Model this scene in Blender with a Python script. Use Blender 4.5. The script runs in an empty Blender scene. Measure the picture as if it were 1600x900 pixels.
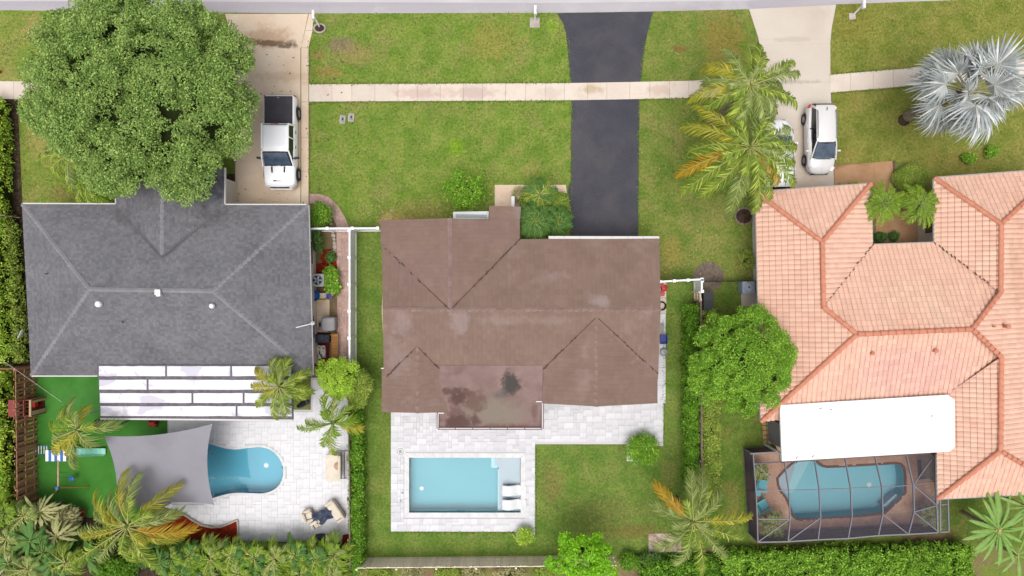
import bpy, bmesh, math, random
import numpy as np
from mathutils import Vector, Matrix, Euler
random.seed(7); rng = np.random.default_rng(7)
R = math.radians
scene = bpy.context.scene
col = scene.collection

# ---------------------------------------------------------------- camera
H = 42.67                       # height of the drone above the ground, metres
S = 0.04                        # metres on the ground per pixel of the 1600 px photograph
cam_d = bpy.data.cameras.new("camera"); cam = bpy.data.objects.new("camera", cam_d); col.objects.link(cam)
cam.location = (0, 0, H); cam.rotation_euler = (0, 0, 0)
cam_d.sensor_width = 36; cam_d.lens = 24; cam_d.clip_end = 2000; cam_d.clip_start = 0.5
scene.camera = cam
# ---------------------------------------------------------------- world and sun (bright overcast noon)
w = bpy.data.worlds.new("World"); scene.world = w; w.use_nodes = True
nt = w.node_tree; nt.nodes.clear()
SUN_EL, SUN_AZ = 76, 198        # azimuth clockwise from north (+Y)
sky = nt.nodes.new("ShaderNodeTexSky"); sky.sky_type = 'NISHITA'; sky.sun_disc = False
sky.sun_elevation = R(SUN_EL); sky.sun_rotation = R(SUN_AZ); sky.air_density = 1.0; sky.dust_density = 4.0; sky.ozone_density = 1.0
hs = nt.nodes.new("ShaderNodeHueSaturation"); hs.inputs['Saturation'].default_value = 0.22
bg = nt.nodes.new("ShaderNodeBackground"); bg.inputs[1].default_value = 0.15
wo = nt.nodes.new("ShaderNodeOutputWorld")
nt.links.new(sky.outputs[0], hs.inputs['Color']); nt.links.new(hs.outputs[0], bg.inputs[0]); nt.links.new(bg.outputs[0], wo.inputs[0])
sl = bpy.data.lights.new("sun", 'SUN'); sun = bpy.data.objects.new("sun", sl); col.objects.link(sun)
sl.energy = 1.5; sl.angle = R(45); sl.color = (1.0, 0.97, 0.92)
sd = Vector((math.sin(R(SUN_AZ))*math.cos(R(SUN_EL)), math.cos(R(SUN_AZ))*math.cos(R(SUN_EL)), math.sin(R(SUN_EL))))
sun.rotation_euler = (-sd).to_track_quat('-Z', 'Y').to_euler(); sun.location = sd*80
scene.view_settings.view_transform = 'Standard'; scene.view_settings.look = 'None'; scene.view_settings.gamma = 1
scene.view_settings.exposure = 0.24
scene.cycles.max_bounces = 6; scene.cycles.transparent_max_bounces = 12
scene.cycles.caustics_reflective = False; scene.cycles.caustics_refractive = False

# ---------------------------------------------------------------- helpers
def P(px, py, z=0.0):
    k = (H - z)/H
    return Vector(((px-800)*S*k, (450-py)*S*k, z))
def PP(pts, z=0.0): return [P(a, b, z) for a, b in pts]
CAL = 1.32
def C(r, g, b, k=1.0):
    f = lambda c: ((c/255+0.055)/1.055)**2.4 if c > 10 else c/255/12.92
    return (min(.85, f(r)/CAL*k), min(.85, f(g)/CAL*k), min(.85, f(b)/CAL*k), 1)

def tag(o, label=None, cat=None, group=None, kind=None):
    if label: o['label'] = label
    if cat: o['category'] = cat
    if group: o['group'] = group
    if kind: o['kind'] = kind
    return o
def thing(name, label, cat, loc=(0, 0, 0), group=None, rot=0):
    o = bpy.data.objects.new(name, None); col.objects.link(o)
    o.location = loc; o.rotation_euler = (0, 0, rot); o.empty_display_size = .3
    return tag(o, label, cat, group)
def link(name, me, parent=None, loc=None):
    o = bpy.data.objects.new(name, me); col.objects.link(o)
    if parent is not None: o.parent = parent
    if loc is not None: o.location = loc
    return o
def kids(o): return [c for c in bpy.data.objects if c.parent is o]
def copy_tree(o, parent=None, pairs=None):
    ch = o.children
    c = o.copy(); col.objects.link(c)
    if parent is not None: c.parent = parent
    for k in list(ch): copy_tree(k, c)
    return c

class MB:
    def __init__(s): s.v = []; s.f = []; s.m = []; s.cm = 0
    def add(s, vs, fs):
        n = len(s.v); s.v += [tuple(v) for v in vs]; s.f += [tuple(i+n for i in f) for f in fs]; s.m += [s.cm]*len(fs); return s
    def box(s, x0, y0, z0, x1, y1, z1):
        return s.add([(x0,y0,z0),(x1,y0,z0),(x1,y1,z0),(x0,y1,z0),(x0,y0,z1),(x1,y0,z1),(x1,y1,z1),(x0,y1,z1)],
                     [(3,2,1,0),(4,5,6,7),(0,1,5,4),(1,2,6,5),(2,3,7,6),(3,0,4,7)])
    def cbox(s, c, d, rz=0, rx=0, ry=0):
        M = Matrix.Translation(Vector(c)) @ Euler((rx, ry, rz)).to_matrix().to_4x4()
        a, b, h = d[0]/2, d[1]/2, d[2]/2
        vs = [M @ Vector(p) for p in [(-a,-b,-h),(a,-b,-h),(a,b,-h),(-a,b,-h),(-a,-b,h),(a,-b,h),(a,b,h),(-a,b,h)]]
        return s.add(vs, [(3,2,1,0),(4,5,6,7),(0,1,5,4),(1,2,6,5),(2,3,7,6),(3,0,4,7)])
    def prism(s, poly, z0, z1):
        """poly: list of (x,y[,z]) ; top follows z of poly plus z1 when 3D"""
        n = len(poly)
        a = area2(poly)
        if a < 0: poly = poly[::-1]
        if len(poly[0]) == 2: lo = [(p[0], p[1], z0) for p in poly]; hi = [(p[0], p[1], z1) for p in poly]
        else: lo = [(p[0], p[1], p[2]+z0) for p in poly]; hi = [(p[0], p[1], p[2]+z1) for p in poly]
        return s.add(lo+hi, [tuple(range(n-1, -1, -1)), tuple(range(n, 2*n))]+[(i, (i+1) % n, n+(i+1) % n, n+i) for i in range(n)])
    def sheet(s, poly, z):
        if area2(poly) < 0: poly = poly[::-1]
        return s.add([(p[0], p[1], z) for p in poly], [tuple(range(len(poly)))])
    def tube(s, pts, r, n=6, cap=True):
        pts = [Vector(p) for p in pts]; rs = r if isinstance(r, (list, tuple)) else [r]*len(pts)
        vs = []
        up = Vector((0, 0, 1))
        for i, p in enumerate(pts):
            t = (pts[min(i+1, len(pts)-1)]-pts[max(i-1, 0)]).normalized()
            ref = up if abs(t.z) < .95 else Vector((0, 1, 0))
            a = t.cross(ref).normalized(); b = t.cross(a).normalized()
            for k in range(n):
                q = 2*math.pi*k/n + math.pi/n
                vs.append(p + (a*math.cos(q)+b*math.sin(q))*rs[i])
        fs = []
        for i in range(len(pts)-1):
            for k in range(n):
                k2 = (k+1) % n; fs.append((i*n+k, (i+1)*n+k, (i+1)*n+k2, i*n+k2))
        if cap: fs.append(tuple(range(n))); fs.append(tuple(range(len(pts)*n-1, (len(pts)-1)*n-1, -1)))
        return s.add(vs, fs)
    def lathe(s, c, prof, n=16, cap=True):
        vs = []; fs = []
        for r, z in prof:
            for k in range(n):
                q = 2*math.pi*k/n; vs.append((c[0]+r*math.cos(q), c[1]+r*math.sin(q), c[2]+z))
        for i in range(len(prof)-1):
            for k in range(n):
                k2 = (k+1) % n; fs.append((i*n+k, i*n+k2, (i+1)*n+k2, (i+1)*n+k))
        if cap: fs.append(tuple(range(n-1, -1, -1))); fs.append(tuple(range((len(prof)-1)*n, len(prof)*n)))
        return s.add(vs, fs)
    def loft(s, rings, cap=True, closed=True):
        n = len(rings[0]); vs = [p for r in rings for p in r]; fs = []
        for i in range(len(rings)-1):
            for k in range(n if closed else n-1):
                k2 = (k+1) % n; fs.append((i*n+k, i*n+k2, (i+1)*n+k2, (i+1)*n+k))
        if cap: fs.append(tuple(range(n-1, -1, -1))); fs.append(tuple(range((len(rings)-1)*n, len(rings)*n)))
        return s.add(vs, fs)
    def build(s, name, mats, parent=None, origin='auto', smooth=False, label=None, cat=None, group=None, kind=None, bevel=0):
        if not isinstance(mats, (list, tuple)): mats = [mats]
        if parent is not None and abs(parent.rotation_euler.z) > 1e-6 and parent.type == 'EMPTY': origin = 'local'
        if parent is not None and origin == 'auto': off = Vector(parent.get('_wl', (0, 0, 0))) if False else parent_world(parent)
        elif origin == 'auto':
            a = np.array(s.v); off = Vector(((a[:, 0].min()+a[:, 0].max())/2, (a[:, 1].min()+a[:, 1].max())/2, a[:, 2].min()))
        elif origin == 'local': off = Vector((0, 0, 0))
        else: off = Vector(origin)
        me = bpy.data.meshes.new(name)
        me.from_pydata([(v[0]-off.x, v[1]-off.y, v[2]-off.z) for v in s.v], [], s.f)
        for m in mats: me.materials.append(m)
        if len(mats) > 1: me.polygons.foreach_set('material_index', s.m)
        bm = bmesh.new(); bm.from_mesh(me); bmesh.ops.recalc_face_normals(bm, faces=bm.faces)
        if bevel: bmesh.ops.bevel(bm, geom=[e for e in bm.edges if e.is_manifold and e.calc_face_angle(0) > .6], offset=bevel, segments=2, affect='EDGES', clamp_overlap=True)
        bm.to_mesh(me); bm.free()
        if smooth: me.polygons.foreach_set('use_smooth', [True]*len(me.polygons)); me.set_sharp_from_angle(angle=R(38))
        o = bpy.data.objects.new(name, me); col.objects.link(o)
        if parent is not None: o.parent = parent; o.location = (0, 0, 0) if origin in ('auto', 'local') else off-parent_world(parent)
        else: o.location = off if origin != 'local' else (0, 0, 0)
        return tag(o, label, cat, group, kind)
def parent_world(p):
    v = Vector(p.location)
    while p.parent is not None: p = p.parent; v += Vector(p.location)
    return v
def area2(p): return sum(p[i][0]*p[(i+1) % len(p)][1]-p[(i+1) % len(p)][0]*p[i][1] for i in range(len(p)))
def inpoly(x, y, poly):
    x = np.asarray(x); y = np.asarray(y); ins = np.zeros(x.shape, bool); n = len(poly)
    for i in range(n):
        x0, y0 = poly[i][0], poly[i][1]; x1, y1 = poly[(i+1) % n][0], poly[(i+1) % n][1]
        if y0 == y1: continue
        c = ((y0 > y) != (y1 > y)) & (x < (x1-x0)*(y-y0)/(y1-y0)+x0); ins ^= c
    return ins
def np_mesh(name, V, F, mats, parent=None, mi=None, smooth=False, off=None):
    """V (n,3), F (m,k) with constant k"""
    V = np.asarray(V, np.float32); F = np.asarray(F, np.int32)
    if off is None: off = parent_world(parent) if parent is not None else Vector((0, 0, 0))
    V = V - np.array(off, np.float32)
    me = bpy.data.meshes.new(name); k = F.shape[1]
    me.vertices.add(len(V)); me.vertices.foreach_set('co', V.ravel())
    me.loops.add(F.size); me.loops.foreach_set('vertex_index', F.ravel())
    me.polygons.add(len(F)); me.polygons.foreach_set('loop_start', np.arange(0, F.size, k, dtype=np.int32))
    if not isinstance(mats, (list, tuple)): mats = [mats]
    for m in mats: me.materials.append(m)
    if mi is not None: me.polygons.foreach_set('material_index', np.asarray(mi, np.int32))
    if smooth: me.polygons.foreach_set('use_smooth', np.ones(len(F), bool))
    me.update(calc_edges=True)
    return me

# ---------------------------------------------------------------- materials
def ramp01(nt, src, lo, hi):
    m = nt.nodes.new("ShaderNodeMapRange"); m.inputs[1].default_value = lo; m.inputs[2].default_value = hi; m.clamp = True
    nt.links.new(src, m.inputs[0]); return m.outputs[0]
def mixc(nt, f, a, b):
    m = nt.nodes.new("ShaderNodeMix"); m.data_type = 'RGBA'
    for sock, val in ((m.inputs[0], f), (m.inputs[6], a), (m.inputs[7], b)):
        if hasattr(val, 'links'): nt.links.new(val, sock)
        else: sock.default_value = val
    return m.outputs[2]
def noise(nt, co, s, d=4, rough=.55, dist=0):
    n = nt.nodes.new("ShaderNodeTexNoise"); n.inputs['Scale'].default_value = s; n.inputs['Detail'].default_value = d
    n.inputs['Roughness'].default_value = rough; n.inputs['Distortion'].default_value = dist
    nt.links.new(co, n.inputs['Vector']); return n.outputs['Fac']
def math_(nt, op, a, b=None, clamp=False):
    m = nt.nodes.new("ShaderNodeMath"); m.operation = op; m.use_clamp = clamp
    for sock, val in ((m.inputs[0], a), (m.inputs[1], b)):
        if val is None: continue
        if hasattr(val, 'links'): nt.links.new(val, sock)
        else: sock.default_value = val
    return m.outputs[0]
def mat(name, c, c2=None, s=3, lo=.35, hi=.65, c3=None, s3=.8, lo3=.52, hi3=.7, k3=1.0, fine=0, fs=25, rough=.8, bump=0, bs=30, bd=.02,
        rnd=0, isl=0, metal=0, spec=.3, patches=(), trans=0, coat=0, stretch=None, islhue=None):
    m = bpy.data.materials.new(name); m.use_nodes = True; nt = m.node_tree
    b = nt.nodes['Principled BSDF']; out = nt.nodes['Material Output']
    tc = nt.nodes.new("ShaderNodeTexCoord"); co = tc.outputs['Object']
    if stretch:
        mp = nt.nodes.new("ShaderNodeMapping"); mp.inputs['Scale'].default_value = stretch; nt.links.new(co, mp.inputs[0]); cs = mp.outputs[0]
    else: cs = co
    cur = c
    if c2: cur = mixc(nt, ramp01(nt, noise(nt, cs, s), lo, hi), cur, c2)
    if c3: cur = mixc(nt, math_(nt, 'MULTIPLY', ramp01(nt, noise(nt, co, s3, 6, .6, .4), lo3, hi3), k3), cur, c3)
    for (x, y, rx, ry, pc, k) in patches:
        mp = nt.nodes.new("ShaderNodeMapping"); mp.vector_type = 'TEXTURE'
        mp.inputs['Location'].default_value = (x, y, 0); mp.inputs['Scale'].default_value = (rx, ry, 1e6)
        nt.links.new(co, mp.inputs[0])
        ln = nt.nodes.new("ShaderNodeVectorMath"); ln.operation = 'LENGTH'; nt.links.new(mp.outputs[0], ln.inputs[0])
        q = math_(nt, 'ADD', ln.outputs['Value'], math_(nt, 'MULTIPLY', math_(nt, 'SUBTRACT', noise(nt, co, 2.2, 6, .7), .5), 2.2))
        cur = mixc(nt, math_(nt, 'MULTIPLY', ramp01(nt, q, 1.0, .45), k), cur, pc)
    if islhue is not None:
        g = nt.nodes.new("ShaderNodeNewGeometry")
        cur = mixc(nt, ramp01(nt, g.outputs['Random Per Island'], .75, 1.0), cur, islhue)
    val = None
    if fine:
        val = math_(nt, 'MULTIPLY', math_(nt, 'SUBTRACT', noise(nt, co, fs, 3, .7), .5), fine*2.5)
    if rnd:
        oi = nt.nodes.new("ShaderNodeObjectInfo"); q = math_(nt, 'MULTIPLY', math_(nt, 'SUBTRACT', oi.outputs['Random'], .5), rnd*2)
        val = q if val is None else math_(nt, 'ADD', val, q)
    if isl:
        g = nt.nodes.new("ShaderNodeNewGeometry"); q = math_(nt, 'MULTIPLY', math_(nt, 'SUBTRACT', g.outputs['Random Per Island'], .5), isl*2)
        val = q if val is None else math_(nt, 'ADD', val, q)
    if val is not None:
        h = nt.nodes.new("ShaderNodeHueSaturation"); nt.links.new(math_(nt, 'ADD', val, 1.0), h.inputs['Value'])
        if hasattr(cur, 'links'): nt.links.new(cur, h.inputs['Color'])
        else: h.inputs['Color'].default_value = cur
        cur = h.outputs[0]
    if hasattr(cur, 'links'): nt.links.new(cur, b.inputs['Base Color'])
    else: b.inputs['Base Color'].default_value = cur
    b.inputs['Roughness'].default_value = rough; b.inputs['Metallic'].default_value = metal
    b.inputs['Specular IOR Level'].default_value = spec
    if coat: b.inputs['Coat Weight'].default_value = coat; b.inputs['Coat Roughness'].default_value = .05
    if bump:
        bn = nt.nodes.new("ShaderNodeBump"); bn.inputs['Strength'].default_value = bump; bn.inputs['Distance'].default_value = bd
        nt.links.new(noise(nt, co, bs, 5, .65), bn.inputs['Height']); nt.links.new(bn.outputs[0], b.inputs['Normal'])
    if trans:
        t = nt.nodes.new("ShaderNodeBsdfTranslucent"); mx = nt.nodes.new("ShaderNodeMixShader"); mx.inputs[0].default_value = trans
        if hasattr(cur, 'links'): nt.links.new(cur, t.inputs[0])
        else: t.inputs[0].default_value = cur
        nt.links.new(b.outputs[0], mx.inputs[1]); nt.links.new(t.outputs[0], mx.inputs[2]); nt.links.new(mx.outputs[0], out.inputs[0])
    return m
def wpatch(px, py, rx, ry, c, k): p = P(px, py); return (p.x, p.y, rx*S, ry*S, c, k)

def rpatch(ox, oy, px, py, rx, ry, c, k, z=3.3): o = P(ox, oy); p = P(px, py, z); return (p.x-o.x, p.y-o.y, rx*S, ry*S, c, k)
GROUNDC = C(150, 125, 95)
DRY = C(168, 150, 98); DIRT = C(150, 118, 88)
def lawn_mat(name, a, b, dry, k=.8, patches=(), lo3=.5):
    return mat(name, a, b, s=.9, lo=.38, hi=.62, c3=dry, s3=.55, lo3=lo3, hi3=lo3+.2, k3=k, fine=.6, fs=6.5, bump=.8, bs=26, bd=.04, rough=.95, spec=.1, patches=patches)
M = {}
M['soil'] = mat('soil', C(140, 118, 92), C(118, 104, 74), s=1.2, c3=C(110, 120, 60), s3=.5, fine=.25, fs=12, bump=.6, bs=20, bd=.04, rough=1, spec=.1)
M['rough'] = mat('rough_ground', C(112, 132, 58), C(132, 142, 68), s=.8, c3=C(142, 120, 92), s3=.35, lo3=.48, hi3=.6, fine=.5, fs=7, bump=.8, bs=20, bd=.04, rough=1, spec=.1)
M['lawn_mid'] = lawn_mat('lawn_mid', C(110, 139, 52), C(136, 152, 70), C(156, 146, 92), .6, patches=[
    wpatch(535, 70, 26, 16, C(140, 120, 104), .85), wpatch(555, 85, 40, 26, C(160, 138, 92), .6), wpatch(510, 112, 28, 12, C(168, 132, 78), .55), wpatch(497, 85, 14, 10, C(160, 120, 80), .5),
    wpatch(770, 65, 50, 38, C(160, 146, 76), .55), wpatch(615, 345, 34, 14, C(190, 160, 105), .8), wpatch(655, 330, 60, 22, C(165, 150, 86), .5), wpatch(712, 230, 16, 16, C(128, 172, 24), .55), wpatch(862, 42, 12, 14, C(135, 172, 50), .6),
    wpatch(830, 265, 18, 14, C(176, 160, 100), .45)])
M['lawn_east'] = lawn_mat('lawn_east', C(108, 132, 54), C(134, 144, 70), C(158, 142, 92), .6, patches=[
    wpatch(1130, 65, 45, 55, C(146, 126, 64), .75), wpatch(1062, 76, 14, 7, C(140, 104, 66), .8), wpatch(1050, 395, 22, 30, C(165, 146, 78), .6), wpatch(1110, 380, 40, 22, C(172, 158, 98), .45), wpatch(1160, 410, 22, 22, C(140, 126, 72), .5), wpatch(1090, 260, 30, 40, C(104, 140, 40), .5)])
M['lawn_far'] = lawn_mat('lawn_far', C(120, 130, 54), C(142, 144, 70), C(166, 148, 86), .5, patches=[
    wpatch(1330, 35, 50, 40, C(146, 132, 60), .4), wpatch(1500, 250, 60, 20, C(130, 118, 60), .45), wpatch(1330, 240, 40, 12, C(150, 130, 70), .3)])
M['lawn_west'] = lawn_mat('lawn_west', C(112, 140, 50), C(136, 152, 66), C(170, 156, 98), .5, patches=[wpatch(50, 45, 20, 30, C(176, 152, 100), .6), wpatch(60, 210, 22, 30, C(176, 158, 98), .6), wpatch(100, 300, 30, 14, C(150, 130, 80), .6)], lo3=.45)
M['lawn_back'] = lawn_mat('lawn_back', C(102, 132, 54), C(124, 146, 66), C(146, 144, 84), .45, patches=[
    wpatch(862, 755, 24, 44, C(144, 122, 78), .5), wpatch(950, 800, 80, 30, C(134, 126, 76), .4), wpatch(1045, 740, 14, 30, C(150, 140, 82), .5), wpatch(600, 700, 14, 120, C(130, 126, 64), .25), wpatch(990, 830, 60, 14, C(130, 108, 64), .6)])
M['lawn_side'] = lawn_mat('lawn_side', C(94, 124, 48), C(120, 136, 62), C(144, 128, 74), .7, patches=[wpatch(575, 520, 14, 40, C(140, 128, 66), .5)])
M['turf'] = mat('artificial_turf', C(66, 126, 46), C(80, 142, 60), s=.6, c3=C(100, 156, 92), s3=.35, lo3=.55, hi3=.8, k3=.6, fine=.15, fs=18, bump=.4, bs=40, rough=.95, spec=.1,
    patches=[wpatch(150, 620, 50, 26, C(86, 145, 74), .5)])
M['road'] = mat('road_asphalt', C(178, 172, 178), C(190, 184, 188), s=.5, c3=C(202, 198, 200), s3=.25, fine=.12, fs=20, bump=.3, bs=60, bd=.01, rough=.9, stretch=(.2, 1.6, 1))
M['gutter'] = mat('road_concrete', C(212, 206, 208), C(198, 192, 196), s=.6, fine=.08, fs=15, rough=.9, stretch=(.3, 1, 1))
M['asphalt'] = mat('sealed_asphalt', C(64, 64, 74), C(75, 73, 81), s=.6, c3=C(96, 91, 92), s3=.35, lo3=.48, hi3=.72, k3=.6, fine=.35, fs=18, bump=.4, bs=70, bd=.01, rough=.75, spec=.35)
M['conc_tan'] = mat('stained_concrete', C(240, 220, 198), C(230, 206, 180), s=.35, c3=C(204, 174, 140), s3=.22, lo3=.48, hi3=.68, k3=.7, fine=.1, fs=14, bump=.2, bs=50, bd=.008, rough=.9, rnd=.02,
    patches=[wpatch(418, 60, 52, 22, C(196, 162, 128), .7), wpatch(425, 68, 44, 6, C(110, 86, 66), .8), wpatch(448, 72, 22, 5, C(96, 76, 60), .8), wpatch(395, 64, 26, 4, C(130, 100, 78), .7), wpatch(392, 82, 8, 5, C(120, 92, 72), .6), wpatch(440, 120, 60, 10, C(180, 144, 108), .3)])
M['conc_side'] = mat('sidewalk_concrete', C(232, 219, 204), C(225, 208, 194), s=.5, c3=C(204, 182, 168), s3=.9, lo3=.55, hi3=.75, k3=.5, fine=.12, fs=16, bump=.2, bs=50, bd=.008, rough=.9, rnd=.05, patches=[wpatch(*q_) for q_ in ((650, 145, 40, 12, C(206, 178, 168), .7), (735, 145, 60, 12, C(206, 180, 170), .7), (860, 146, 30, 12, C(212, 190, 178), .5), (925, 139, 22, 8, C(190, 168, 130), .7), (1030, 141, 24, 10, C(208, 180, 160), .6))])
M['conc_pale'] = mat('pale_concrete', C(222, 210, 196), C(212, 198, 184), s=.3, c3=C(190, 178, 166), s3=.3, lo3=.55, hi3=.75, k3=.5, fine=.07, fs=16, bump=.15, bs=50, bd=.006, rough=.85,
    patches=[wpatch(1235, 62, 45, 5, C(196, 184, 172), .6), wpatch(1240, 128, 50, 4, C(186, 176, 166), .7), wpatch(1265, 290, 30, 16, C(204, 184, 160), .6), wpatch(1250, 230, 26, 60, C(206, 186, 164), .4)])
M['conc_pink'] = mat('painted_pink_concrete', C(240, 214, 190), C(232, 202, 176), s=.8, fine=.06, rough=.8)
M['conc_brown'] = mat('tan_stamped_concrete', C(196, 154, 118), C(180, 138, 100), s=.9, c3=C(160, 118, 84), s3=.8, fine=.1, fs=20, rough=.85)
M['travertine'] = mat('travertine', C(228, 226, 229), C(216, 214, 220), s=1.6, c3=C(200, 200, 208), s3=1.4, lo3=.5, hi3=.7, k3=.6, fine=.05, fs=18, rough=.55, spec=.4, rnd=.09, isl=.03)
M['travertine_white'] = mat('white_travertine', C(240, 238, 241), C(232, 230, 234), s=1.6, c3=C(216, 215, 221), s3=1.4, lo3=.5, hi3=.7, k3=.6, fine=.04, fs=18, rough=.6, spec=.3, rnd=.04, isl=.02)
M['grout'] = mat('grout', C(216, 212, 214), rough=.9)
M['coping'] = mat('coping_stone', C(236, 234, 234), C(224, 222, 222), s=2, rough=.6, rnd=.03)
M['pink_paver'] = mat('pink_paver', C(208, 176, 164), C(190, 158, 148), s=1.2, c3=C(170, 140, 132), fine=.15, fs=20, rough=.9, isl=.14)
M['brown_paver'] = mat('brown_paver', C(212, 172, 146), C(194, 152, 128), s=1.3, c3=C(224, 190, 162), s3=.6, fine=.1, rough=.9, isl=.06)
M['brown_dark'] = mat('dark_brown_stone', C(128, 96, 82), C(110, 82, 72), s=3, rough=.8, rnd=.08)
M['mulch'] = mat('red_mulch', C(166, 62, 34), C(130, 44, 28), s=5, fine=.5, fs=18, bump=1, bs=30, bd=.06, rough=1, spec=.05)
M['mulch_dark'] = mat('dark_mulch', C(96, 80, 68), C(70, 56, 48), s=5, fine=.5, fs=18, bump=1, bs=30, bd=.06, rough=1, spec=.05)
M['rock'] = mat('garden_rock', C(205, 190, 175), C(170, 155, 140), s=3, fine=.2, bump=.4, bs=8, rough=.9, rnd=.2, isl=.15)
M['shingle'] = mat('grey_shingle', C(127, 126, 130), C(118, 117, 121), s=.5, c3=C(102, 99, 104), s3=.28, lo3=.5, hi3=.7, k3=.5, fine=.16, fs=18, bump=.4, bs=50, bd=.01, rough=.95, spec=.15, isl=.15,
    patches=[rpatch(262, 452, 310, 290, 55, 34, C(78, 78, 86), .85), rpatch(262, 452, 190, 335, 22, 14, C(98, 95, 98), .55), rpatch(262, 452, 214, 358, 10, 12, C(100, 97, 100), .5), rpatch(262, 452, 310, 352, 22, 8, C(100, 97, 100), .5), rpatch(262, 452, 150, 330, 40, 12, C(110, 106, 110), .5), rpatch(262, 452, 330, 335, 26, 12, C(96, 92, 94), .6), rpatch(262, 452, 365, 340, 40, 14, C(120, 116, 120), .5)])  # first patch paints the tree's shade and roof staining into the shingle colour
M['shingle_dark'] = mat('weathered_valley_shingle', C(98, 96, 100), C(112, 110, 114), s=3, fine=.3, fs=14, rough=.95)
M['shingle_cap'] = mat('grey_shingle_cap', C(149, 147, 151), C(139, 137, 141), s=1, fine=.12, rough=.95, spec=.15, isl=.06)
M['brownroof'] = mat('brown_roof_tile', C(142, 118, 106), C(134, 110, 99), s=.6, c3=C(166, 146, 144), s3=.5, lo3=.55, hi3=.75, k3=.55, fine=.14, fs=14, bump=.3, bs=30, bd=.01, rough=.85, spec=.2, isl=.05,
    patches=[rpatch(815, 500, *q_) for q_ in ((790, 500, 45, 9, C(172, 156, 150), .25), (860, 500, 40, 9, C(172, 156, 150), .22), (720, 502, 16, 22, C(174, 160, 158), .38), (630, 505, 18, 24, C(168, 150, 148), .38), (935, 470, 20, 10, C(172, 158, 152), .5), (620, 560, 20, 40, C(166, 150, 148), .3), (660, 420, 60, 40, C(140, 112, 110), .4), (760, 360, 40, 30, C(138, 110, 108), .4))])
M['browncap'] = mat('brown_roof_cap', C(140, 115, 108), C(156, 132, 126), s=1.2, fine=.1, rough=.85, isl=.05)
M['flatroof'] = mat('flat_roof_membrane', C(150, 124, 118), C(136, 110, 106), s=.9, c3=C(112, 84, 76), s3=.7, lo3=.52, hi3=.72, k3=.6, fine=.12, fs=16, rough=.8,
    patches=[wpatch(768, 622, 72, 44, C(128, 106, 96), .7), wpatch(775, 632, 60, 26, C(138, 126, 112), .9), wpatch(716, 640, 14, 30, C(104, 76, 70), .7), wpatch(722, 610, 16, 12, C(92, 66, 60), .95), wpatch(716, 600, 26, 7, C(92, 68, 62), .8), wpatch(798, 590, 18, 20, C(72, 66, 62), .95), wpatch(726, 646, 36, 14, C(92, 66, 60), .9), wpatch(745, 615, 20, 22, C(104, 76, 68), .7), wpatch(770, 655, 60, 8, C(110, 84, 74), .6), wpatch(812, 655, 30, 8, C(112, 78, 68), .6), wpatch(833, 630, 6, 18, C(112, 84, 78), .7), wpatch(785, 606, 14, 8, C(100, 94, 92), .7)])
M['claytile'] = mat('clay_tile', C(244, 199, 176), C(240, 191, 168), s=.5, c3=C(240, 203, 178), s3=.4, fine=.08, fs=14, rough=.8, spec=.25, isl=.075, rnd=.05, patches=[rpatch(1440, 480, *q_) for q_ in ((1582, 420, 22, 90, C(214, 168, 140), .55), (1420, 580, 110, 50, C(232, 180, 170), .6), (1420, 440, 80, 60, C(240, 205, 176), .4))])
M['underlay'] = mat('dark_roof_underlay', C(176, 122, 98), C(150, 100, 82), s=3, rough=.95)
M['underbrown'] = mat('brown_underlay', C(110, 86, 84), rough=.95)
M['undergrey'] = mat('grey_underlay', C(96, 94, 98), rough=.95)
M['claycap'] = mat('clay_ridge_tile', C(222, 150, 122), C(212, 138, 110), s=3, fine=.1, fs=14, rough=.8, rnd=.06)
M['white'] = mat('white_paint', C(246, 246, 248), C(238, 238, 242), s=1, rough=.5, spec=.4)
M['whiteroof'] = mat('white_roof_panel', (.85, .85, .85, 1), C(246, 246, 246), s=.4, c3=C(214, 214, 216), s3=1.6, lo3=.62, hi3=.8, k3=.6, rough=.5, spec=.3)
M['whitepanel'] = mat('white_patio_panel', C(244, 242, 246), C(238, 236, 242), s=.6, c3=C(210, 205, 220), s3=.55, lo3=.52, hi3=.56, k3=.9, fine=.04, rough=.5)
M['seam'] = mat('grey_seam', C(124, 118, 126), C(102, 96, 102), s=4, fine=.2, rough=.9)
M['vinyl'] = mat('white_vinyl', (.8, .8, .83, 1), rough=.4, spec=.4)
M['vinyl_side'] = M['vinyl']
M['wall'] = mat('stucco_wall', C(226, 216, 204), C(214, 204, 190), s=2, fine=.05, bump=.3, bs=60, bd=.01, rough=.9)
M['wallbrown'] = mat('tan_stucco_wall', C(214, 190, 160), C(200, 176, 148), s=2, fine=.05, bump=.3, bs=60, bd=.01, rough=.9)
M['fascia'] = mat('fascia_white', C(222, 218, 216), rough=.6)
M['fasciagrey'] = mat('fascia_grey', C(176, 172, 172), rough=.6)
M['fasciabrown'] = mat('fascia_brown', C(120, 96, 96), rough=.7)
M['woodfence'] = mat('wood_fence', C(186, 138, 108), C(160, 114, 88), s=4, fine=.2, rough=.9, rnd=.16)
M['woodbeige'] = mat('beige_wood', (.80, .68, .55, 1), (.70, .58, .46, 1), s=4, fine=.15, rough=.9, rnd=.1)
M['woodgrey'] = mat('weathered_wood', C(160, 140, 124), C(132, 114, 100), s=4, fine=.2, rough=.9, rnd=.14)
M['bark'] = mat('bark', C(120, 104, 88), C(92, 78, 66), s=6, fine=.3, bump=.8, bs=14, bd=.03, rough=.95)
M['palmtrunk'] = mat('palm_trunk', C(158, 146, 130), C(130, 116, 100), s=3, fine=.3, bump=.6, bs=12, bd=.03, rough=.95)
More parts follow.
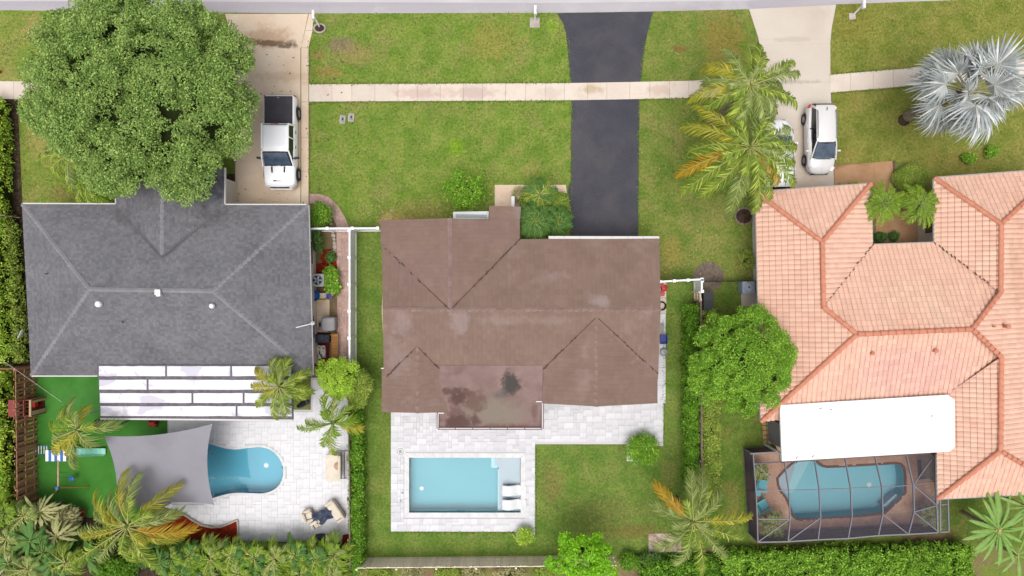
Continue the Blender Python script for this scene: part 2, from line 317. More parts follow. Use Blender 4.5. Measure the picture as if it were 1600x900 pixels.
def leafm(n, a, b, hue=None, isl=.28, tr=.25, s=1.1, LK=1.5):
    sc = lambda c: tuple(min(.8, v*LK) for v in c[:3])+(1,)
    dk = tuple(v*.62 for v in sc(a)[:3])+(1,)
    return mat(n, sc(a), sc(b), s=s, lo=.4, hi=.6, isl=isl, islhue=sc(hue) if hue else None, trans=tr, rough=.6, spec=.25, c3=dk, s3=.9, lo3=.52, hi3=.66, k3=.55)
M['leaf_oak'] = leafm('leaf_oak', C(108, 138, 62), C(130, 156, 78), C(156, 174, 98), .34, LK=1.5)
M['leaf_bright'] = leafm('leaf_bright', C(104, 150, 36), C(122, 164, 46), C(158, 188, 74), .32, LK=1.4)
M['leaf_lime'] = leafm('leaf_lime', C(140, 176, 44), C(152, 184, 58), C(176, 198, 80))
M['leaf_hedge'] = leafm('leaf_hedge', C(92, 142, 24), C(108, 158, 34), C(150, 186, 70), .34, LK=1.15)
M['leaf_hedge_y'] = leafm('leaf_hedge_yellow', C(140, 166, 50), C(120, 154, 44), C(186, 194, 84), LK=1.8)
M['leaf_olive'] = leafm('leaf_olive', C(120, 148, 52), C(142, 160, 66), C(170, 176, 86))
M['leaf_dark'] = leafm('leaf_dark', C(70, 104, 46), C(86, 118, 54), C(108, 138, 70))
M['leaf_dry'] = leafm('leaf_dry', C(168, 162, 116), C(138, 144, 90), C(192, 176, 134))
M['leaf_red'] = leafm('leaf_red', C(150, 60, 52), C(118, 44, 44))
M['leaf_neon'] = leafm('leaf_neon', C(118, 182, 20), C(134, 196, 30), C(156, 206, 50), LK=1.2)
M['frond'] = leafm('palm_leaflet', C(114, 140, 46), C(138, 156, 58), C(176, 184, 84), .36, LK=1.4)
M['frond_y'] = leafm('yellow_palm_leaflet', C(166, 170, 58), C(190, 182, 54), C(206, 196, 84), .25, LK=1.1)
M['frond_o'] = leafm('orange_palm_leaflet', C(200, 168, 50), C(208, 156, 44), C(216, 180, 70), .2, LK=1.1)
M['frond_pale'] = leafm('pale_palm_leaflet', C(150, 166, 92), C(132, 152, 74), C(178, 186, 120), .3, LK=1.2)
M['frond_dk'] = leafm('dark_palm_leaflet', C(84, 128, 58), C(104, 146, 70), C(136, 170, 94), .2, LK=1.1)
M['frond_br'] = leafm('bright_palm_leaflet', C(124, 158, 44), C(148, 176, 56), C(176, 192, 78), .2, LK=1.15)
M['rachis'] = mat('palm_rachis', C(186, 186, 110), rough=.6)
M['rachis_g'] = mat('green_rachis', C(128, 152, 70), rough=.6)
M['silver'] = leafm('silver_fan_leaf', C(178, 186, 186), C(208, 212, 208), C(230, 230, 226), .22, .12, LK=1.05)
M['silver_st'] = mat('silver_petiole', C(214, 210, 180), rough=.6)
M['banana'] = leafm('banana_leaf', C(116, 156, 70), C(136, 172, 90), C(160, 190, 120), .1, .2, LK=1.2)
M['strap'] = leafm('strap_leaf', C(112, 146, 66), C(128, 156, 70), C(156, 174, 92), .35, LK=.95)
M['grass_t'] = leafm('grass_blade', C(112, 136, 54), C(132, 148, 68), None, .5, LK=.95)
M['grass_d'] = leafm('grass_blade_dark', C(106, 134, 54), C(124, 146, 66), None, .45, LK=1.0)
M['carwhite'] = mat('white_car_paint', (.82, .82, .84, 1), rough=.25, spec=.5, coat=.6)
M['carsilver'] = mat('pearl_car_paint', (.63, .61, .60, 1), rough=.25, spec=.5, coat=.6)
M['glass'] = mat('car_glass', C(52, 66, 88), C(84, 100, 118), s=1.6, rough=.08, spec=.9)
M['glassdark'] = mat('dark_car_glass', C(36, 38, 46), rough=.1, spec=.8)
M['rubber'] = mat('tyre_rubber', C(52, 50, 52), rough=.9)
M['alloy'] = mat('alloy_rim', C(170, 168, 170), metal=.6, rough=.4)
M['plastic_blk'] = mat('black_plastic', C(58, 58, 64), C(66, 66, 72), s=2, rough=.6)
M['tonneau'] = mat('black_tonneau', C(64, 62, 70), C(74, 70, 78), s=2, rough=.7, fine=.06)
M['lampred'] = mat('red_lamp', C(210, 60, 56), rough=.2)
M['lampclear'] = mat('clear_lamp', C(200, 205, 212), rough=.15, spec=.8)
M['sail'] = mat('shade_sail_fabric', C(154, 151, 159), C(147, 144, 152), s=.5, c3=C(132, 128, 138), s3=.4, k3=.5, rough=.85, fine=.05, fs=30)
M['metalgrey'] = mat('grey_metal', C(158, 158, 162), C(140, 140, 146), s=3, rough=.5, metal=.3)
M['alu'] = mat('aluminium_beam', C(136, 132, 142), rough=.5)
M['bronze'] = mat('bronze_beam', C(110, 98, 96), rough=.5)
M['blackmetal'] = mat('black_metal', C(50, 46, 46), rough=.5)
M['blue'] = mat('blue_plastic', C(44, 106, 176), rough=.4)
M['bluedark'] = mat('deep_blue_plastic', C(40, 62, 150), rough=.4)
M['purple'] = mat('purple_glaze', C(84, 70, 170), rough=.3)
M['red'] = mat('red_plastic', C(196, 46, 44), rough=.4)
M['pinkp'] = mat('pink_plastic', C(220, 110, 110), rough=.5)
M['teal'] = mat('teal_plastic', C(96, 190, 205), C(110, 200, 212), s=2, rough=.5)
M['mint'] = mat('mint_slide', C(140, 212, 190), rough=.35)
M['cream'] = mat('cream_cushion', C(238, 228, 212), C(226, 212, 190), s=2, rough=.9)
M['tan'] = mat('tan_wicker', C(205, 170, 140), C(190, 150, 120), s=5, fine=.2, rough=.8)
M['navy'] = mat('navy_cloth', C(62, 72, 96), C(80, 90, 112), s=4, rough=.8)
M['charcoal'] = mat('charcoal', C(62, 66, 76), rough=.8)
M['maroon'] = mat('maroon_rug', C(112, 30, 30), C(92, 24, 26), s=6, rough=.95)
M['redwood'] = mat('red_painted_wood', C(156, 82, 74), C(140, 70, 64), s=4, rough=.8)
M['orangewood'] = mat('orange_lattice_wood', C(186, 134, 76), C(170, 116, 62), s=4, rough=.8, rnd=.1)
M['greycover'] = mat('grey_cover', C(168, 164, 168), C(150, 146, 150), s=2, rough=.7)
M['acgrey'] = mat('ac_casing', C(190, 190, 186), rough=.6)
M['acblue'] = mat('bluish_grey_casing', C(168, 178, 194), rough=.6)
M['stone'] = mat('bed_stone', C(200, 190, 180), C(180, 168, 158), s=3, fine=.15, rough=.9, rnd=.1)
M['granite'] = mat('grey_gravel', C(200, 206, 208), C(168, 174, 178), s=14, fine=.3, fs=20, rough=.9)
M['poolshell'] = mat('pool_plaster_blue', C(96, 182, 208), C(104, 188, 214), s=.3, rough=.7)
M['poolshell2'] = mat('pool_plaster_aqua', C(104, 184, 200), C(114, 191, 206), s=.3, rough=.7)
M['poolshell3'] = mat('pool_plaster_teal', C(140, 202, 216, 1.1), C(146, 208, 220, 1.1), s=.3, rough=.7)
M['shelf'] = mat('pool_shelf_plaster', C(196, 208, 218), C(188, 202, 214), s=.5, rough=.7)
M['steps'] = mat('pool_step_plaster', C(184, 232, 240), rough=.7)
def water_mat():
    m = bpy.data.materials.new('pool_water'); m.use_nodes = True; nt = m.node_tree; nt.nodes.clear()
    t = nt.nodes.new("ShaderNodeBsdfTransparent"); t.inputs[0].default_value = (.95, .985, .99, 1)
    g = nt.nodes.new("ShaderNodeBsdfGlossy"); g.inputs['Roughness'].default_value = .04
    fr = nt.nodes.new("ShaderNodeFresnel"); fr.inputs[0].default_value = 1.33
    tc = nt.nodes.new("ShaderNodeTexCoord"); bn = nt.nodes.new("ShaderNodeBump"); bn.inputs['Strength'].default_value = .12; bn.inputs['Distance'].default_value = .02
    nt.links.new(noise(nt, tc.outputs['Object'], 1.2, 2), bn.inputs['Height']); nt.links.new(bn.outputs[0], g.inputs['Normal']); nt.links.new(bn.outputs[0], fr.inputs['Normal'])
    mx = nt.nodes.new("ShaderNodeMixShader"); o = nt.nodes.new("ShaderNodeOutputMaterial")
    nt.links.new(fr.outputs[0], mx.inputs[0]); nt.links.new(t.outputs[0], mx.inputs[1]); nt.links.new(g.outputs[0], mx.inputs[2]); nt.links.new(mx.outputs[0], o.inputs[0])
    return m
M['water'] = water_mat()
def screen_mat(name, c, lo, hi):
    m = bpy.data.materials.new(name); m.use_nodes = True; nt = m.node_tree; nt.nodes.clear()
    t = nt.nodes.new("ShaderNodeBsdfTransparent"); d = nt.nodes.new("ShaderNodeBsdfDiffuse"); d.inputs[0].default_value = c
    lw = nt.nodes.new("ShaderNodeLayerWeight"); lw.inputs[0].default_value = .5
    mr = nt.nodes.new("ShaderNodeMapRange"); mr.inputs[1].default_value = 0; mr.inputs[2].default_value = 1; mr.inputs[3].default_value = lo; mr.inputs[4].default_value = hi
    mx = nt.nodes.new("ShaderNodeMixShader"); o = nt.nodes.new("ShaderNodeOutputMaterial")
    nt.links.new(lw.outputs['Facing'], mr.inputs[0]); nt.links.new(mr.outputs[0], mx.inputs[0]); nt.links.new(t.outputs[0], mx.inputs[1]); nt.links.new(d.outputs[0], mx.inputs[2]); nt.links.new(mx.outputs[0], o.inputs[0])
    return m
M['screen'] = screen_mat('insect_screen', C(88, 82, 94), .14, 1.15)

# ---------------------------------------------------------------- tiled roofs
def planar(poly, eave):
    a, b = Vector(eave[0]), Vector(eave[1]); top = Vector(max(poly, key=lambda p: p[2])); n = (b-a).cross(top-a)
    return [(p[0], p[1], a.z-(n.x*(p[0]-a.x)+n.y*(p[1]-a.y))/n.z) for p in poly]
BAR = [(.025, .0), (.15, .012), (.3, .042), (.5, .06), (.7, .042), (.85, .012), (.975, .0)]
FLAT = [(0.02, .0), (.98, .0)]
FLAT3 = [(0.0, .0), (.07, .007), (.93, .007), (1.0, .0)]
class RoofField:
    """collects the tiles of one house; the first n_single whole ones become objects of their own"""
    def __init__(s, du, dv, prof, lift, thick, stagger=False, jit=0, lapv=.02):
        s.du, s.dv, s.prof, s.lift, s.thick, s.st, s.jit, s.lap = du, dv, prof, lift, thick, stagger, jit, lapv
        s.V = []; s.F4 = []; s.n = 0; s.xtraV = []; s.xtraF = []; s.singles = []
    def template(s):
        pr = s.prof; n = len(pr); V = []
        for (a, h) in pr: V.append((a*s.du, 0, h+s.lift-s.thick))
        for (a, h) in pr: V.append((a*s.du, 0, h+s.lift))
        for (a, h) in pr: V.append((a*s.du, s.dv+s.lap, h+.001))
        F = []
        for r in range(2):
            for k in range(n-1): F.append((r*n+k, r*n+k+1, (r+1)*n+k+1, (r+1)*n+k))
        return np.array(V), np.array(F)
    def facet(s, poly, eave, single=0, off=.02):
        """poly convex list of (x,y,z); eave = (a,b) two points on the eave line, third taken from the poly's highest point"""
        a, b = Vector(eave[0]), Vector(eave[1]); top = max(poly, key=lambda p: p[2])
        n = (b-a).cross(Vector(top)-a)
        if n.z < 0: n = -n
        n.normalize()
        u = Vector((0, 0, 1)).cross(n).normalized(); v = n.cross(u).normalized()
        if v.z < 0: u = -u; v = -v
        o = a
        def uv(p):
            z = o.z - (n.x*(p[0]-o.x)+n.y*(p[1]-o.y))/n.z
            q = Vector((p[0], p[1], z))-o; return (q.dot(u), q.dot(v))
        q = [uv(p) for p in poly]
        if area2(q) < 0: q = q[::-1]
        us = [p[0] for p in q]; vs = [p[1] for p in q]
        i0, i1 = math.floor(min(us)/s.du)-2, math.ceil(max(us)/s.du)+2; j0, j1 = math.floor((min(vs)-.0)/s.dv), math.ceil(max(vs)/s.dv)+1
        I, J = np.meshgrid(np.arange(i0, i1), np.arange(j0, j1)); I = I.ravel(); J = J.ravel()
        U0 = I*s.du + ((np.modf(np.abs(np.sin(J*12.9898)*43758.5453))[0])*s.du if s.st else 0); V0 = J*s.dv*1.0
        ins = np.zeros((len(I), 4), bool); m = len(q); dmin = np.full((len(I), 4), 9e9)
        for c, (dx, dy) in enumerate(((0, 0), (s.du, 0), (s.du, s.dv), (0, s.dv))):
            for k in range(m):
                ax, ay = q[k]; bx, by = q[(k+1) % m]; L = math.hypot(bx-ax, by-ay)
                if L < 1e-6: continue
                d = ((bx-ax)*(V0+dy-ay)-(by-ay)*(U0+dx-ax))/L
                dmin[:, c] = np.minimum(dmin[:, c], d)
        allin = (dmin > .0).all(1); some = (dmin > -max(s.du, s.dv)*1.2).any(1) & ~allin
        TV, TF = s.template(); B = np.array([list(u), list(v), list(n)])
        oo = np.array(list(o)) + np.array(list(n))*off
        idx = np.nonzero(allin)[0]
        if single:
            order = idx[np.argsort(J[idx], kind='stable')][:single]
            for t in order:
                loc = oo + U0[t]*B[0] + V0[t]*B[1]
                Mx = Matrix(((u.x, v.x, n.x, loc[0]), (u.y, v.y, n.y, loc[1]), (u.z, v.z, n.z, loc[2]), (0, 0, 0, 1)))
                s.singles.append(Mx)
            keep = np.ones(len(I), bool); keep[order] = False; idx = idx[keep[idx]]
        if len(idx):
            L = TV[None]+np.stack([U0[idx], V0[idx], np.zeros(len(idx))], 1)[:, None, :]
            if s.jit: L = L + np.stack([np.zeros(len(idx)), np.zeros(len(idx)), rng.uniform(-s.jit, s.jit, len(idx))], 1)[:, None, :]
            W = L @ B + oo
            s.V.append(W.reshape(-1, 3)); s.F4.append((TF[None]+(np.arange(len(idx))*len(TV))[:, None, None]).reshape(-1, 4)+s.n); s.n += len(idx)*len(TV)
        idx = np.nonzero(some)[0]
        if len(idx):
            L = TV[None]+np.stack([U0[idx], V0[idx], np.zeros(len(idx))], 1)[:, None, :]
            W = L.reshape(-1, 3); FF = (TF[None]+(np.arange(len(idx))*len(TV))[:, None, None]).reshape(-1, 4)
            bm = bmesh.new(); vv = [bm.verts.new(p) for p in W]
            for f in FF: bm.faces.new([vv[i] for i in f])
            for k in range(m):
                ax, ay = q[k]; bx, by = q[(k+1) % m]
                if math.hypot(bx-ax, by-ay) < 1e-6: continue
                bmesh.ops.bisect_plane(bm, geom=bm.verts[:]+bm.edges[:]+bm.faces[:], plane_co=(ax, ay, 0), plane_no=(by-ay, -(bx-ax), 0), clear_outer=True, dist=1e-5)
            bm.verts.index_update()
            base = len(s.xtraV)
            s.xtraV += [tuple(np.array(vt.co[:]) @ B + oo) for vt in bm.verts]
            s.xtraF += [tuple(vt.index+base for vt in f.verts) for f in bm.faces]
            bm.free()
    def build(s, name, m, parent, single_name=None):
        V = np.concatenate(s.V); F = np.concatenate(s.F4); off = np.array(list(parent_world(parent)))
        verts = [tuple(p) for p in (V-off)]; n = len(verts)
        verts += [tuple(np.array(p)-off) for p in s.xtraV]
        faces = [tuple(int(i) for i in f) for f in F] + [tuple(i+n for i in f) for f in s.xtraF]
        me = bpy.data.meshes.new(name); me.from_pydata(verts, [], faces); me.materials.append(m)
        o = link(name, me, parent); tag(o, kind='stuff')
        if s.singles and single_name:
            TV, TF = s.template(); me = bpy.data.meshes.new(single_name); me.from_pydata([tuple(p) for p in TV], [], [tuple(int(i) for i in f) for f in TF]); me.materials.append(m)
            T = Matrix.Translation(-parent_world(parent))
            for Mx in s.singles:
                t = link(single_name, me, parent); t.matrix_local = T @ Mx
        return o
def cap_line(pts, parent, m, name, r=.13, L=.40, flat=False, joined=False, lift=.03):
    """ridge or hip caps along a 3-D polyline, alike pieces share one mesh"""
    n = 6; V = []; F = []
    if flat: prof = [(-r, -.045), (0, .02), (r, -.045)]
    else: prof = [(r*math.cos(q), r*.8*math.sin(q)-.02) for q in [math.pi*k/n for k in range(n+1)]][::-1]
    k = len(prof)
    for xx, sc, dz in ((0, 1.12, .035), (L*1.06, .92, .0)):
        for (a, h) in prof: V.append((xx, a*sc, h*sc+dz))
    for (a, h) in prof: V.append((0, a*1.12, h*1.12+.035-.04))
    for i in range(k-1): F.append((i, i+1, k+i+1, k+i)); F.append((i, i+1, 2*k+i+1, 2*k+i))
    me = bpy.data.meshes.new(name); me.from_pydata(V, [], F); me.materials.append(m)
    me.polygons.foreach_set('use_smooth', [False]*len(F))
    JV = []; JF = []; off = parent_world(parent)
    for a, b in zip(pts[:-1], pts[1:]):
        a = Vector(a); b = Vector(b); d = b-a; n_ = max(1, round(d.length/L)); st = d/n_
        x = d.normalized(); y = Vector((0, 0, 1)).cross(x).normalized(); z = x.cross(y)
        for i in range(n_):
            p = a+st*i+z*lift+Vector([random.uniform(-.006, .006) for _ in range(3)])
            sx = st.length/L
            Mx = Matrix(((x.x*sx, y.x, z.x, p.x-off.x), (x.y*sx, y.y, z.y, p.y-off.y), (x.z*sx, y.z, z.z, p.z-off.z), (0, 0, 0, 1)))
            if joined:
                nb = len(JV); JV += [tuple(Mx @ Vector(v)) for v in V]; JF += [tuple(q+nb for q in f) for f in F]
            else:
                o = link(name, me, parent); o.matrix_local = Mx
    if joined:
        me2 = bpy.data.meshes.new(name); me2.from_pydata(JV, [], JF); me2.materials.append(m); o = link(name, me2, parent); tag(o, kind='stuff')

# ---------------------------------------------------------------- paved fields
def pave(parent, polys, m, unit=.2, sizes=((3, 2), (2, 3), (2, 2), (2, 1), (1, 2), (1, 1)), wts=(5, 5, 4, 2, 2, 1), gap=.007, z=.0, h=.045, holes=(), name='paver', max_obj=300, jit=.004, rot=0, origin=None):
    xs = [p[0] for q in polys for p in q]; ys = [p[1] for q in polys for p in q]
    ox, oy = origin if origin else (min(xs), min(ys))
    ca, sa = math.cos(rot), math.sin(rot)
    ext = max(max(xs)-min(xs), max(ys)-min(ys))*1.2
    N = int(ext/unit)+4; k0 = -N
    I, J = np.meshgrid(np.arange(k0, N), np.arange(k0, N)); cx = (I+.5)*unit; cy = (J+.5)*unit
    def okpt(lx, ly):
        wx = ox+ca*lx-sa*ly; wy = oy+sa*lx+ca*ly; r = np.zeros(wx.shape, bool)
        for q in polys: r |= inpoly(wx, wy, q)
        for hq in holes: r &= ~inpoly(wx, wy, hq)
        return r
    ok = np.ones(I.shape, bool)
    for dx in (-.46, .46):
        for dy in (-.46, .46): ok &= okpt(cx+dx*unit, cy+dy*unit)
    free = ok.copy(); out = []
    nj, ni = free.shape
    for j in range(nj):
        for i in range(ni):
            if not free[j, i]: continue
            opts = []
            for (a, b), wt in zip(sizes, wts):
                if j+b <= nj and i+a <= ni and free[j:j+b, i:i+a].all(): opts.append(((a, b), wt))
            if not opts: opts = [((1, 1), 1)]
            (a, b) = random.choices([o[0] for o in opts], [o[1] for o in opts])[0]
            free[j:j+b, i:i+a] = False; out.append((I[j, i]*unit, J[j, i]*unit, a*unit, b*unit))
    out.sort(key=lambda t: -t[2]*t[3])
    meshes = {}; off = parent_world(parent); JM = MB()
    for t, (x, y, a, b) in enumerate(out):
        wx = ox+ca*(x+a/2)-sa*(y+b/2); wy = oy+sa*(x+a/2)+ca*(y+b/2); dz = random.uniform(-jit, jit)
        if t < max_obj:
            key = (round(a, 3), round(b, 3))
            if key not in meshes:
                q = MB().box(-a/2+gap/2, -b/2+gap/2, 0, a/2-gap/2, b/2-gap/2, h); me = bpy.data.meshes.new(name); me.from_pydata(q.v, [], q.f); me.materials.append(m); meshes[key] = me
            o = link(name, meshes[key], parent, (wx-off.x, wy-off.y, z+dz-off.z)); o.rotation_euler = (random.uniform(-.004, .004), random.uniform(-.004, .004), rot)
        else: JM.cbox((wx, wy, z+dz+h/2), (a-gap, b-gap, h), rz=rot)
    if JM.v: JM.build(name, m, parent, kind='stuff')

# ---------------------------------------------------------------- foliage
def unit_(v): return v/np.maximum(np.linalg.norm(v, axis=1, keepdims=True), 1e-9)
def leaf_quads(Pn, D, N, L, W, fold=.15):
    """diamond leaves: base P, direction D, normal N"""
    Sd = unit_(np.cross(D, N)); L = L[:, None]; W = W[:, None]
    mid = Pn + D*L*.45 - N*L*0.0; tip = Pn + D*L - N*L*fold
    V = np.stack([Pn, mid+Sd*W*.5+N*L*.06, tip, mid-Sd*W*.5+N*L*.06], 1).reshape(-1, 3)
    F = np.arange(len(Pn)*4).reshape(-1, 4)
    return V, F
def blob_leaves(cs, rs, per, size, aspect=.5, up=.5, flat=1.0, shell=.72, zmin=-.35):
    """leaves over many small clumps; cs (K,3), rs (K,)"""
    cs = np.asarray(cs); rs = np.asarray(rs); K = len(cs)
    n = np.maximum(4, (per*np.ones(K)*(rs/np.mean(rs))**2)).astype(int)
    idx = np.repeat(np.arange(K), n); T = len(idx)
    d = unit_(rng.normal(size=(T, 3))); d[:, 2] = np.where(d[:, 2] < zmin, -d[:, 2], d[:, 2]); d = unit_(d)
    r = rng.uniform(shell, 1.05, T)[:, None]*rs[idx][:, None]
    p = cs[idx] + d*r*np.array([1, 1, flat])
    Nn = unit_(d*.7 + np.array([0, 0, up]) + rng.normal(size=(T, 3))*.45)
    t = rng.normal(size=(T, 3)) + d*.6; t -= Nn*(t*Nn).sum(1, keepdims=True); t = unit_(t)
    L = rng.uniform(.7, 1.25, T)*size
    return leaf_quads(p, t, Nn, L, L*aspect)
def foliage(name, V, F, m, parent=None):
    me = np_mesh(name, V, F, m, parent); return link(name, me, parent)
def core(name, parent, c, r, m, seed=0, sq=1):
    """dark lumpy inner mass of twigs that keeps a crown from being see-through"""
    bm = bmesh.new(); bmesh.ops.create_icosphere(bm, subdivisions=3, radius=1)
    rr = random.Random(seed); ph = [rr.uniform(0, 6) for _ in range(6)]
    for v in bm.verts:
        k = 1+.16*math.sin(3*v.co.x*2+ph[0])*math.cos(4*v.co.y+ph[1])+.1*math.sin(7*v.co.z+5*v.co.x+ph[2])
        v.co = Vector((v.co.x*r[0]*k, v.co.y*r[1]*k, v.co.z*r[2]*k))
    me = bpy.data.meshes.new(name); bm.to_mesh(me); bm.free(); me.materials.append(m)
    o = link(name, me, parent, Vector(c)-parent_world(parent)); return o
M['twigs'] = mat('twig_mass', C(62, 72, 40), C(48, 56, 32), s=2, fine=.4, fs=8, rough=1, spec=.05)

def tree(px, py, h, rx, ry, rz, label, group=None, clumps=260, per=110, leaf=.16, m='leaf_oak', name='shade_tree', cr=(.5, .9), trunk_r=.22, base=None, irr=.18, cover=-.1, seed=1, limbs=7, lobes=40, lobe_amp=.22, lobe_r=.36, cut=None, aspect=.5):
    """px,py: crown centre in the photograph, h: height of the crown's centre"""
    c = P(px, py, h); b = Vector((c.x, c.y, 0)) if base is None else P(*base)
    t = thing(name, label, 'tree', (b.x, b.y, 0), group)
    rr = np.random.default_rng(seed)
    # clump centres over the ellipsoid
    d = unit_(rr.normal(size=(clumps*3, 3))); d = d[d[:, 2] > cover][:clumps]
    k = 1 + irr*(np.sin(d[:, 0]*4+seed)*np.cos(d[:, 1]*5+seed*2)+.6*np.sin(d[:, 2]*7+d[:, 0]*6)) + rr.uniform(-.1, .05, len(d))
    LD = unit_(rr.normal(size=(lobes*2, 3))); LD = LD[LD[:, 2] > cover][:lobes]; ad = np.arccos(np.clip(d @ LD.T, -1, 1)).min(1); k = k*(1-lobe_amp*.55) + lobe_amp*np.clip(1-(ad/lobe_r)**2, -.6, 1)
    if cut: aa = np.arctan2(d[:, 1], d[:, 0]); k = k*(1-cut[1]*np.exp(-((np.angle(np.exp(1j*(aa-R(cut[0])))))/cut[2])**2)*(1-d[:, 2]**2))
    hole = np.sin(d[:, 0]*9+seed)*np.sin(d[:, 1]*8+seed*1.3)+.5*np.sin(d[:, 2]*13+d[:, 1]*11+seed); k[hole > .66] *= .76; k[rr.uniform(size=len(d)) < .2] *= .86
    cs = np.array(c) + d*np.array([rx, ry, rz])*k[:, None]*.9
    rs = rr.uniform(cr[0], cr[1], len(d))
    V, F = blob_leaves(cs, rs, per, leaf, aspect, up=.9, zmin=-.1, flat=.8)
    foliage('foliage', V, F, M[m], t)
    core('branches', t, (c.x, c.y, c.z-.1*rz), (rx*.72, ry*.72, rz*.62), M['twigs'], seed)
    tr = MB(); top = Vector((c.x, c.y, c.z-rz*.3)); mid = b.lerp(top, .55)+Vector((.15, .1, 0))
    tr.tube([b-Vector((0, 0, .1)), b+Vector((0, 0, .4)), mid, top], [trunk_r*1.5, trunk_r*1.05, trunk_r*.85, trunk_r*.5], 10).build('trunk', M['bark'], t, smooth=True)
    for i in range(limbs):
        q = 2*math.pi*i/limbs+.4; st = b.lerp(top, .45+.05*(i % 3)); e = Vector((c.x+math.cos(q)*rx*.7, c.y+math.sin(q)*ry*.7, c.z+rz*.15*(i % 3)))
        m1 = st.lerp(e, .5)+Vector((0, 0, .3))
        MB().tube([st, m1, e], [trunk_r*.5, trunk_r*.32, trunk_r*.12], 6).build('limb', M['bark'], t, smooth=True)
    return t
def bush(px, py, h, rx, ry, label, name='shrub', m='leaf_bright', clumps=40, per=60, leaf=.12, aspect=.45, cr=(.18, .34), group=None, z0=0, seed=3, cat='shrub', irr=.2, ck=.74):
    c = P(px, py, h*.75); t = thing(name, label, cat, (c.x, c.y, z0), group); rr = np.random.default_rng(seed)
    d = unit_(rr.normal(size=(clumps*3, 3))); d = d[d[:, 2] > -.15][:clumps]
    k = 1+irr*np.sin(d[:, 0]*5+seed)*np.cos(d[:, 1]*5+seed)+rr.uniform(-.15, .05, len(d))
    cs = np.array([c.x, c.y, z0+h*.5]) + d*np.array([rx, ry, h*.42])*k[:, None]*.85
    ne = clumps//2; qa = rr.uniform(0, 6.28, ne); qr = np.sqrt(rr.uniform(0, .6, ne)); cs = np.concatenate([cs, np.stack([c.x+np.cos(qa)*qr*rx, c.y+np.sin(qa)*qr*ry, z0+h*(.5+.36*np.sqrt(1-qr**2))+0*qa], 1)])
    V, F = blob_leaves(cs, rr.uniform(cr[0], cr[1], len(cs)), per, leaf, aspect, up=.7)
    foliage('foliage', V, F, M[m], t)
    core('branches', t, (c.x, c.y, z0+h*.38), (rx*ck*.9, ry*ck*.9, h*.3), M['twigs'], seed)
    for i in range(4):
        q = i*1.6+seed; MB().tube([(c.x, c.y, z0), (c.x+math.cos(q)*rx*.4, c.y+math.sin(q)*ry*.4, z0+h*.5)], [.03, .015], 5).build('stem', M['bark'], t)
    return t
def hedge(pts, wid, h, label, m='leaf_hedge', leaf=.11, dens=420, name='hedge', top_j=.12, group=None, aspect=.55, seed=2, cr=.24):
    """pts: ground centre line in px; leaves grow in small clumps over the top and both sides"""
    q = PP(pts); rr = np.random.default_rng(seed); cx = sum(p.x for p in q)/len(q); cy = sum(p.y for p in q)/len(q)
    t = thing(name, label, 'hedge', (cx, cy, 0), group); cb = MB(); CS = []; RS = []
    for a, b in zip(q[:-1], q[1:]):
        L = (b-a).length; x = (b-a).normalized(); y = Vector((-x.y, x.x, 0)); e_ = wid/2-cr*.9
        cb.add([tuple(a+y*s_*e_+Vector((0, 0, z_))) for s_ in (-1, 1) for z_ in (0.02, h-cr*1.3)]+[tuple(b+y*s_*e_+Vector((0, 0, z_))) for s_ in (-1, 1) for z_ in (.02, h-cr*1.3)],
               [(0, 1, 3, 2), (4, 6, 7, 5), (1, 5, 7, 3), (0, 4, 5, 1), (2, 3, 7, 6), (0, 2, 6, 4)])
        n = int(L*wid/(cr*cr*.9))+6; s_ = rr.uniform(0, L, n); e = rr.uniform(-1, 1, n)*(wid/2-cr*.75); z = h-cr*.8+rr.normal(size=n)*top_j*.6
        CS.append(np.array(a)[None]+s_[:, None]*np.array(x)+e[:, None]*np.array(y)+np.stack([z*0, z*0, z], 1)); RS.append(rr.uniform(.7, 1.3, n)*cr)
        n = int(2*L*h/(cr*cr*2.2)); s_ = rr.uniform(0, L, n); sg = rr.choice([-1, 1], n)*(wid/2-cr*.7)*rr.uniform(.85, 1.06, n); z = rr.uniform(.1, h-cr, n)
        CS.append(np.array(a)[None]+s_[:, None]*np.array(x)+sg[:, None]*np.array(y)+np.stack([z*0, z*0, z], 1)); RS.append(rr.uniform(.7, 1.2, n)*cr)
    V, F = blob_leaves(np.concatenate(CS), np.concatenate(RS), dens*cr*cr*2.2, leaf, aspect, up=.7, zmin=-.2, flat=.85)
    foliage('foliage', V, F, M[m], t); cb.build('branches', M['twigs'], t)
    return t

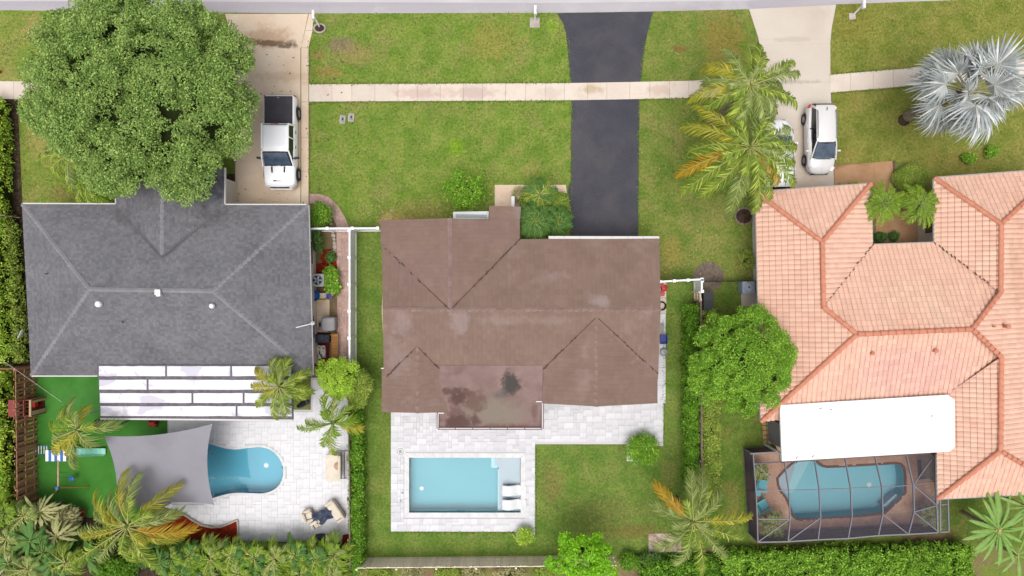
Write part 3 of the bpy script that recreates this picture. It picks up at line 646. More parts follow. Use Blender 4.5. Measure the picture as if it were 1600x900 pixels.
# ---------------------------------------------------------------- palms
def frond_mesh(name, L=3., rise=.5, droop=1.3, wl=.62, pairs=46, mleaf='frond', mr='rachis', sweep=.85, hang=.6, wleaf=.045, seed=0, start=.14, twist=0, curl=0):
    """one pinnate frond from the origin along +X, midrib plus two rows of drooping leaflets"""
    rr = np.random.default_rng(seed); V = []; F = []; mi = []
    def pt(t): return np.array([L*(t-.06*droop*t**3), curl*t*t*L, rise*L*.35*t-droop*L*.32*t**2.2])
    ns = 12; pr = [pt(i/ns) for i in range(ns+1)]
    for i, p in enumerate(pr):
        r = .035*(1-.85*i/ns)+.004
        tg = pr[min(i+1, ns)]-pr[max(i-1, 0)]; tg /= np.linalg.norm(tg); sd = np.cross([0, 0, 1], tg); sd /= np.linalg.norm(sd)
        V += [p-sd*r, p+sd*r, p+np.array([0, 0, r*1.3])]
    for i in range(ns):
        a = i*3
        for x, y in ((0, 1), (1, 2), (2, 0)): F.append((a+x, a+y, a+3+y, a+3+x)); mi.append(1)
    for k in range(pairs):
        t = start+(1-start)*(k+.5)/pairs; p = pt(t); tg = pt(min(1, t+.02))-pt(t-.02); tg /= np.linalg.norm(tg)
        sd0 = np.cross([0, 0, 1], tg); sd0 /= np.linalg.norm(sd0)
        env = min(1, (t-start)*5+.25)*(1-max(0, t-.55)**1.6*1.75); l0 = wl*max(.25, env)
        for sg in (-1, 1):
            l = l0*rr.uniform(.8, 1.1); sw = sweep*rr.uniform(.75, 1.3)+.5*max(0, t-.6); hg = hang*rr.uniform(.6, 1.5)
            d = sd0*sg*math.cos(sw)+tg*math.sin(sw); d = d+np.array([0, 0, .12]); d /= np.linalg.norm(d)
            a = p; b = p+d*l*.5; c = p+d*l*.95+np.array([0, 0, -hg*l]); b[2] -= hg*l*.25
            wv = np.cross(d, [0, 0, 1]); wv = wv/np.linalg.norm(wv)*wleaf/2+np.array([0, 0, rr.uniform(-.4, .4)*wleaf])
            n = len(V); V += [a-wv*.5, a+wv*.5, b+wv, b-wv, c+wv*.15, c-wv*.15]
            F += [(n, n+1, n+2, n+3), (n+3, n+2, n+4, n+5)]; mi += [0, 0]
    return np_mesh(name, np.array(V), np.array(F), [M[mleaf], M[mr]], mi=mi, off=(0, 0, 0))
def palm(px, py, h, label, tips, mats=None, name='palm_tree', group=None, lean=(0, 0), tr=.14, wl=.6, pairs=44, fill=4, drop=.5, special=None, seed=0, base_flare=1.5, cat='palm', meshset={}, wleaf=.045, hang=.75):
    """fronds reach the tips given in photograph pixels; special {index: material}"""
    c = P(px, py, h); b = Vector((c.x+lean[0], c.y+lean[1], 0)); t = thing(name, label, cat, (b.x, b.y, 0), group); rd = random.Random(seed)
    tr_ = MB(); prs = []; rs = []
    nseg = max(6, int(h/.35))
    for i in range(nseg+1):
        q = i/nseg; prs.append(b.lerp(c, q)-Vector((lean[0], lean[1], 0))*.0+Vector((0, 0, -.05 if i == 0 else 0))); rs.append(tr*(1+(base_flare-1)*(1-q)**4)*(1+(.07 if i % 2 else -.03)))
    tr_.tube(prs, rs, 10).build('trunk', M['palmtrunk'], t, smooth=True)
    mats = mats or ['frond']
    MB().tube([c-Vector((0, 0, .5)), c-Vector((0, 0, .1)), c+Vector((0, 0, .35))], [tr*1.3, tr*1.5, tr*.3], 8).build('crownshaft', M['rachis_g'], t, smooth=True)
    full = [(tx, ty, None) for tx, ty in tips]; ang0 = rd.uniform(0, 6)
    mean = sum(math.hypot(tx-px, ty-py) for tx, ty in tips)/len(tips)
    for k in range(fill):
        a = ang0+k*2.4; full.append((px+math.cos(a)*mean*.45, py+math.sin(a)*mean*.45, 'up'))
    for i, (tx, ty, up) in enumerate(full):
        zt = h-drop*rd.uniform(.3, 1.6) if not up else h+.5
        e = P(tx, ty, zt); d = e-c; hl = math.hypot(d.x, d.y); L = max(.5, hl*1.02)
        mk = (special or {}).get(i, rd.choice(mats)); var = rd.randrange(3); Lq = round(L*2)/2 or .5; dr = .9 if not up else .3
        key = (mk, var, Lq, wl, pairs, bool(up), wleaf, hang)
        if key not in meshset:
            meshset[key] = frond_mesh('frond', Lq, rise=1.0 if not up else 2.2, droop=1.5+.35*var if not up else .9, wl=wl*(1 if not up else .7), pairs=max(12, int(pairs*1.25*min(1, Lq/2.6))), mleaf=mk, mr='rachis_g' if mk in ('frond_dk', 'frond_br') else 'rachis', seed=var*7+len(meshset), curl=(-.08, 0, .09)[var], wleaf=wleaf, hang=hang)
        o = link('frond', meshset[key], t, c+Vector((0, 0, rd.uniform(-.1, .15)))-parent_world(t)); az = math.atan2(d.y, d.x)
        o.rotation_euler = (rd.uniform(-.15, .15), rd.uniform(-.08, .1), az); sc = L/(Lq*.93); o.scale = (sc, sc, sc)
        if (special or {}).get(i) in ('frond_y', 'frond_o'): o['label'] = 'yellowing palm frond'
    return t
def ring_tips(px, py, r, n, jit=.15, seed=0, ph=0, sy=1):
    rd = random.Random(seed); return [(px+math.cos(ph+2*math.pi*k/n+rd.uniform(-.2, .2))*r*(1+rd.uniform(-jit, jit)), py+math.sin(ph+2*math.pi*k/n+rd.uniform(-.2, .2))*r*sy*(1+rd.uniform(-jit, jit))) for k in range(n)]
def fan_mesh(name, R_=1.2, seg=30, arc=300, mleaf='silver', mr='silver_st', droop=.35, seed=0, stem=1.3):
    """costapalmate fan: petiole along +X then pleated segments, split and drooping at the tips"""
    rr = np.random.default_rng(seed); V = []; F = []; mi = []
    for i in range(5):
        q = i/4; x = stem*q; z = .25*math.sin(q*1.6)*stem*.6; r = .03; V += [(x, -r, z), (x, r, z), (x, 0, z+r)]
    for i in range(4):
        for a, b in ((0, 1), (1, 2), (2, 0)): F.append((i*3+a, i*3+b, i*3+3+b, i*3+3+a)); mi.append(1)
    hub = np.array([stem, 0, .25*math.sin(1.6)*stem*.6])
    for k in range(seg):
        a = R(-arc/2+arc*(k+.5)/seg); da = R(arc/seg/2); l = R_*(1-.25*abs(a)/math.pi)*rr.uniform(.9, 1.08)
        def q(ang, r, dz): return hub+np.array([math.cos(ang)*r, math.sin(ang)*r, dz-droop*(r/R_)**2.2*R_*.6+.1*r])
        n = len(V); tipdz = rr.uniform(-.3, .1); o_ = rr.uniform(-.5, .5)*da
        V += [hub, q(a-da, l*.5, -.02), q(a, l*.5, .03), q(a+da, l*.5, -.02), q(a-da*.42+o_, l*.76, -.03+tipdz*.4), q(a+da*.42+o_, l*.76, -.03+tipdz*.4), q(a+o_*1.5, l, tipdz), q(a+o_, l*.76, .015+tipdz*.4)]
        F += [(n, n+1, n+2, n+2), (n, n+2, n+3, n+3), (n+1, n+4, n+7, n+2), (n+2, n+7, n+5, n+3), (n+4, n+6, n+7, n+7), (n+7, n+6, n+5, n+5)]; mi += [0]*6
    V = np.array(V, float); me = bpy.data.meshes.new(name); fs = [tuple(dict.fromkeys(f)) for f in F]
    me.from_pydata([tuple(v) for v in V], [], fs); me.materials.append(M[mleaf]); me.materials.append(M[mr]); me.polygons.foreach_set('material_index', mi)
    return me
def paddle_mesh(name, L=1.8, W=.42, droop=.5, m='banana', seed=0, n=12, stem=.25, rise=.6, notch=.06, cup=.35):
    """long paddle leaf with a raised midrib and a slightly torn edge"""
    rr = np.random.default_rng(seed); V = []; F = []; mi = []
    T = L+stem
    for i in range(n+1):
        t = i/n; s_ = stem+L*t; u = s_/T; z = rise*.5*u*T*.8-droop*T*.6*u**2; wv = W/2*(math.sin(math.pi*min(1, t*.92+.06))**.55)*(1-notch*(i % 2)*rr.uniform(.5, 2)) if 0 < i < n else .01
        V += [(s_*(1-.1*u), -wv, z-cup*wv*.6), (s_*(1-.1*u), -wv*.04, z+cup*wv*.2), (s_*(1-.1*u), wv*.04, z+cup*wv*.2), (s_*(1-.1*u), wv, z-cup*wv*.6)]
    for i in range(n):
        a = i*4
        for k in range(3): F.append((a+k, a+k+1, a+4+k+1, a+4+k)); mi.append(1 if k == 1 else 0)
    b = len(V); V += [(0, -.025, 0), (0, .025, 0), (stem, .02, V[0][2]+.03), (stem, -.02, V[0][2]+.03)]; F.append((b, b+1, b+2, b+3)); mi.append(1)
    return np_mesh(name, np.array(V), np.array(F), [M[m], M['rachis'] if m == 'banana' else M['rachis_g']], mi=mi, smooth=False, off=(0, 0, 0))
def leafy(px, py, h, label, tips, meshes, name='banana_plant', cat='plant', group=None, stemr=.1, drop=.4, baselen=1.0, seed=0, leafname='leaf'):
    c = P(px, py, h); t = thing(name, label, cat, (c.x, c.y, 0), group); rd = random.Random(seed)
    MB().tube([(c.x, c.y, -.02), (c.x, c.y, h*.6), (c.x, c.y, h+.05)], [stemr*1.3, stemr, stemr*.6], 8).build('stem', M['palmtrunk'], t, smooth=True)
    for i, (tx, ty) in enumerate(tips):
        e = P(tx, ty, h-drop*.5); d = e-c; L = math.hypot(d.x, d.y)
        o = link(leafname, rd.choice(meshes), t, c-parent_world(t)+Vector((0, 0, rd.uniform(-.2, .12)))); o.rotation_euler = (rd.uniform(-.35, .35), rd.uniform(-.15, .25), math.atan2(d.y, d.x)); k = L/baselen*rd.uniform(.95, 1.05); o.scale = (k, k*rd.uniform(.85, 1.1), k)
    return t

# ================================================================ THE SETTING
def sheet(name, pts, m, z, kind='structure', px=True, parent=None, thick=0):
    q = [(p.x, p.y) for p in PP(pts)] if px else pts
    b = MB()
    if thick: b.prism(q, z-thick, z)
    else: b.sheet(q, z)
    return b.build(name, m, parent, origin=(0, 0, 0) if parent is None else 'auto', kind=kind if parent is None else None)
sheet('ground', [(-4000, -4000), (5600, -4000), (5600, 4900), (-4000, 4900)], M['rough'], 0)
LAWNS = []
def lawn(pts, m, z=.02, gm='grass_t', dens=1.0): LAWNS.append((pts, gm, dens)); return sheet('lawn', pts, M[m], z-.006+.0012*len(LAWNS))
RD = [(-400, 14), (0, 16), (380, 20), (500, 21), (870, 20), (1020, 18), (1170, 14.5), (1300, 8), (1500, 0), (2000, -30)]
sheet('road', RD+[(2000, -260), (-400, -260)], M['road'], .012)
sheet('road_edge', [(-400, 1), (380, 3), (870, 5), (1170, 1), (1300, -7), (2000, -46), (2000, -120), (-400, -110)], M['gutter'], .018)
lawn([(-400, 14), (0, 16), (380, 20), (380, 130), (0, 127), (-400, 124)], 'lawn_west')
lawn([(-60, 155), (0, 155), (365, 157), (362, 330), (-60, 330)], 'lawn_west')
lawn([(485, 21), (870, 20), (884, 45), (888, 90), (893, 130), (483, 132)], 'lawn_mid')
lawn([(484, 160), (893, 157), (892, 285), (888, 292), (892, 380), (592, 384), (547, 352), (535, 330), (514, 308), (484, 300)], 'lawn_mid')
lawn([(1020, 18), (1172, 14.5), (1184, 60), (1192, 123), (1001, 128), (1004, 90), (1012, 50)], 'lawn_east')
lawn([(998, 155), (1192, 150), (1196, 320), (1200, 330), (1200, 437), (1028, 440), (1028, 372), (997, 370)], 'lawn_east')
lawn([(1306, 7), (1500, 0), (2000, -30), (2000, 66), (1600, 94), (1430, 106), (1297, 117), (1296, 70), (1298, 45)], 'lawn_far')
lawn([(1299, 145), (1430, 134), (1600, 122), (2000, 94), (2000, 244), (1600, 276), (1460, 280), (1445, 274), (1420, 258), (1397, 252), (1303, 258)], 'lawn_far')
lawn([(553, 362), (612, 360), (616, 560), (618, 640), (611, 645), (611, 830), (836, 831), (836, 694), (1036, 697), (1040, 440), (1093, 437), (1093, 872), (960, 872), (760, 870), (553, 874)], 'lawn_back', gm='grass_d')
lawn([(1096, 438), (1186, 437), (1200, 640), (1216, 660), (1216, 698), (1162, 702), (1172, 835), (1172, 852), (1096, 858)], 'lawn_side')
lawn([(1466, 775), (1640, 768), (1640, 860), (1466, 842)], 'lawn_side', gm='grass_d')
sheet('artificial_turf', [(50, 575), (270, 575), (270, 690), (262, 760), (262, 792), (240, 800), (200, 815), (110, 805), (56, 790)], M['turf'], .024)
LAWNS.append(([(50, 586), (262, 586), (262, 760), (110, 800), (56, 788)], None, 0))

# ---- concrete: slabs are pieces of their own
def lerp2(a, b, t): return (a[0]+(b[0]-a[0])*t, a[1]+(b[1]-a[1])*t)
def edge_y(tab, x):
    for (x0, y0), (x1, y1) in zip(tab[:-1], tab[1:]):
        if x0 <= x <= x1: return y0+(y1-y0)*(x-x0)/(x1-x0)
    return tab[-1][1] if x > tab[-1][0] else tab[0][1]
def slab(parent, quad, m, z=.05, name='slab', gap=.22, thick=.05):
    cx = sum(p[0] for p in quad)/len(quad); cy = sum(p[1] for p in quad)/len(quad)
    q = []
    for p in quad:
        d = math.hypot(p[0]-cx, p[1]-cy); k = 1-gap/max(d, 1); q.append((cx+(p[0]-cx)*k, cy+(p[1]-cy)*k))
    b = MB().prism([(p.x, p.y) for p in PP(q)], z-thick, z+random.uniform(-.003, .003)); return b.build(name, M[m], parent, bevel=0)
sw = thing('sidewalk', None, None); sw['kind'] = 'structure'
TOP = [(-100, 126), (0, 127), (470, 132), (485, 132), (890, 130), (1000, 128), (1090, 126), (1195, 121), (1297, 117), (1430, 106), (1700, 85)]
BOT = [(-100, 154), (0, 155), (470, 159), (485, 159), (890, 157), (1000, 155), (1090, 153), (1195, 149), (1297, 145), (1430, 134), (1700, 113)]
x = -100
while x < 1700:
    x2 = x+random.choice((30, 31, 36))
    if not (366 < x < 482) and not (1192 < x < 1297):
        if x < 366 < x2: x2 = 366
        if x < 1192 < x2: x2 = 1192
        slab(sw, [(x, edge_y(TOP, x)), (x2, edge_y(TOP, x2)), (x2, edge_y(BOT, x2)), (x, edge_y(BOT, x))], 'conc_side', .045)
        x = x2
    else: x = 483 if x < 482 else 1297
dw = thing('west_driveway', None, None); dw.name = 'driveway'; dw['kind'] = 'structure'
for (ya, yb, la, lb) in ((22, 75, 352, 366), (75, 130, 366, 366), (130, 185, 366, 366), (185, 252, 366, 366), (252, 322, 368, 368)):
    rr_ = lambda y: 477+ (8 if y < 30 else 2 if y < 76 else 0) - 7
    ra, rb = (482, 471) if ya == 22 else (470, 470)
    slab(dw, [(la, ya), (ra, ya), (rb, yb), (lb, yb)], 'conc_tan', .05, gap=.15)
for (a, b, xa, xb) in ((22, 48, 483, 477), (48, 75, 477, 471), (75, 130, 471, 471), (130, 159, 471, 471), (159, 215, 471, 471), (215, 268, 471, 471), (268, 322, 471, 471)):
    wa = 8 if a < 30 else 11.5
    slab(dw, [(xa, a), (xa+(8 if a == 22 else 11.5), a), (xb+11.5, b), (xb, b)], 'conc_tan', .056, name='kerb_strip', gap=.2)
sheet('soil_bed', [(350, 272), (367, 272), (367, 322), (350, 322)], M['mulch_dark'], .03)
def ragged(pts, step=6, j=.55):
    out = []
    for a, b in zip(pts, pts[1:]+pts[:1]):
        n_ = max(1, int(math.hypot(b[0]-a[0], b[1]-a[1])/step))
        for i in range(n_): q = lerp2(a, b, i/n_); out.append((q[0]+random.uniform(-j, j), q[1]+random.uniform(-j, j)*.6))
    return out
ad = sheet('driveway', ragged([(871, 21), (1020, 18.5), (1012, 50), (1007, 75), (1004, 100), (1001, 128.5), (892, 130.5), (890, 110), (888, 90), (886, 68), (884, 52), (880, 36)]), M['asphalt'], .03)
b_ = []
sheet('driveway', ragged([(893, 156.8), (999, 155), (998, 260), (997, 376), (891, 378), (890, 312), (887, 300), (889, 290), (892, 285)]), M['asphalt'], .03)
er = thing('driveway', None, None); er['kind'] = 'structure'
slab(er, [(1170, 14.5), (1306, 8), (1299, 45), (1297, 68), (1187, 72), (1184, 58)], 'conc_pale', .05, gap=.12)
slab(er, [(1187, 72), (1297, 68), (1297, 128), (1192, 132)], 'conc_pale', .05, gap=.12)
slab(er, [(1192, 132), (1297, 128), (1300, 200), (1194, 204)], 'conc_pale', .05, gap=.12)
slab(er, [(1194, 204), (1300, 200), (1303, 300), (1196, 310)], 'conc_pale', .05, gap=.12)
ew = thing('footpath', None, None); ew['kind'] = 'structure'
slab(ew, [(1303, 259), (1365, 254), (1366, 298), (1303, 298)], 'conc_brown', .045, gap=.15)
slab(ew, [(1365, 254), (1395, 251.5), (1396, 300), (1366, 300)], 'conc_brown', .045, gap=.15)
slab(ew, [(1368, 300), (1396, 300), (1400, 330), (1368, 330)], 'conc_brown', .045, gap=.15)
slab(ew, [(1368, 330), (1443, 330), (1441, 378), (1367, 378)], 'conc_brown', .045, gap=.15)
for i in range(8): MB().cbox(tuple(P(1396.5+i*.2, 254+i*5.4, .06)), (.12, .18, .1), rz=.1).build('edging_brick', M['brown_dark'], ew)
slab(ew, [(1444, 318), (1459, 317), (1459, 378), (1444, 379)], 'conc_side', .07, name='step', gap=.15)
fp = thing('footpath', None, None); fp['kind'] = 'structure'
slab(fp, [(773, 289), (884, 289), (886, 302), (773, 302)], 'conc_pink', .05, gap=.1)
slab(fp, [(773, 302), (830, 302), (830, 345), (773, 345)], 'conc_pink', .05, gap=.1)
# side strip of the brown house
ss = thing('side_path', None, None); ss['kind'] = 'structure'
slab(ss, [(1020, 440), (1041, 440), (1041, 465), (1020, 465)], 'conc_side', .04); slab(ss, [(1020, 465), (1041, 465), (1041, 490), (1020, 490)], 'conc_side', .04)
for i in range(5): slab(ss, [(1018, 490+i*28), (1040, 490+i*28), (1039.5, 518+i*28), (1018, 518+i*28)], 'travertine', .05)

# ---- pink garden path of the grey house
pth = thing('garden_path', None, None); pth['kind'] = 'structure'
path_poly = [(484, 303), (500, 303), (514, 308), (528, 322), (538, 338), (546, 356), (548, 420), (549, 500), (550, 590), (528, 590), (527, 470), (526, 420), (526, 352), (519, 338), (512, 325), (502, 318), (484, 318)]
pq = [(p.x, p.y) for p in PP(path_poly)]
MB().prism(pq, .0, .02).build('grout_bed', M['pink_paver'], pth)
pave(pth, [pq], M['pink_paver'], unit=.11, sizes=((2, 1), (1, 2), (2, 2)), wts=(6, 6, 1), gap=.008, z=.015, h=.04, name='paver', max_obj=0)
sheet('soil_bed', [(484, 318), (512, 325), (526, 352), (528, 590), (482, 590)], M['soil'], .012)
sheet('mulch_bed', [(505, 390), (525, 388), (527, 420), (512, 424), (500, 404)], M['mulch'], .022)
sheet('mulch_bed', [(486, 414), (506, 410), (508, 428), (486, 432)], M['mulch'], .022)
sheet('patio_slab', [(486, 466), (515, 466), (515, 494), (486, 494)], M['conc_tan'], .035)
def stones(pts, r, name, label, parent=None, m='stone', grp=None):
    for i, (a, b) in enumerate(pts):
        p = P(a, b, 0); rr_ = r*random.uniform(.75, 1.25); bm = bmesh.new(); bmesh.ops.create_icosphere(bm, subdivisions=1, radius=rr_)
        for v in bm.verts: v.co = Vector((v.co.x*random.uniform(.8, 1.2), v.co.y*random.uniform(.8, 1.2), v.co.z*.55))
        me = bpy.data.meshes.new(name); bm.to_mesh(me); bm.free(); me.materials.append(M[m]); o = link(name, me, parent, (p.x, p.y, .04) if parent is None else Vector((p.x, p.y, .04))-parent_world(parent))
        o.rotation_euler = (0, 0, random.uniform(0, 6))
        if parent is None: tag(o, label, 'rock', grp)
bd = thing('stone_edging', 'line of pale rocks edging the planting bed beside the pink path', 'edging', tuple(P(521, 370)))
stones([(520.5, 362), (521, 368), (522, 374), (522.5, 380), (523, 386), (523, 392), (517, 350), (512, 340), (508, 331), (499, 322)], .13, 'rock', None, bd)

# ---- travertine deck of the grey house
from math import cos, sin
A_POOL = [(240, 700), (262, 692), (300, 689), (322, 691), (345, 699), (368, 703), (392, 699), (410, 698), (426, 704), (438, 716), (444, 734), (441, 752), (430, 765), (412, 771), (392, 770), (365, 769), (345, 774), (325, 780), (300, 784), (268, 782), (246, 770), (236, 745), (235, 720)]
def smooth_poly(pts, it=2):
    for _ in range(it):
        q = []
        for i in range(len(pts)):
            a = pts[i]; b = pts[(i+1) % len(pts)]; q += [lerp2(a, b, .25), lerp2(a, b, .75)]
        pts = q
    return pts
A_POOL = smooth_poly(A_POOL)
def scale_poly(pts, d):
    """offset outward by d (px)"""
    s_ = 1 if area2(pts) > 0 else -1; out = []; n = len(pts)
    for i in range(n):
        a = pts[i-1]; b = pts[i]; c = pts[(i+1) % n]; e1 = (b[0]-a[0], b[1]-a[1]); e2 = (c[0]-b[0], c[1]-b[1])
        l1 = math.hypot(*e1) or 1; l2 = math.hypot(*e2) or 1; n1 = (e1[1]/l1*s_, -e1[0]/l1*s_); n2 = (e2[1]/l2*s_, -e2[0]/l2*s_)
        nx, ny = n1[0]+n2[0], n1[1]+n2[1]; l = math.hypot(nx, ny) or 1; k = d/max(.4, (nx/l*n1[0]+ny/l*n1[1])); out.append((b[0]+nx/l*k, b[1]+ny/l*k))
    return out
def w2(pts, z=0): return [(p.x, p.y) for p in PP(pts, z)]
def ring_mesh(b, inner, outer, z0, z1):
    n = len(inner)
    V = [(p[0], p[1], z) for q in (inner, outer) for z in (z0, z1) for p in q]
    F = []
    for i in range(n):
        j = (i+1) % n
        F += [(n+i, n+j, 3*n+j, 3*n+i), (i, j, n+j, n+i), (2*n+j, 2*n+i, 3*n+i, 3*n+j)]
    return b.add(V, F)
DECK_A = [(262, 640), (262, 700), (236, 745), (250, 790), (285, 800), (315, 818), (340, 822), (372, 812), (373, 845), (549, 848), (549, 590), (486, 590), (486, 640)]
def deck_base(name, poly, hole, m):
    """flat grout bed with a hole for the pool"""
    bm = bmesh.new()
    def loop(pts): vs = [bm.verts.new((p[0], p[1], .029)) for p in pts]; return [bm.edges.new((vs[i], vs[(i+1) % len(vs)])) for i in range(len(vs))]
    es = loop(poly)
    if hole: es += loop(hole)
    bmesh.ops.triangle_fill(bm, use_beauty=True, edges=es)
    bmesh.ops.recalc_face_normals(bm, faces=bm.faces)
    if bm.faces and sum(f.normal.z for f in bm.faces) < 0: bmesh.ops.reverse_faces(bm, faces=bm.faces)
    me = bpy.data.meshes.new(name); bm.to_mesh(me); bm.free(); me.materials.append(m); return me
def pool(label, poly, m, depth=.85, wl=-.10, step=None, cop=4.5, copm='coping', loc=None, top=.062, cop_segs=True):
    wp = w2(poly); cx = sum(p[0] for p in wp)/len(wp); cy = sum(p[1] for p in wp)/len(wp)
    t = thing('swimming_pool', label, 'pool', (cx, cy, 0)); b = MB(); n = len(wp)
    s_ = wp if area2(wp) > 0 else wp[::-1]
    b.add([(p[0], p[1], -depth) for p in s_], [tuple(range(n))]); b.add([(p[0], p[1], z) for z in (-depth, top-.02) for p in s_], [(i, n+i, n+(i+1) % n, (i+1) % n) for i in range(n)])
    me = bpy.data.meshes.new('basin'); me.from_pydata([(v[0]-cx, v[1]-cy, v[2]) for v in b.v], [], b.f); me.materials.append(M[m]); link('basin', me, t)
    bw = MB().sheet(s_, wl); o = bw.build('water', M['water'], t)
    if cop:
        ins = poly; outs = scale_poly(poly, cop)
        if cop_segs:
            k = max(1, len(ins)//40) if len(ins) > 12 else 1
            if len(ins) > 12:
                for i in range(0, len(ins), 2):
                    a, b2, c = i, (i+1) % len(ins), (i+2) % len(ins)
                    q = [ins[a], ins[b2], ins[c], outs[c], outs[b2], outs[a]]; slab(t, q, copm, top, name='coping_stone', gap=.12, thick=.06)
            else:
                for i in range(len(ins)):
                    j = (i+1) % len(ins); L = math.hypot(ins[j][0]-ins[i][0], ins[j][1]-ins[i][1]); ns = max(1, round(L/13))
                    for s2 in range(ns):
                        q = [lerp2(ins[i], ins[j], s2/ns), lerp2(ins[i], ins[j], (s2+1)/ns), lerp2(outs[i], outs[j], (s2+1)/ns), lerp2(outs[i], outs[j], s2/ns)]; slab(t, q, copm, top, name='coping_stone', gap=.12, thick=.06)
    return t
# the ground sheet must be open where the pools go down
def cut_ground(polys):
    for nm in [o for o in bpy.data.objects if o.name.split('.')[0] in ('ground', 'lawn', 'artificial_turf')]:
        pass
DA = thing('pool_deck', None, None); DA['kind'] = 'structure'
link('grout_bed', deck_base('grout_bed', w2(DECK_A), w2(scale_poly(A_POOL, .4)), M['grout']), DA)
pave(DA, [w2(DECK_A)], M['travertine_white'], unit=.2, z=.024, h=.036, holes=[w2(scale_poly(A_POOL, 2))], max_obj=300, origin=tuple(P(549, 848).xy))
pa = pool('keyhole shaped blue swimming pool partly under the grey shade sail', A_POOL, 'poolshell', cop=4)
# rail and drain in that pool
MB().tube([P(322, 694, .06), P(326, 700, .35), P(331, 704, -.3)], .02, 6).build('hand_rail', M['metalgrey'], pa, smooth=True)
MB().tube([P(323, 700, .06), P(327, 706, .35), P(333, 709, -.3)], .02, 6).build('hand_rail', M['metalgrey'], pa, smooth=True)
MB().lathe(P(416, 727, -.85), [(.16, 0), (.14, .03), (.02, .035)], 12).build('drain', M['white'], pa)
MB().lathe(P(443, 729, -.1), [(.1, 0), (.1, .06)], 8).build('return_fitting', M['charcoal'], pa)

# ---- travertine deck and pool of the brown house
B_POOL = [(639.5, 715), (813.5, 715), (813.5, 800.5), (639.5, 800.5)]
DECK_B = [(611, 632), (1037, 612), (1036, 697), (988, 696), (980, 694), (836, 694), (836, 831), (611, 830)]
DB = thing('pool_deck', None, None); DB['kind'] = 'structure'
link('grout_bed', deck_base('grout_bed', w2(DECK_B), w2(B_POOL), M['grout']), DB)
pave(DB, [w2([(611, 632), (1037, 620), (1036, 694), (836, 694), (836, 831), (611, 830)])], M['travertine'], unit=.2, z=.024, h=.037, holes=[w2(scale_poly(B_POOL, 6))], max_obj=300, origin=(P(611, 0).x, P(0, 830).y))
pb = pool('rectangular turquoise swimming pool with a shallow tanning shelf', B_POOL, 'poolshell2', cop=7.5)
def pbox(b, x0, y0, x1, y1, z0, z1): a = P(x0, y1); c = P(x1, y0); return b.box(a.x, a.y, z0, c.x, c.y, z1)
pbox(MB(), 779, 715.4, 813, 800.2, -.84, -.3).build('tanning_shelf', M['shelf'], pb)
pbox(MB(), 767, 715.4, 779, 735, -.84, -.62).build('step', M['steps'], pb)
pbox(MB(), 773, 715.4, 779, 730, -.84, -.45).build('step', M['shelf'], pb)
pbox(MB(), 777.5, 735, 779.2, 800.2, -.83, -.28).build('shelf_edge', M['steps'], pb)
MB().lathe(P(659, 763, -.85), [(.14, 0), (.12, .03), (.02, .035)], 12).build('drain', M['white'], pb)
def lounger(px, py, label):
    a = P(px, py, 0); t = thing('pool_lounger', label, 'lounger', (a.x, a.y, -.3), 'white loungers standing on the tanning shelf'); n = 14; prof = []
    for i in range(n+1):
        q = i/n; x_ = -.72+1.5*q; z = .30+.2*math.sin(q*5.2+.3)+.5*max(0, q-.62)*1.5; prof.append((x_, z))
    V = []; F = []
    for (x_, z) in prof:
        for (yy, dz) in ((-.32, 0), (-.28, .03), (.28, .03), (.32, 0), (.3, -.1), (-.3, -.1)): V.append((x_, yy, z+dz))
    for i in range(n):
        for k in range(6): k2 = (k+1) % 6; F.append((i*6+k, i*6+k2, (i+1)*6+k2, (i+1)*6+k))
    F += [tuple(range(5, -1, -1)), tuple(range(n*6, n*6+6))]
    b = MB(); b.add(V, F); b.build('shell', M['white'], t, origin='local', smooth=False)
    MB().box(-.6, -.28, 0, -.45, .28, .3).build('leg', M['white'], t, origin='local'); MB().box(.35, -.28, 0, .5, .28, .35).build('leg', M['white'], t, origin='local')
    return t
lounger(803, 766, 'white wavy in-pool lounger nearer the pool steps, upper of the two on the shelf')
lounger(803, 788, 'white wavy in-pool lounger at the lower corner of the tanning shelf')
# round lid in the deck
t = thing('round_deck_lid', 'round white drain lid with ring lines set in the deck by the turquoise pool', 'lid', tuple(P(625.5, 705.5, .05)))
MB().lathe(P(625.5, 705.5, .058), [(.36, 0), (.36, .015), (.30, .02), (.29, .008), (.24, .008), (.23, .02), (.0, .02)], 24).build('lid', M['coping'], t)
MB().lathe(P(625.5, 705.5, .082), [(.2, 0), (.2, .004), (.17, .004), (.17, 0)], 24, cap=False).build('ring', M['metalgrey'], t)
MB().lathe(P(625.5, 705.5, .08), [(.1, 0), (.08, .012), (.0, .014)], 12).build('knob', M['metalgrey'], t)
for (a, b) in ((629, 770), (626, 782.5)): tag(MB().lathe(P(a, b, .062), [(.07, 0), (.06, .01), (0, .012)], 10).build('skimmer_cap', M['metalgrey']), 'small grey cap in the deck, %s one left of the turquoise pool' % ('upper' if b < 775 else 'lower'), 'cap')

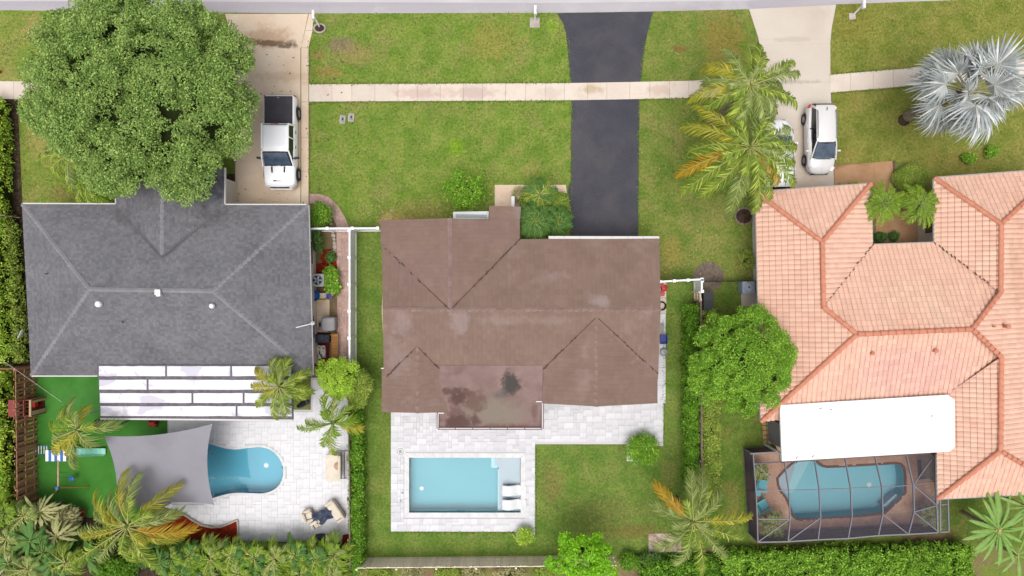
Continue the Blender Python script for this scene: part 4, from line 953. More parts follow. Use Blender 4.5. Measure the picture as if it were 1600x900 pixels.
# ---- enclosed pool and deck of the tiled house
C_POOL = [(1216, 747), (1228, 734), (1242, 722), (1256, 720), (1272, 720), (1277, 724), (1283, 729), (1291, 731), (1320, 729.8), (1360, 727.5), (1398, 725), (1406, 726.5), (1410, 731), (1412, 745), (1412, 768), (1404, 778), (1392, 789), (1380, 800), (1345, 803.5), (1310, 806), (1275, 808.5), (1244, 810), (1239, 803), (1234.5, 788), (1229, 776), (1222, 768), (1217, 757)]
CD = [(1163, 700), (1214, 697), (1218, 690), (1466, 674), (1466, 818), (1171, 834)]
DC = thing('pool_deck', None, None); DC['kind'] = 'structure'
link('grout_bed', deck_base('grout_bed', w2(CD), w2(C_POOL), M['brown_paver']), DC)
pave(DC, [w2(CD)], M['brown_paver'], unit=.12, sizes=((2, 1), (1, 2)), wts=(5, 5), gap=.006, z=.024, h=.036, holes=[w2(scale_poly(C_POOL, 1))], max_obj=0, rot=R(2.8), origin=tuple(P(1171, 834).xy))
pc = pool('teal swimming pool with angled steps inside the screened enclosure', C_POOL, 'poolshell3', cop=4, copm='brown_dark')
for i, (d, mm) in enumerate(((0, 'shelf'), (7, 'steps'), (14, 'steps'))):
    q = [(1217+d, 757+d*.6), (1216.5+d, 748-d*.2), (1228+d, 735), (1241+d*1.2, 723+d*.15), (1243+d*1.2, 723), (1229+d+4, 740), (1223+d, 752), (1228+d*1.0, 775)]
    q = [(1216.5, 748), (1241+d*1.8, 722.5), (1246+d*1.8, 723), (1232+d, 772), (1229, 776), (1222, 767)]
    MB().prism(w2(q), -.84, -.22-.16*i).build('step', M[mm], pc)
MB().prism(w2([(1382, 791), (1391, 798), (1408, 781), (1403, 773)]), -.84, -.2).build('tanning_ledge', M['shelf'], pc)
MB().lathe(P(1358, 757, -.85), [(.16, 0), (.14, .03), (.02, .035)], 12).build('drain', M['white'], pc)
# cut pool openings in every ground sheet
def punch(o, poly):
    bm = bmesh.new(); bm.from_mesh(o.data); q = poly if area2(poly) > 0 else poly[::-1]; n = len(q)
    xs = [p[0] for p in q]; ys = [p[1] for p in q]
    for i in range(n):
        a = q[i]; b = q[(i+1) % n]
        bmesh.ops.bisect_plane(bm, geom=bm.verts[:]+bm.edges[:]+bm.faces[:], plane_co=(a[0], a[1], 0), plane_no=(b[1]-a[1], -(b[0]-a[0]), 0), dist=1e-5)
    kill = [f for f in bm.faces if inpoly(np.array([f.calc_center_median().x]), np.array([f.calc_center_median().y]), q)[0]]
    bmesh.ops.delete(bm, geom=kill, context='FACES'); bm.to_mesh(o.data); bm.free()
def bboxpx(pts, e=0): xs = [p[0] for p in pts]; ys = [p[1] for p in pts]; return [(min(xs)-e, min(ys)-e), (max(xs)+e, min(ys)-e), (max(xs)+e, max(ys)+e), (min(xs)-e, max(ys)+e)]
G = bpy.data.objects['ground']
for q in (bboxpx(A_POOL), B_POOL, bboxpx(C_POOL)): punch(G, w2(q))
for o in [o for o in bpy.data.objects if o.name.split('.')[0] in ('lawn', 'artificial_turf')]:
    xs = [v.co.x for v in o.data.vertices]; ys = [v.co.y for v in o.data.vertices]
    for q in (bboxpx(A_POOL), B_POOL):
        wq = w2(q)
        if o.name == 'artificial_turf' and q is not B_POOL: punch(o, wq)
# mulch bed and fringe
sheet('mulch_bed', [(262, 800), (285, 803), (312, 821), (340, 825), (371, 813), (372, 846), (240, 846)], M['mulch'], .05)
sheet('soil_bed', [(-60, 790), (60, 792), (200, 815), (262, 800), (270, 845), (549, 847), (549, 900), (549, 925), (-60, 925)], M['mulch_dark'], .01)
sheet('soil_bed', [(-60, 155), (28, 155), (36, 330), (50, 590), (30, 800), (-60, 800)], M['mulch_dark'], .026)
sheet('mulch_bed', [(536, 835), (549, 833), (549, 850), (534, 850)], M['mulch'], .075)
sheet('soil_bed', [(1410, 838), (1490, 832), (1490, 850), (1410, 850)], M['soil'], .03)
ed = thing('garden_edging', 'curved stone edging between the white deck and the red mulch', 'edging', tuple(P(320, 822)))
E = [(262, 799), (276, 799), (288, 804), (300, 812), (314, 820), (330, 824), (345, 823), (358, 818), (371, 812), (372, 822), (372, 834), (372, 844)]
for a, b in zip(E[:-1], E[1:]): MB().tube([P(*a, .09), P(*b, .09)], .07, 5).build('edging_block', M['stone'], ed)
ed = thing('log_edging', 'pale edging along the lower end of the artificial turf', 'edging', tuple(P(90, 806)))
E = [(56, 792), (70, 797), (85, 801), (100, 804), (115, 807), (128, 809)]
for a, b in zip(E[:-1], E[1:]): MB().tube([P(*a, .08), P(*b, .08)], .08, 6).build('edging_block', M['cream'], ed)
# round stone rings and planted circles
for (a, b, r, lb) in ((1107, 430, .42, None),): 
    c = P(a, b); MB().lathe(c+Vector((0, -.1, 0)), [(1.05, 0), (.9, .03), (.4, .05), (0, .06)], 18).build('mulch_mound', mat('gravel_mound', C(136, 120, 108), C(112, 98, 88), s=5, fine=.5, fs=14, bump=.8, rough=1), kind='structure')
c = P(1412, 188); MB().lathe(c, [(.38, 0), (.36, .08), (.2, .12), (0, .14)], 16).build('mulch_mound', M['mulch_dark'], kind='structure')
c = P(1162, 338); t = thing('stone_ring', 'ring of grey stones with mulch beside the tiled house wall', 'planter', tuple(c))
MB().lathe(c, [(.5, 0), (.48, .06), (0, .1)], 16).build('mulch', M['mulch_dark'], t)
for i in range(14): q = 2*math.pi*i/14; MB().cbox((c.x+math.cos(q)*.56, c.y+math.sin(q)*.5, .07), (.2, .11, .12), rz=q+1.57).build('stone', M['woodgrey'], t)

# ================================================================ HOUSES
def inset(poly, d): return scale_poly(poly, -d)
def walls(t, foot, h, m, gables=(), win=True):
    """foot: world polygon; walls as solid ring, with windows and a door as parts"""
    f = foot if area2(foot) > 0 else foot[::-1]; n = len(f); inn = scale_poly(f, -.2)
    b = MB(); ring_mesh(b, inn, f, 0, h)
    b.build('wall', M[m], t)
    if not win: return
    for i in range(n):
        a = Vector((*f[i], 0)); c = Vector((*f[(i+1) % n], 0)); L = (c-a).length
        if L < 2.6: continue
        x_ = (c-a).normalized(); rz = math.atan2(x_.y, x_.x); k = max(1, int(L//4.2)); nn = Vector((x_.y, -x_.x, 0))
        for j in range(k):
            p = a+x_*L*(j+.5)/k+nn*.02
            w_ = MB().cbox((p.x, p.y, 1.5), (1.5, .1, 1.25), rz=rz).build('window', M['fascia'], t)
            q = p+nn*.045; MB().cbox((q.x, q.y, 1.5), (1.36, .03, 1.1), rz=rz).build('pane', M['glassdark'], w_)
def deck(t, facets, m, th=.12, name='roof'):
    b = MB()
    for f in facets: b.prism(f, -th-.03, -.055)
    return b.build(name, M[m], t)
def gutter(t, pts, z, m, w=.11, seg=2.6, name='gutter'):
    q = PP(pts, z)
    for a, b in zip(q[:-1], q[1:]):
        L = (b-a).length; k = max(1, round(L/seg)); x_ = (b-a)/L; rz = math.atan2(x_.y, x_.x)
        for i in range(k):
            c = a+(b-a)*(i+.5)/k; MB().cbox((c.x, c.y, z-.02), (L/k-.012, w, .13), rz=rz).build(name, M[m], t)
def W3(pts): return [tuple(P(a, b, z)) for a, b, z in pts]

# ---- grey shingle house
EA = 2.7; RA = 4.45
A0, A1, A2, A3 = (35, 319, EA), (482, 320, EA), (489, 586, EA), (49, 587, EA); RW, RE = (139, 452, RA), (333, 455, RA)
t = thing('grey_house', 'single storey house with grey shingle hip roof and white patio cover behind', 'house', tuple(P(262, 452)))
HA = t
fA = [W3(f) for f in ([A0, A1, RE, RW], [A1, A2, RE], [A2, A3, RW, RE], [A3, A0, RW])]
wz = 3.85
fA += [W3([(181, 319, EA), (181, 262, EA), (253, 262, wz), (253, 402, wz)]), W3([(352, 262, EA), (352, 320, EA), (253, 402, wz), (253, 262, wz)])]
rf = RoofField(.19, .14, FLAT, .012, .014, stagger=True, jit=.004)
for f, e in zip(fA, ((0, 1), (0, 1), (0, 1), (0, 1), (0, 1), (0, 1))): rf.facet(f, (f[e[0]], f[e[1]]))
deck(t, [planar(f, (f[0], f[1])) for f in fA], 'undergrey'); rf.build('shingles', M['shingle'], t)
walls(t, w2([(48, 331), (190, 331), (190, 275), (343, 275), (343, 332), (471, 332), (477, 574), (61, 575)], EA), 2.62, 'wall')
cap_line(W3([A0, RW]), t, M['shingle_cap'], 'hip_cap', r=.12, L=.3, flat=True, joined=True, lift=.02)
for l in ([A1, RE], [A2, RE], [A3, RW], [RW, RE]): cap_line(W3(l), t, M['shingle_cap'], 'hip_cap', r=.12, L=.3, flat=True, joined=True, lift=.02)
cap_line(W3([(253, 262, wz), (253, 400, wz)]), t, M['shingle_cap'], 'ridge_cap', r=.11, L=.3, flat=True, joined=True, lift=.02)
for l in ([(183, 321, EA), (253, 402, wz)], [(350, 322, EA), (253, 402, wz)]):
    a, b = [Vector(q) for q in W3(l)]; x_ = (b-a).normalized(); y_ = Vector((-x_.y, x_.x, 0)).normalized(); V = []
    for i in range(15):
        q = i/14; p = a.lerp(b, q)+Vector((0, 0, .045)); w_ = .15*(1-.55*q)*random.uniform(.8, 1.15); V += [tuple(p-y_*w_+Vector((0, 0, .03))), tuple(p), tuple(p+y_*w_+Vector((0, 0, .03)))]
    m_ = MB(); m_.add(V, [(i*3+k, i*3+k+1, i*3+4+k, i*3+3+k) for i in range(14) for k in range(2)]); m_.build('valley_flashing', M['shingle_dark'], t)
gutter(t, [(35, 318), (181, 318.4)], EA, 'fascia', .07); gutter(t, [(352, 319.4), (482, 319.6)], EA, 'fascia', .07); gutter(t, [(351.8, 262), (351.8, 319)], EA, 'fascia', .07); gutter(t, [(181, 262), (181, 318)], EA, 'fascia', .05)
gutter(t, [(49.5, 587.5), (153, 587.5)], EA, 'fascia', .07); gutter(t, [(483, 320), (490, 586)], EA, 'fasciagrey', .05)
def roofz(px, py, A, B, zA, zB, ax): return None
def rvent(px, py, z, r=.16, name='roof_vent', m='white', h=.3):
    c = P(px, py, z); MB().lathe((c.x, c.y, c.z-.35), [(r*.7, 0), (r*.7, .3), (r, .33), (r, .33+h*.4), (r*.75, .33+h*.7), (r*.1, .33+h*.8)], 12).build(name, M[m], HA, smooth=False)
rvent(155, 475, 4.25, .19); rvent(332, 478, 4.25, .15)
c = P(249, 458, 4.45); MB().cbox((c.x, c.y, c.z), (.22, .36, .3), rz=.1).cbox((c.x, c.y+.05, c.z+.2), (.3, .3, .06)).build('roof_vent', M['white'], t)
for (a, b) in ((70, 428), (190, 504), (362, 557)): rvent(a, b, 3.6 if a == 70 else 4.0 if a == 190 else 3.0, .05, 'vent_pipe', 'metalgrey', .15)
MB().tube([P(462, 512, 3.0), P(486, 506, 2.95), P(489, 504, 3.1)], .03, 6).build('conduit', M['white'], t)
MB().lathe(P(489, 505, 3.0), [(.12, 0), (.12, .1), (.02, .25)], 8).build('conduit_head', M['white'], t)
# white patio cover, a part of its own thing
pc_ = thing('patio_cover', 'flat white patio cover of long panels with dark grey seams behind the grey house', 'patio roof', tuple(P(310, 615)))
ZP = 3.02
b = MB(); a_ = W3([(152.5, 569.5, ZP), (456, 571, ZP), (458, 655.5, ZP), (157, 653, ZP)]); b.prism(a_, -.12, 0); b.build('deck', M['seam'], pc_)
for (y0, y1, brk) in ((571.3, 588.2, (153, 259.5, 361-65.5, 361, 472)), (592.4, 609.2, (154, 231, 456.5)), (613.4, 630, (155, 301, 381, 457)), (633.6, 650.6, (156, 370, 457.5))):
    xs = list(brk)
    if y0 < 572: xs = [153.5, 260, 361.5, 456]
    for x0, x1 in zip(xs[:-1], xs[1:]):
        wv = [(x0+1.6+(x1-x0-3.2)*i_/8, y0+.9+random.uniform(-.35, .35)) for i_ in range(9)]+[(x1-1.6-(x1-x0-3.2)*i_/8, y1-.6+random.uniform(-.35, .35)) for i_ in range(9)]; q = W3([(a__, b__, ZP) for a__, b__ in wv])
        MB().prism(q, .004, .035).build('panel', M['whitepanel'], pc_)
gutter(pc_, [(157, 654.2), (458, 656.5)], ZP, 'fascia', .09)
for a in (165, 265, 365, 450): pb_ = P(a, 650, 0); MB().box(pb_.x-.05, pb_.y*.94-.05, .05, pb_.x+.05, pb_.y*.94+.05, ZP-.1).build('post', M['white'], pc_)

# ---- brown house
EB = 2.7; RB = 3.98
t = thing('brown_house', 'single storey house with brown painted low gable roofs and a stained flat porch', 'house', tuple(P(815, 500))); HB = t
F = []
F.append((W3([(597, 376, EB), (1030, 372, EB), (1032, 484, RB), (598, 484, RB)]), 0, 1))
F.append((W3([(1028, 592, EB), (600, 592, EB), (598, 484, RB), (1032, 484, RB)]), 0, 1))
F.append((W3([(595, 384, EB), (595, 344, EB), (703, 341, RB-.03), (703, 484, RB-.03)]), 0, 1))
F.append((W3([(812, 345, EB), (812, 374, EB), (703, 484, RB-.03), (703, 341, RB-.03)]), 0, 1))
F.append((W3([(814, 323, EB), (812, 345, EB), (764, 343.5, 3.26), (764, 321.5, 3.26)]), 0, 1))
wr = 3.30; wr2 = 3.78
F.append((W3([(597, 644, EB), (597, 577, EB), (652, 541, wr), (652, 645, wr)]), 0, 1))
F.append((W3([(703, 577, EB), (703, 644, EB), (652, 645, wr), (652, 541, wr)]), 0, 1))
F.append((W3([(840, 630, EB), (840, 585, EB), (932, 496, wr2), (932, 635, wr2)]), 0, 1))
F.append((W3([(1027, 583, EB), (1027, 630, EB), (932, 635, wr2), (932, 496, wr2)]), 0, 1))
deck(t, [planar(f[0], (f[0][f[1]], f[0][f[2]])) for f in F], 'underbrown', .14)
rf = RoofField(.27, .31, FLAT3, .011, .016, stagger=False, jit=.003, lapv=.0)
for f, i, j in F: rf.facet(f, (f[i], f[j]))
rf.build('roof_tiles', M['brownroof'], t)
for l in ([(598, 484, RB), (1032, 484, RB)], [(703, 341, RB), (703, 482, RB)], [(652, 543, wr), (652, 645, wr)], [(932, 498, wr2), (932, 635, wr2)]):
    cap_line(W3(l), t, M['browncap'], 'ridge_cap', r=.12, L=.4, flat=True, joined=True, lift=.01)
# dark open valley lines
for l, k in (([(598, 384, EB), (703, 484, RB)], 1), ([(811, 375, EB), (706, 482, RB)], 1), ([(841, 584, EB), (930, 497, wr2)], 1), ([(1026, 582, EB), (934, 497, wr2)], 1), ([(605, 588, 2.72), (650, 543, wr)], 1), ([(698, 588, 2.72), (654, 543, wr)], 1)):
    a, b = [Vector(q) for q in W3(l)]; m_ = MB(); up_ = Vector((0, 0, .12 if l[1][2] == wr2 else .05)); m_.tube([a+up_, b+up_], .016, 5)
    for i in range(34):
        q = i/34; p = a.lerp(b, q)+Vector((random.uniform(-.035, .035), random.uniform(-.03, .03), .17 if l[1][2] == wr2 else .11))
        if random.random() < (.8 if q < .45 else .25): m_.cbox(tuple(p), (.16*random.uniform(.6, 1.2), .05*random.uniform(.6, 1.4), .02), rz=math.atan2(b.y-a.y, b.x-a.x)+random.uniform(-.3, .3))
    m_.build('valley_gap', M['blackmetal'] if False else mat('valley_grime', C(92, 71, 66), rough=1) if 'valley_grime' not in bpy.data.materials else bpy.data.materials['valley_grime'], t, kind='stuff')
fr = W3([(686, 571, 3.0), (848, 571, 3.0), (846.5, 668, 2.66), (685.5, 668, 2.66)])
b = MB().prism(fr, -.14, .015); b.build('flat_roof', M['flatroof'], t, origin=(0, 0, 0))
for l in ([(684.6, 645, 2.76), (684.6, 669, 2.68)], [(684.6, 669.2, 2.68), (847, 669.2, 2.68)], [(847.4, 628, 2.8), (847.4, 669, 2.68)]):
    a, b2 = [Vector(q) for q in W3(l)]; x_ = b2-a; L = x_.length; rz = math.atan2(x_.y, x_.x); k = max(1, round(L/1.1))
    MB().cbox(tuple((a+b2)/2), (L, .16, .12), rz=rz).build('fascia', M['fasciabrown'], t)
    for i in range(k): p = a+x_*(i+.5)/k; MB().cbox((p.x, p.y, p.z+.068), (L/k-.06, .05, .02), rz=rz).build('drip_edge', M['fascia'], t)
for (a, b2) in ((689, 645.5), (842, 627.5), (600, 575.5)): c = P(a, b2, 2.85); MB().cbox(tuple(c), (.34, .05, .03)).build('flashing', M['white'], t)
gutter(t, [(857, 371), (1030, 371.4)], EB, 'fascia', .16, seg=.92)
b = MB()
for f in (inset(w2([(597, 376), (1030, 372), (1032, 592), (598, 592)], EB), .28), ): pass
walls(t, w2([(603, 352), (755, 352), (755, 384), (1022, 384), (1022, 620), (850, 620), (850, 572), (694, 572), (694, 634), (605, 634)], EB), 2.62, 'wallbrown')
# gable ends
gm = MB()
for (y_, x0, x1, xr, zr) in ((352, 603, 803, 703, 3.75), (636, 604, 696, 652, 3.1), (622, 850, 1020, 932, 3.6)):
    a, b2 = P(x0, y_, EB), P(x1, y_, EB); r_ = P(xr, y_, zr); r_.y = a.y
    gm.add([(a.x, a.y-.08, 2.6), (b2.x, b2.y-.08, 2.6), (r_.x, r_.y-.08, zr-.1), (a.x, a.y+.08, 2.6), (b2.x, b2.y+.08, 2.6), (r_.x, r_.y+.08, zr-.1)], [(0, 1, 2), (5, 4, 3), (0, 3, 4, 1), (1, 4, 5, 2), (2, 5, 3, 0)])
for xx, s_ in ((604, 1), (1022, -1)):
    a, b2 = P(xx, 384, EB), P(xx, 584, EB); r_ = P(xx, 484, RB)
    gm.add([(a.x-.08, a.y, 2.6), (b2.x-.08, b2.y, 2.6), (a.x-.08, r_.y, 3.8), (a.x+.08, a.y, 2.6), (b2.x+.08, b2.y, 2.6), (a.x+.08, r_.y, 3.8)], [(0, 1, 2), (5, 4, 3), (0, 3, 4, 1), (1, 4, 5, 2), (2, 5, 3, 0)])
gm.build('gable_wall', M['wallbrown'], t)
# white framed window bay top on the front wall and white porch post
c0 = P(708, 341, 2.3)
wb = MB(); q = w2([(708, 331), (763.5, 330), (763.5, 342.5), (708, 341.5)], 2.2); wb.prism(q, 1.9, 2.2); wb.build('window_canopy', M['white'], t)
MB().prism(w2([(712, 334.5), (761, 335.5), (761, 341), (712, 340)], 2.2), 2.2, 2.215).build('canopy_gravel', M['granite'], t)
MB().prism(w2([(799, 307), (804, 307), (804, 323), (799, 323)], 1.2), 0, 1.3).build('porch_wall', M['white'], t)
for (a, b2) in ((845, 641), (1022, 633)): c = P(a, b2, 2.6)
# ---- clay tile house
EC = 2.7; ZL = 4.12; ZM = 4.8
t = thing('tiled_house', 'house with peach clay barrel tile hip roofs and orange ridge tiles', 'house', tuple(P(1440, 480))); HC = t
J = dict(a=(1181, 301, EC), b=(1359, 288, EC), c=(1284, 378, ZL), d=(1286, 480, ZL), e=(1338, 522, ZM), f=(1189, 658, EC), g=(1518, 514, ZM), h=(1562, 457, ZL), i=(1563, 350, ZL), j=(1460, 279, EC), k=(1460, 380, EC), l=(1362, 383, EC), m=(1563, 558, ZL), n=(1562, 704, ZL), o=(1465, 778, EC), p=(1652, 265, EC), q=(1668, 768, EC), r=(1185, 480, EC))
g_ = lambda s_: W3([J[k] for k in s_])
FC = [(g_('abc'), 0, 1, 40), (g_('acdr'), 0, 3, 60), (W3([J['r'], J['d'], J['e'], J['f']]), 0, 3, 0), (g_('blec' if False else 'bldc'), 0, 1, 30),
      (W3([J['l'], J['k'], J['h'], J['g'], J['e'], J['d']]), 0, 1, 110), (g_('jihk'), 0, 3, 60), (g_('jpi'), 0, 1, 0),
      (W3([J['p'], J['q'], J['n'], J['m'], J['h'], J['i']]), 0, 1, 0), (W3([J['e'], J['g'], J['m'], (1491, 628, EC), J['f']]), 4, 3, 0),
      (W3([J['m'], J['n'], J['o'], (1462, 628, EC)]), 2, 3, 0), (W3([J['n'], J['o'], J['q']]), 1, 2, 0), (W3([J['g'], J['h'], J['m']]), 0, 0, 0)]
EAST = (tuple(P(1652, 265, EC)), tuple(P(1668, 768, EC)))
deck(t, [planar(f[0], (f[0][f[1]], f[0][f[2]]) if f[1] != f[2] else EAST) for f in FC], 'underlay', .14)
rf = RoofField(.285, .335, BAR, .026, .03, lapv=-.018, jit=.007)
for f, i, j, s_ in FC:
    if i == j:   # small piece that continues the east slope
        rf.facet(f, (tuple(P(1652, 265, EC)), tuple(P(1668, 768, EC)))); continue
    rf.facet(f, (f[i], f[j]), single=s_, off=.02)
rf.build('roof_tiles', M['claytile'], t, 'roof_tile')
for l in ('ac', 'bc', 'cd', 'de', 'eg', 'gh', 'hi', 'ij', 'ip', 'gm', 'mn', 'no', 'nq', 'ef'):
    cap_line(g_(l), t, M['claycap'], 'ridge_tile', r=.135, L=.42, lift=.085)
vm = MB()
for l, pr_ in (([J['l'], J['d']], .75), ([J['k'], J['h']], .95), ([(1491, 626, EC), J['m']], .5)):
    a, b2 = [Vector(q) for q in W3(l)]; n_ = int((b2-a).length/.26)
    for i in range(n_):
        q = i/n_; p = a.lerp(b2, q)+Vector((random.uniform(-.03, .03), random.uniform(-.03, .03), .10))
        if random.random() < pr_: vm.cbox(tuple(p), (.22*random.uniform(.5, 1.1)*(1.15-q*.5), .055, .03), rz=math.atan2(b2.y-a.y, b2.x-a.x)+random.uniform(-.5, .1))
vm.build('valley_gap', mat('valley_dark_metal', C(96, 66, 58), rough=1), t, kind='stuff')  # dark brown pieces scattered along the tile valleys
gutter(t, [(1180.4, 301), (1188.4, 659)], EC, 'fasciagrey', .09); gutter(t, [(1181, 299.6), (1359, 287)], EC, 'fasciagrey', .09); gutter(t, [(1360.6, 288), (1362.6, 383)], EC, 'fasciagrey', .08)
gutter(t, [(1362, 382), (1460, 378.5)], EC, 'fasciagrey', .07); gutter(t, [(1459.4, 279), (1460, 378)], EC, 'fascia', .1); gutter(t, [(1460, 277.6), (1652, 263.6)], EC, 'fasciagrey', .09)
gutter(t, [(1465, 779.4), (1668, 769.4)], EC, 'fasciagrey', .09); gutter(t, [(1463.6, 710), (1464.4, 778)], EC, 'fasciagrey', .09)
walls(t, w2([(1200, 318), (1347, 306), (1350, 395), (1476, 390), (1476, 296), (1636, 284), (1650, 752), (1482, 762), (1478, 640), (1206, 646)], EC), 2.6, 'wall')
for (a, b2, z, r_) in ((1363, 552, 4.3, .11), (1462, 548, 4.3, .12), (1575, 510, 4.3, .13), (1553, 510, 4.4, .06)):
    c = P(a, b2, z+.1); MB().lathe((c.x, c.y, c.z-.35), [(r_*.8, 0), (r_*.8, .35), (r_, .37), (r_, .45), (r_*.3, .5)], 10).build('vent_pipe', M['claycap'], t)
c = P(1534, 653.5, 3.5); MB().cbox((c.x, c.y, c.z), (.36, .2, .3)).cbox((c.x, c.y, c.z+.17), (.44, .28, .05)).build('roof_vent', M['claycap'], t)
c = P(1523, 689, 3.4); MB().lathe((c.x, c.y, c.z-.2), [(.1, 0), (.1, .35), (.03, .4)], 8).build('vent_pipe', M['brown_dark'], t)
# white patio roof over the tiles
t = thing('white_patio_roof', 'brilliant white flat patio roof with clipped corners beside the screened pool', 'patio roof', tuple(P(1355, 668)))
ZW = 3.35
q = W3([(1219, 640, ZW), (1220, 633, ZW), (1481, 617, ZW), (1492, 625, ZW), (1492, 698, ZW), (1485, 705.5, ZW), (1222, 721, ZW)])
MB().prism(q, -.16, 0).build('roof_panel', M['whiteroof'], t, origin=(0, 0, 0))
for (a, b2) in ((1228, 714), (1300, 709), (1372, 705), (1440, 701)): c = P(a, b2, ZW); MB().box(c.x-.06, c.y-.06, .05, c.x+.06, c.y+.06, ZW-.16).build('post', M['white'], t)
for (a, b2, r_) in ((1282, 638, .03), (1298, 640, .02), (1245, 715, .03), (1270, 713, .04), (1456, 650, .04)): c = P(a, b2, ZW+.0); MB().cbox((c.x, c.y, c.z+.012), (.16, .05, .02), rz=a).build('debris_leaf', M['greycover'], t)
MB().prism(w2([(1213, 660), (1219, 660), (1221, 697), (1215, 697)], 1.5), 0, 3.0).build('side_wall', M['alu'], t)

# ---- screened pool enclosure
t = thing('screen_enclosure', 'aluminium framed insect screen cage over the teal pool', 'screen cage', tuple(P(1318, 768)))
NB = [((1176.5, 709, 1.95), (1181, 767, 2.0), (1183, 811, 2.0), (1184, 847, 2.0)),
      ((1226, 722, 2.3), (1232.5, 766, 2.55), (1234.4, 811, 2.5), (1231, 846, 2.05)),
      ((1273, 719, 2.3), (1280, 765, 2.6), (1282, 809, 2.55), (1278, 843, 2.05)),
      ((1320.4, 715.5, 2.3), (1329, 763, 2.6), (1331, 806, 2.55), (1325, 841, 2.05)),
      ((1367, 713, 2.3), (1378, 761, 2.6), (1379, 803, 2.55), (1372, 836.5, 2.05)),
      ((1416, 711, 2.3), (1427, 758, 2.55), (1428, 800, 2.5), (1419, 834.5, 2.05)),
      ((1461.5, 707, 2.2), (1462, 752, 2.1), (1463, 790, 2.1), (1464.5, 832, 2.05))]
def beam(pts, m, w_=.07, d=.09, name='beam'):
    q = [P(*p) for p in pts]; b = MB()
    for a, c in zip(q[:-1], q[1:]):
        x_ = (c-a).normalized(); y = Vector((0, 0, 1)).cross(x_); y = Vector((1, 0, 0)) if y.length < .05 else y.normalized(); z = x_.cross(y); V = []
        for e in (a, c):
            for (i, j) in ((-1, -1), (1, -1), (1, 1), (-1, 1)): V.append(tuple(e+y*i*w_/2+z*j*d/2))
        b.add(V, [(0, 1, 2, 3), (7, 6, 5, 4), (0, 4, 5, 1), (1, 5, 6, 2), (2, 6, 7, 3), (3, 7, 4, 0)])
    return b.build(name, M[m], t)
for i, bm_ in enumerate(NB): beam(bm_, 'alu', .052, .12)
beam([n_[3] for n_ in NB], 'alu', .07, .1, 'eave_beam'); beam([(1172, 708.8, 1.95), (1213, 706, 1.95)], 'alu', .07, .1, 'eave_beam'); beam([(1178, 725, 1.97), (1217, 722, 1.97)], 'alu', .06, .06, 'purlin'); beam([(1218, 706, 1.97), (1219, 722, 1.97), (1226, 722, 2.2)], 'alu', .06, .06, 'purlin')
for k_ in range(6): beam([NB[k_][1], NB[k_+1][1]] if k_ > 0 else [(1181, 767, 2.0), NB[1][1]], 'alu', .04, .05, 'purlin')
beam([NB[0][2], NB[1][2]], 'alu', .05, .06, 'purlin')
beam([NB[5][2], NB[6][2]], 'alu', .06, .06, 'purlin'); beam([n_[0] for n_ in NB[1:]], 'bronze', .06, .08, 'ledger')
for a, c in ((NB[5][1], (1457, 716, 2.2)), (NB[5][1], (1462, 788, 2.1)), (NB[5][2], (1464, 829, 2.06)), (NB[4][2], NB[5][3]), (NB[1][3], NB[2][2]), (NB[0][3], NB[1][2]), ((1181, 726, 1.97), (1209, 751, 2.3))): beam([a, c], 'alu', .05, .05, 'brace')
BASE = [(1162, 701), (1170.5, 833), (1466, 819), (1466, 700)]
bw_ = [(1162, 701, .12), (1166, 768, .12), (1170, 833, .12), (1231-8, 830, .12), (1269, 827.5, .12), (1316, 825, .12), (1361, 823, .12), (1407, 820.5, .12), (1454, 818, .12)]
beam(bw_[:3], 'bronze', .06, .06, 'base_rail'); beam(bw_[2:], 'alu', .06, .06, 'base_rail'); beam([(1162, 701, .12), (1212, 697.5, .12)], 'bronze', .06, .06, 'base_rail')
for bq, tp in zip(bw_[2:], [n_[3] for n_ in NB]): beam([bq, tp], 'bronze' if tp is not NB[0][3] else 'alu', .05, .05, 'post')
beam([bw_[0], NB[0][0]], 'alu', .06, .06, 'post'); beam([bw_[1], NB[0][1]], 'bronze', .04, .04, 'post')
for a, c in ((bw_[3], NB[1][3]), ): pass
for i in range(2, 8): beam([bw_[i+1], NB[i-2][3]] if i % 2 else [bw_[i], NB[min(6, i-1)][3]], 'bronze', .035, .035, 'brace')
mid = lambda a, b2, q=.33: tuple(x_*(1-q)+y*q for x_, y in zip(a, b2))
for z_ in (.35,): beam([mid(bw_[2+i], NB[i][3], z_) for i in range(7)], 'bronze', .045, .045, 'chair_rail')
def scr(pts, name='screen_panel'):
    q = [P(*p) for p in pts]; me = bpy.data.meshes.new(name); off = parent_world(t); me.from_pydata([tuple(p-off) for p in q], [], [tuple(range(len(q)))]); me.materials.append(M['screen']); link(name, me, t)
for i in range(6):
    for j in range(3): scr([NB[i][j], NB[i+1][j], NB[i+1][j+1], NB[i][j+1]])
for i in range(6): scr([bw_[2+i], bw_[3+i], NB[i+1][3], NB[i][3]])
scr([bw_[0], bw_[1], NB[0][1], NB[0][0]]); scr([bw_[1], bw_[2], NB[0][3], NB[0][1]]); scr([bw_[0], (1212, 697.5, .12), (1217, 707, 1.95), NB[0][0]])
# small side bay
t2 = t
beam([(1468.5, 780, 2.05), (1469, 831.5, 2.05), (1482.5, 830.5, 2.05), (1481, 779, 2.05)], 'alu', .07, .08, 'eave_beam'); beam([(1468, 789, 2.05), (1481.5, 788, 2.05)], 'alu', .05, .05, 'purlin'); scr([(1467, 780, 2.04), (1481, 779, 2.04), (1482, 830, 2.04), (1468, 831, 2.04)])
MB().prism(w2([(1455, 775), (1470, 775), (1470, 819), (1456, 820)]), .0, .06).build('slab', M['greycover'], t)
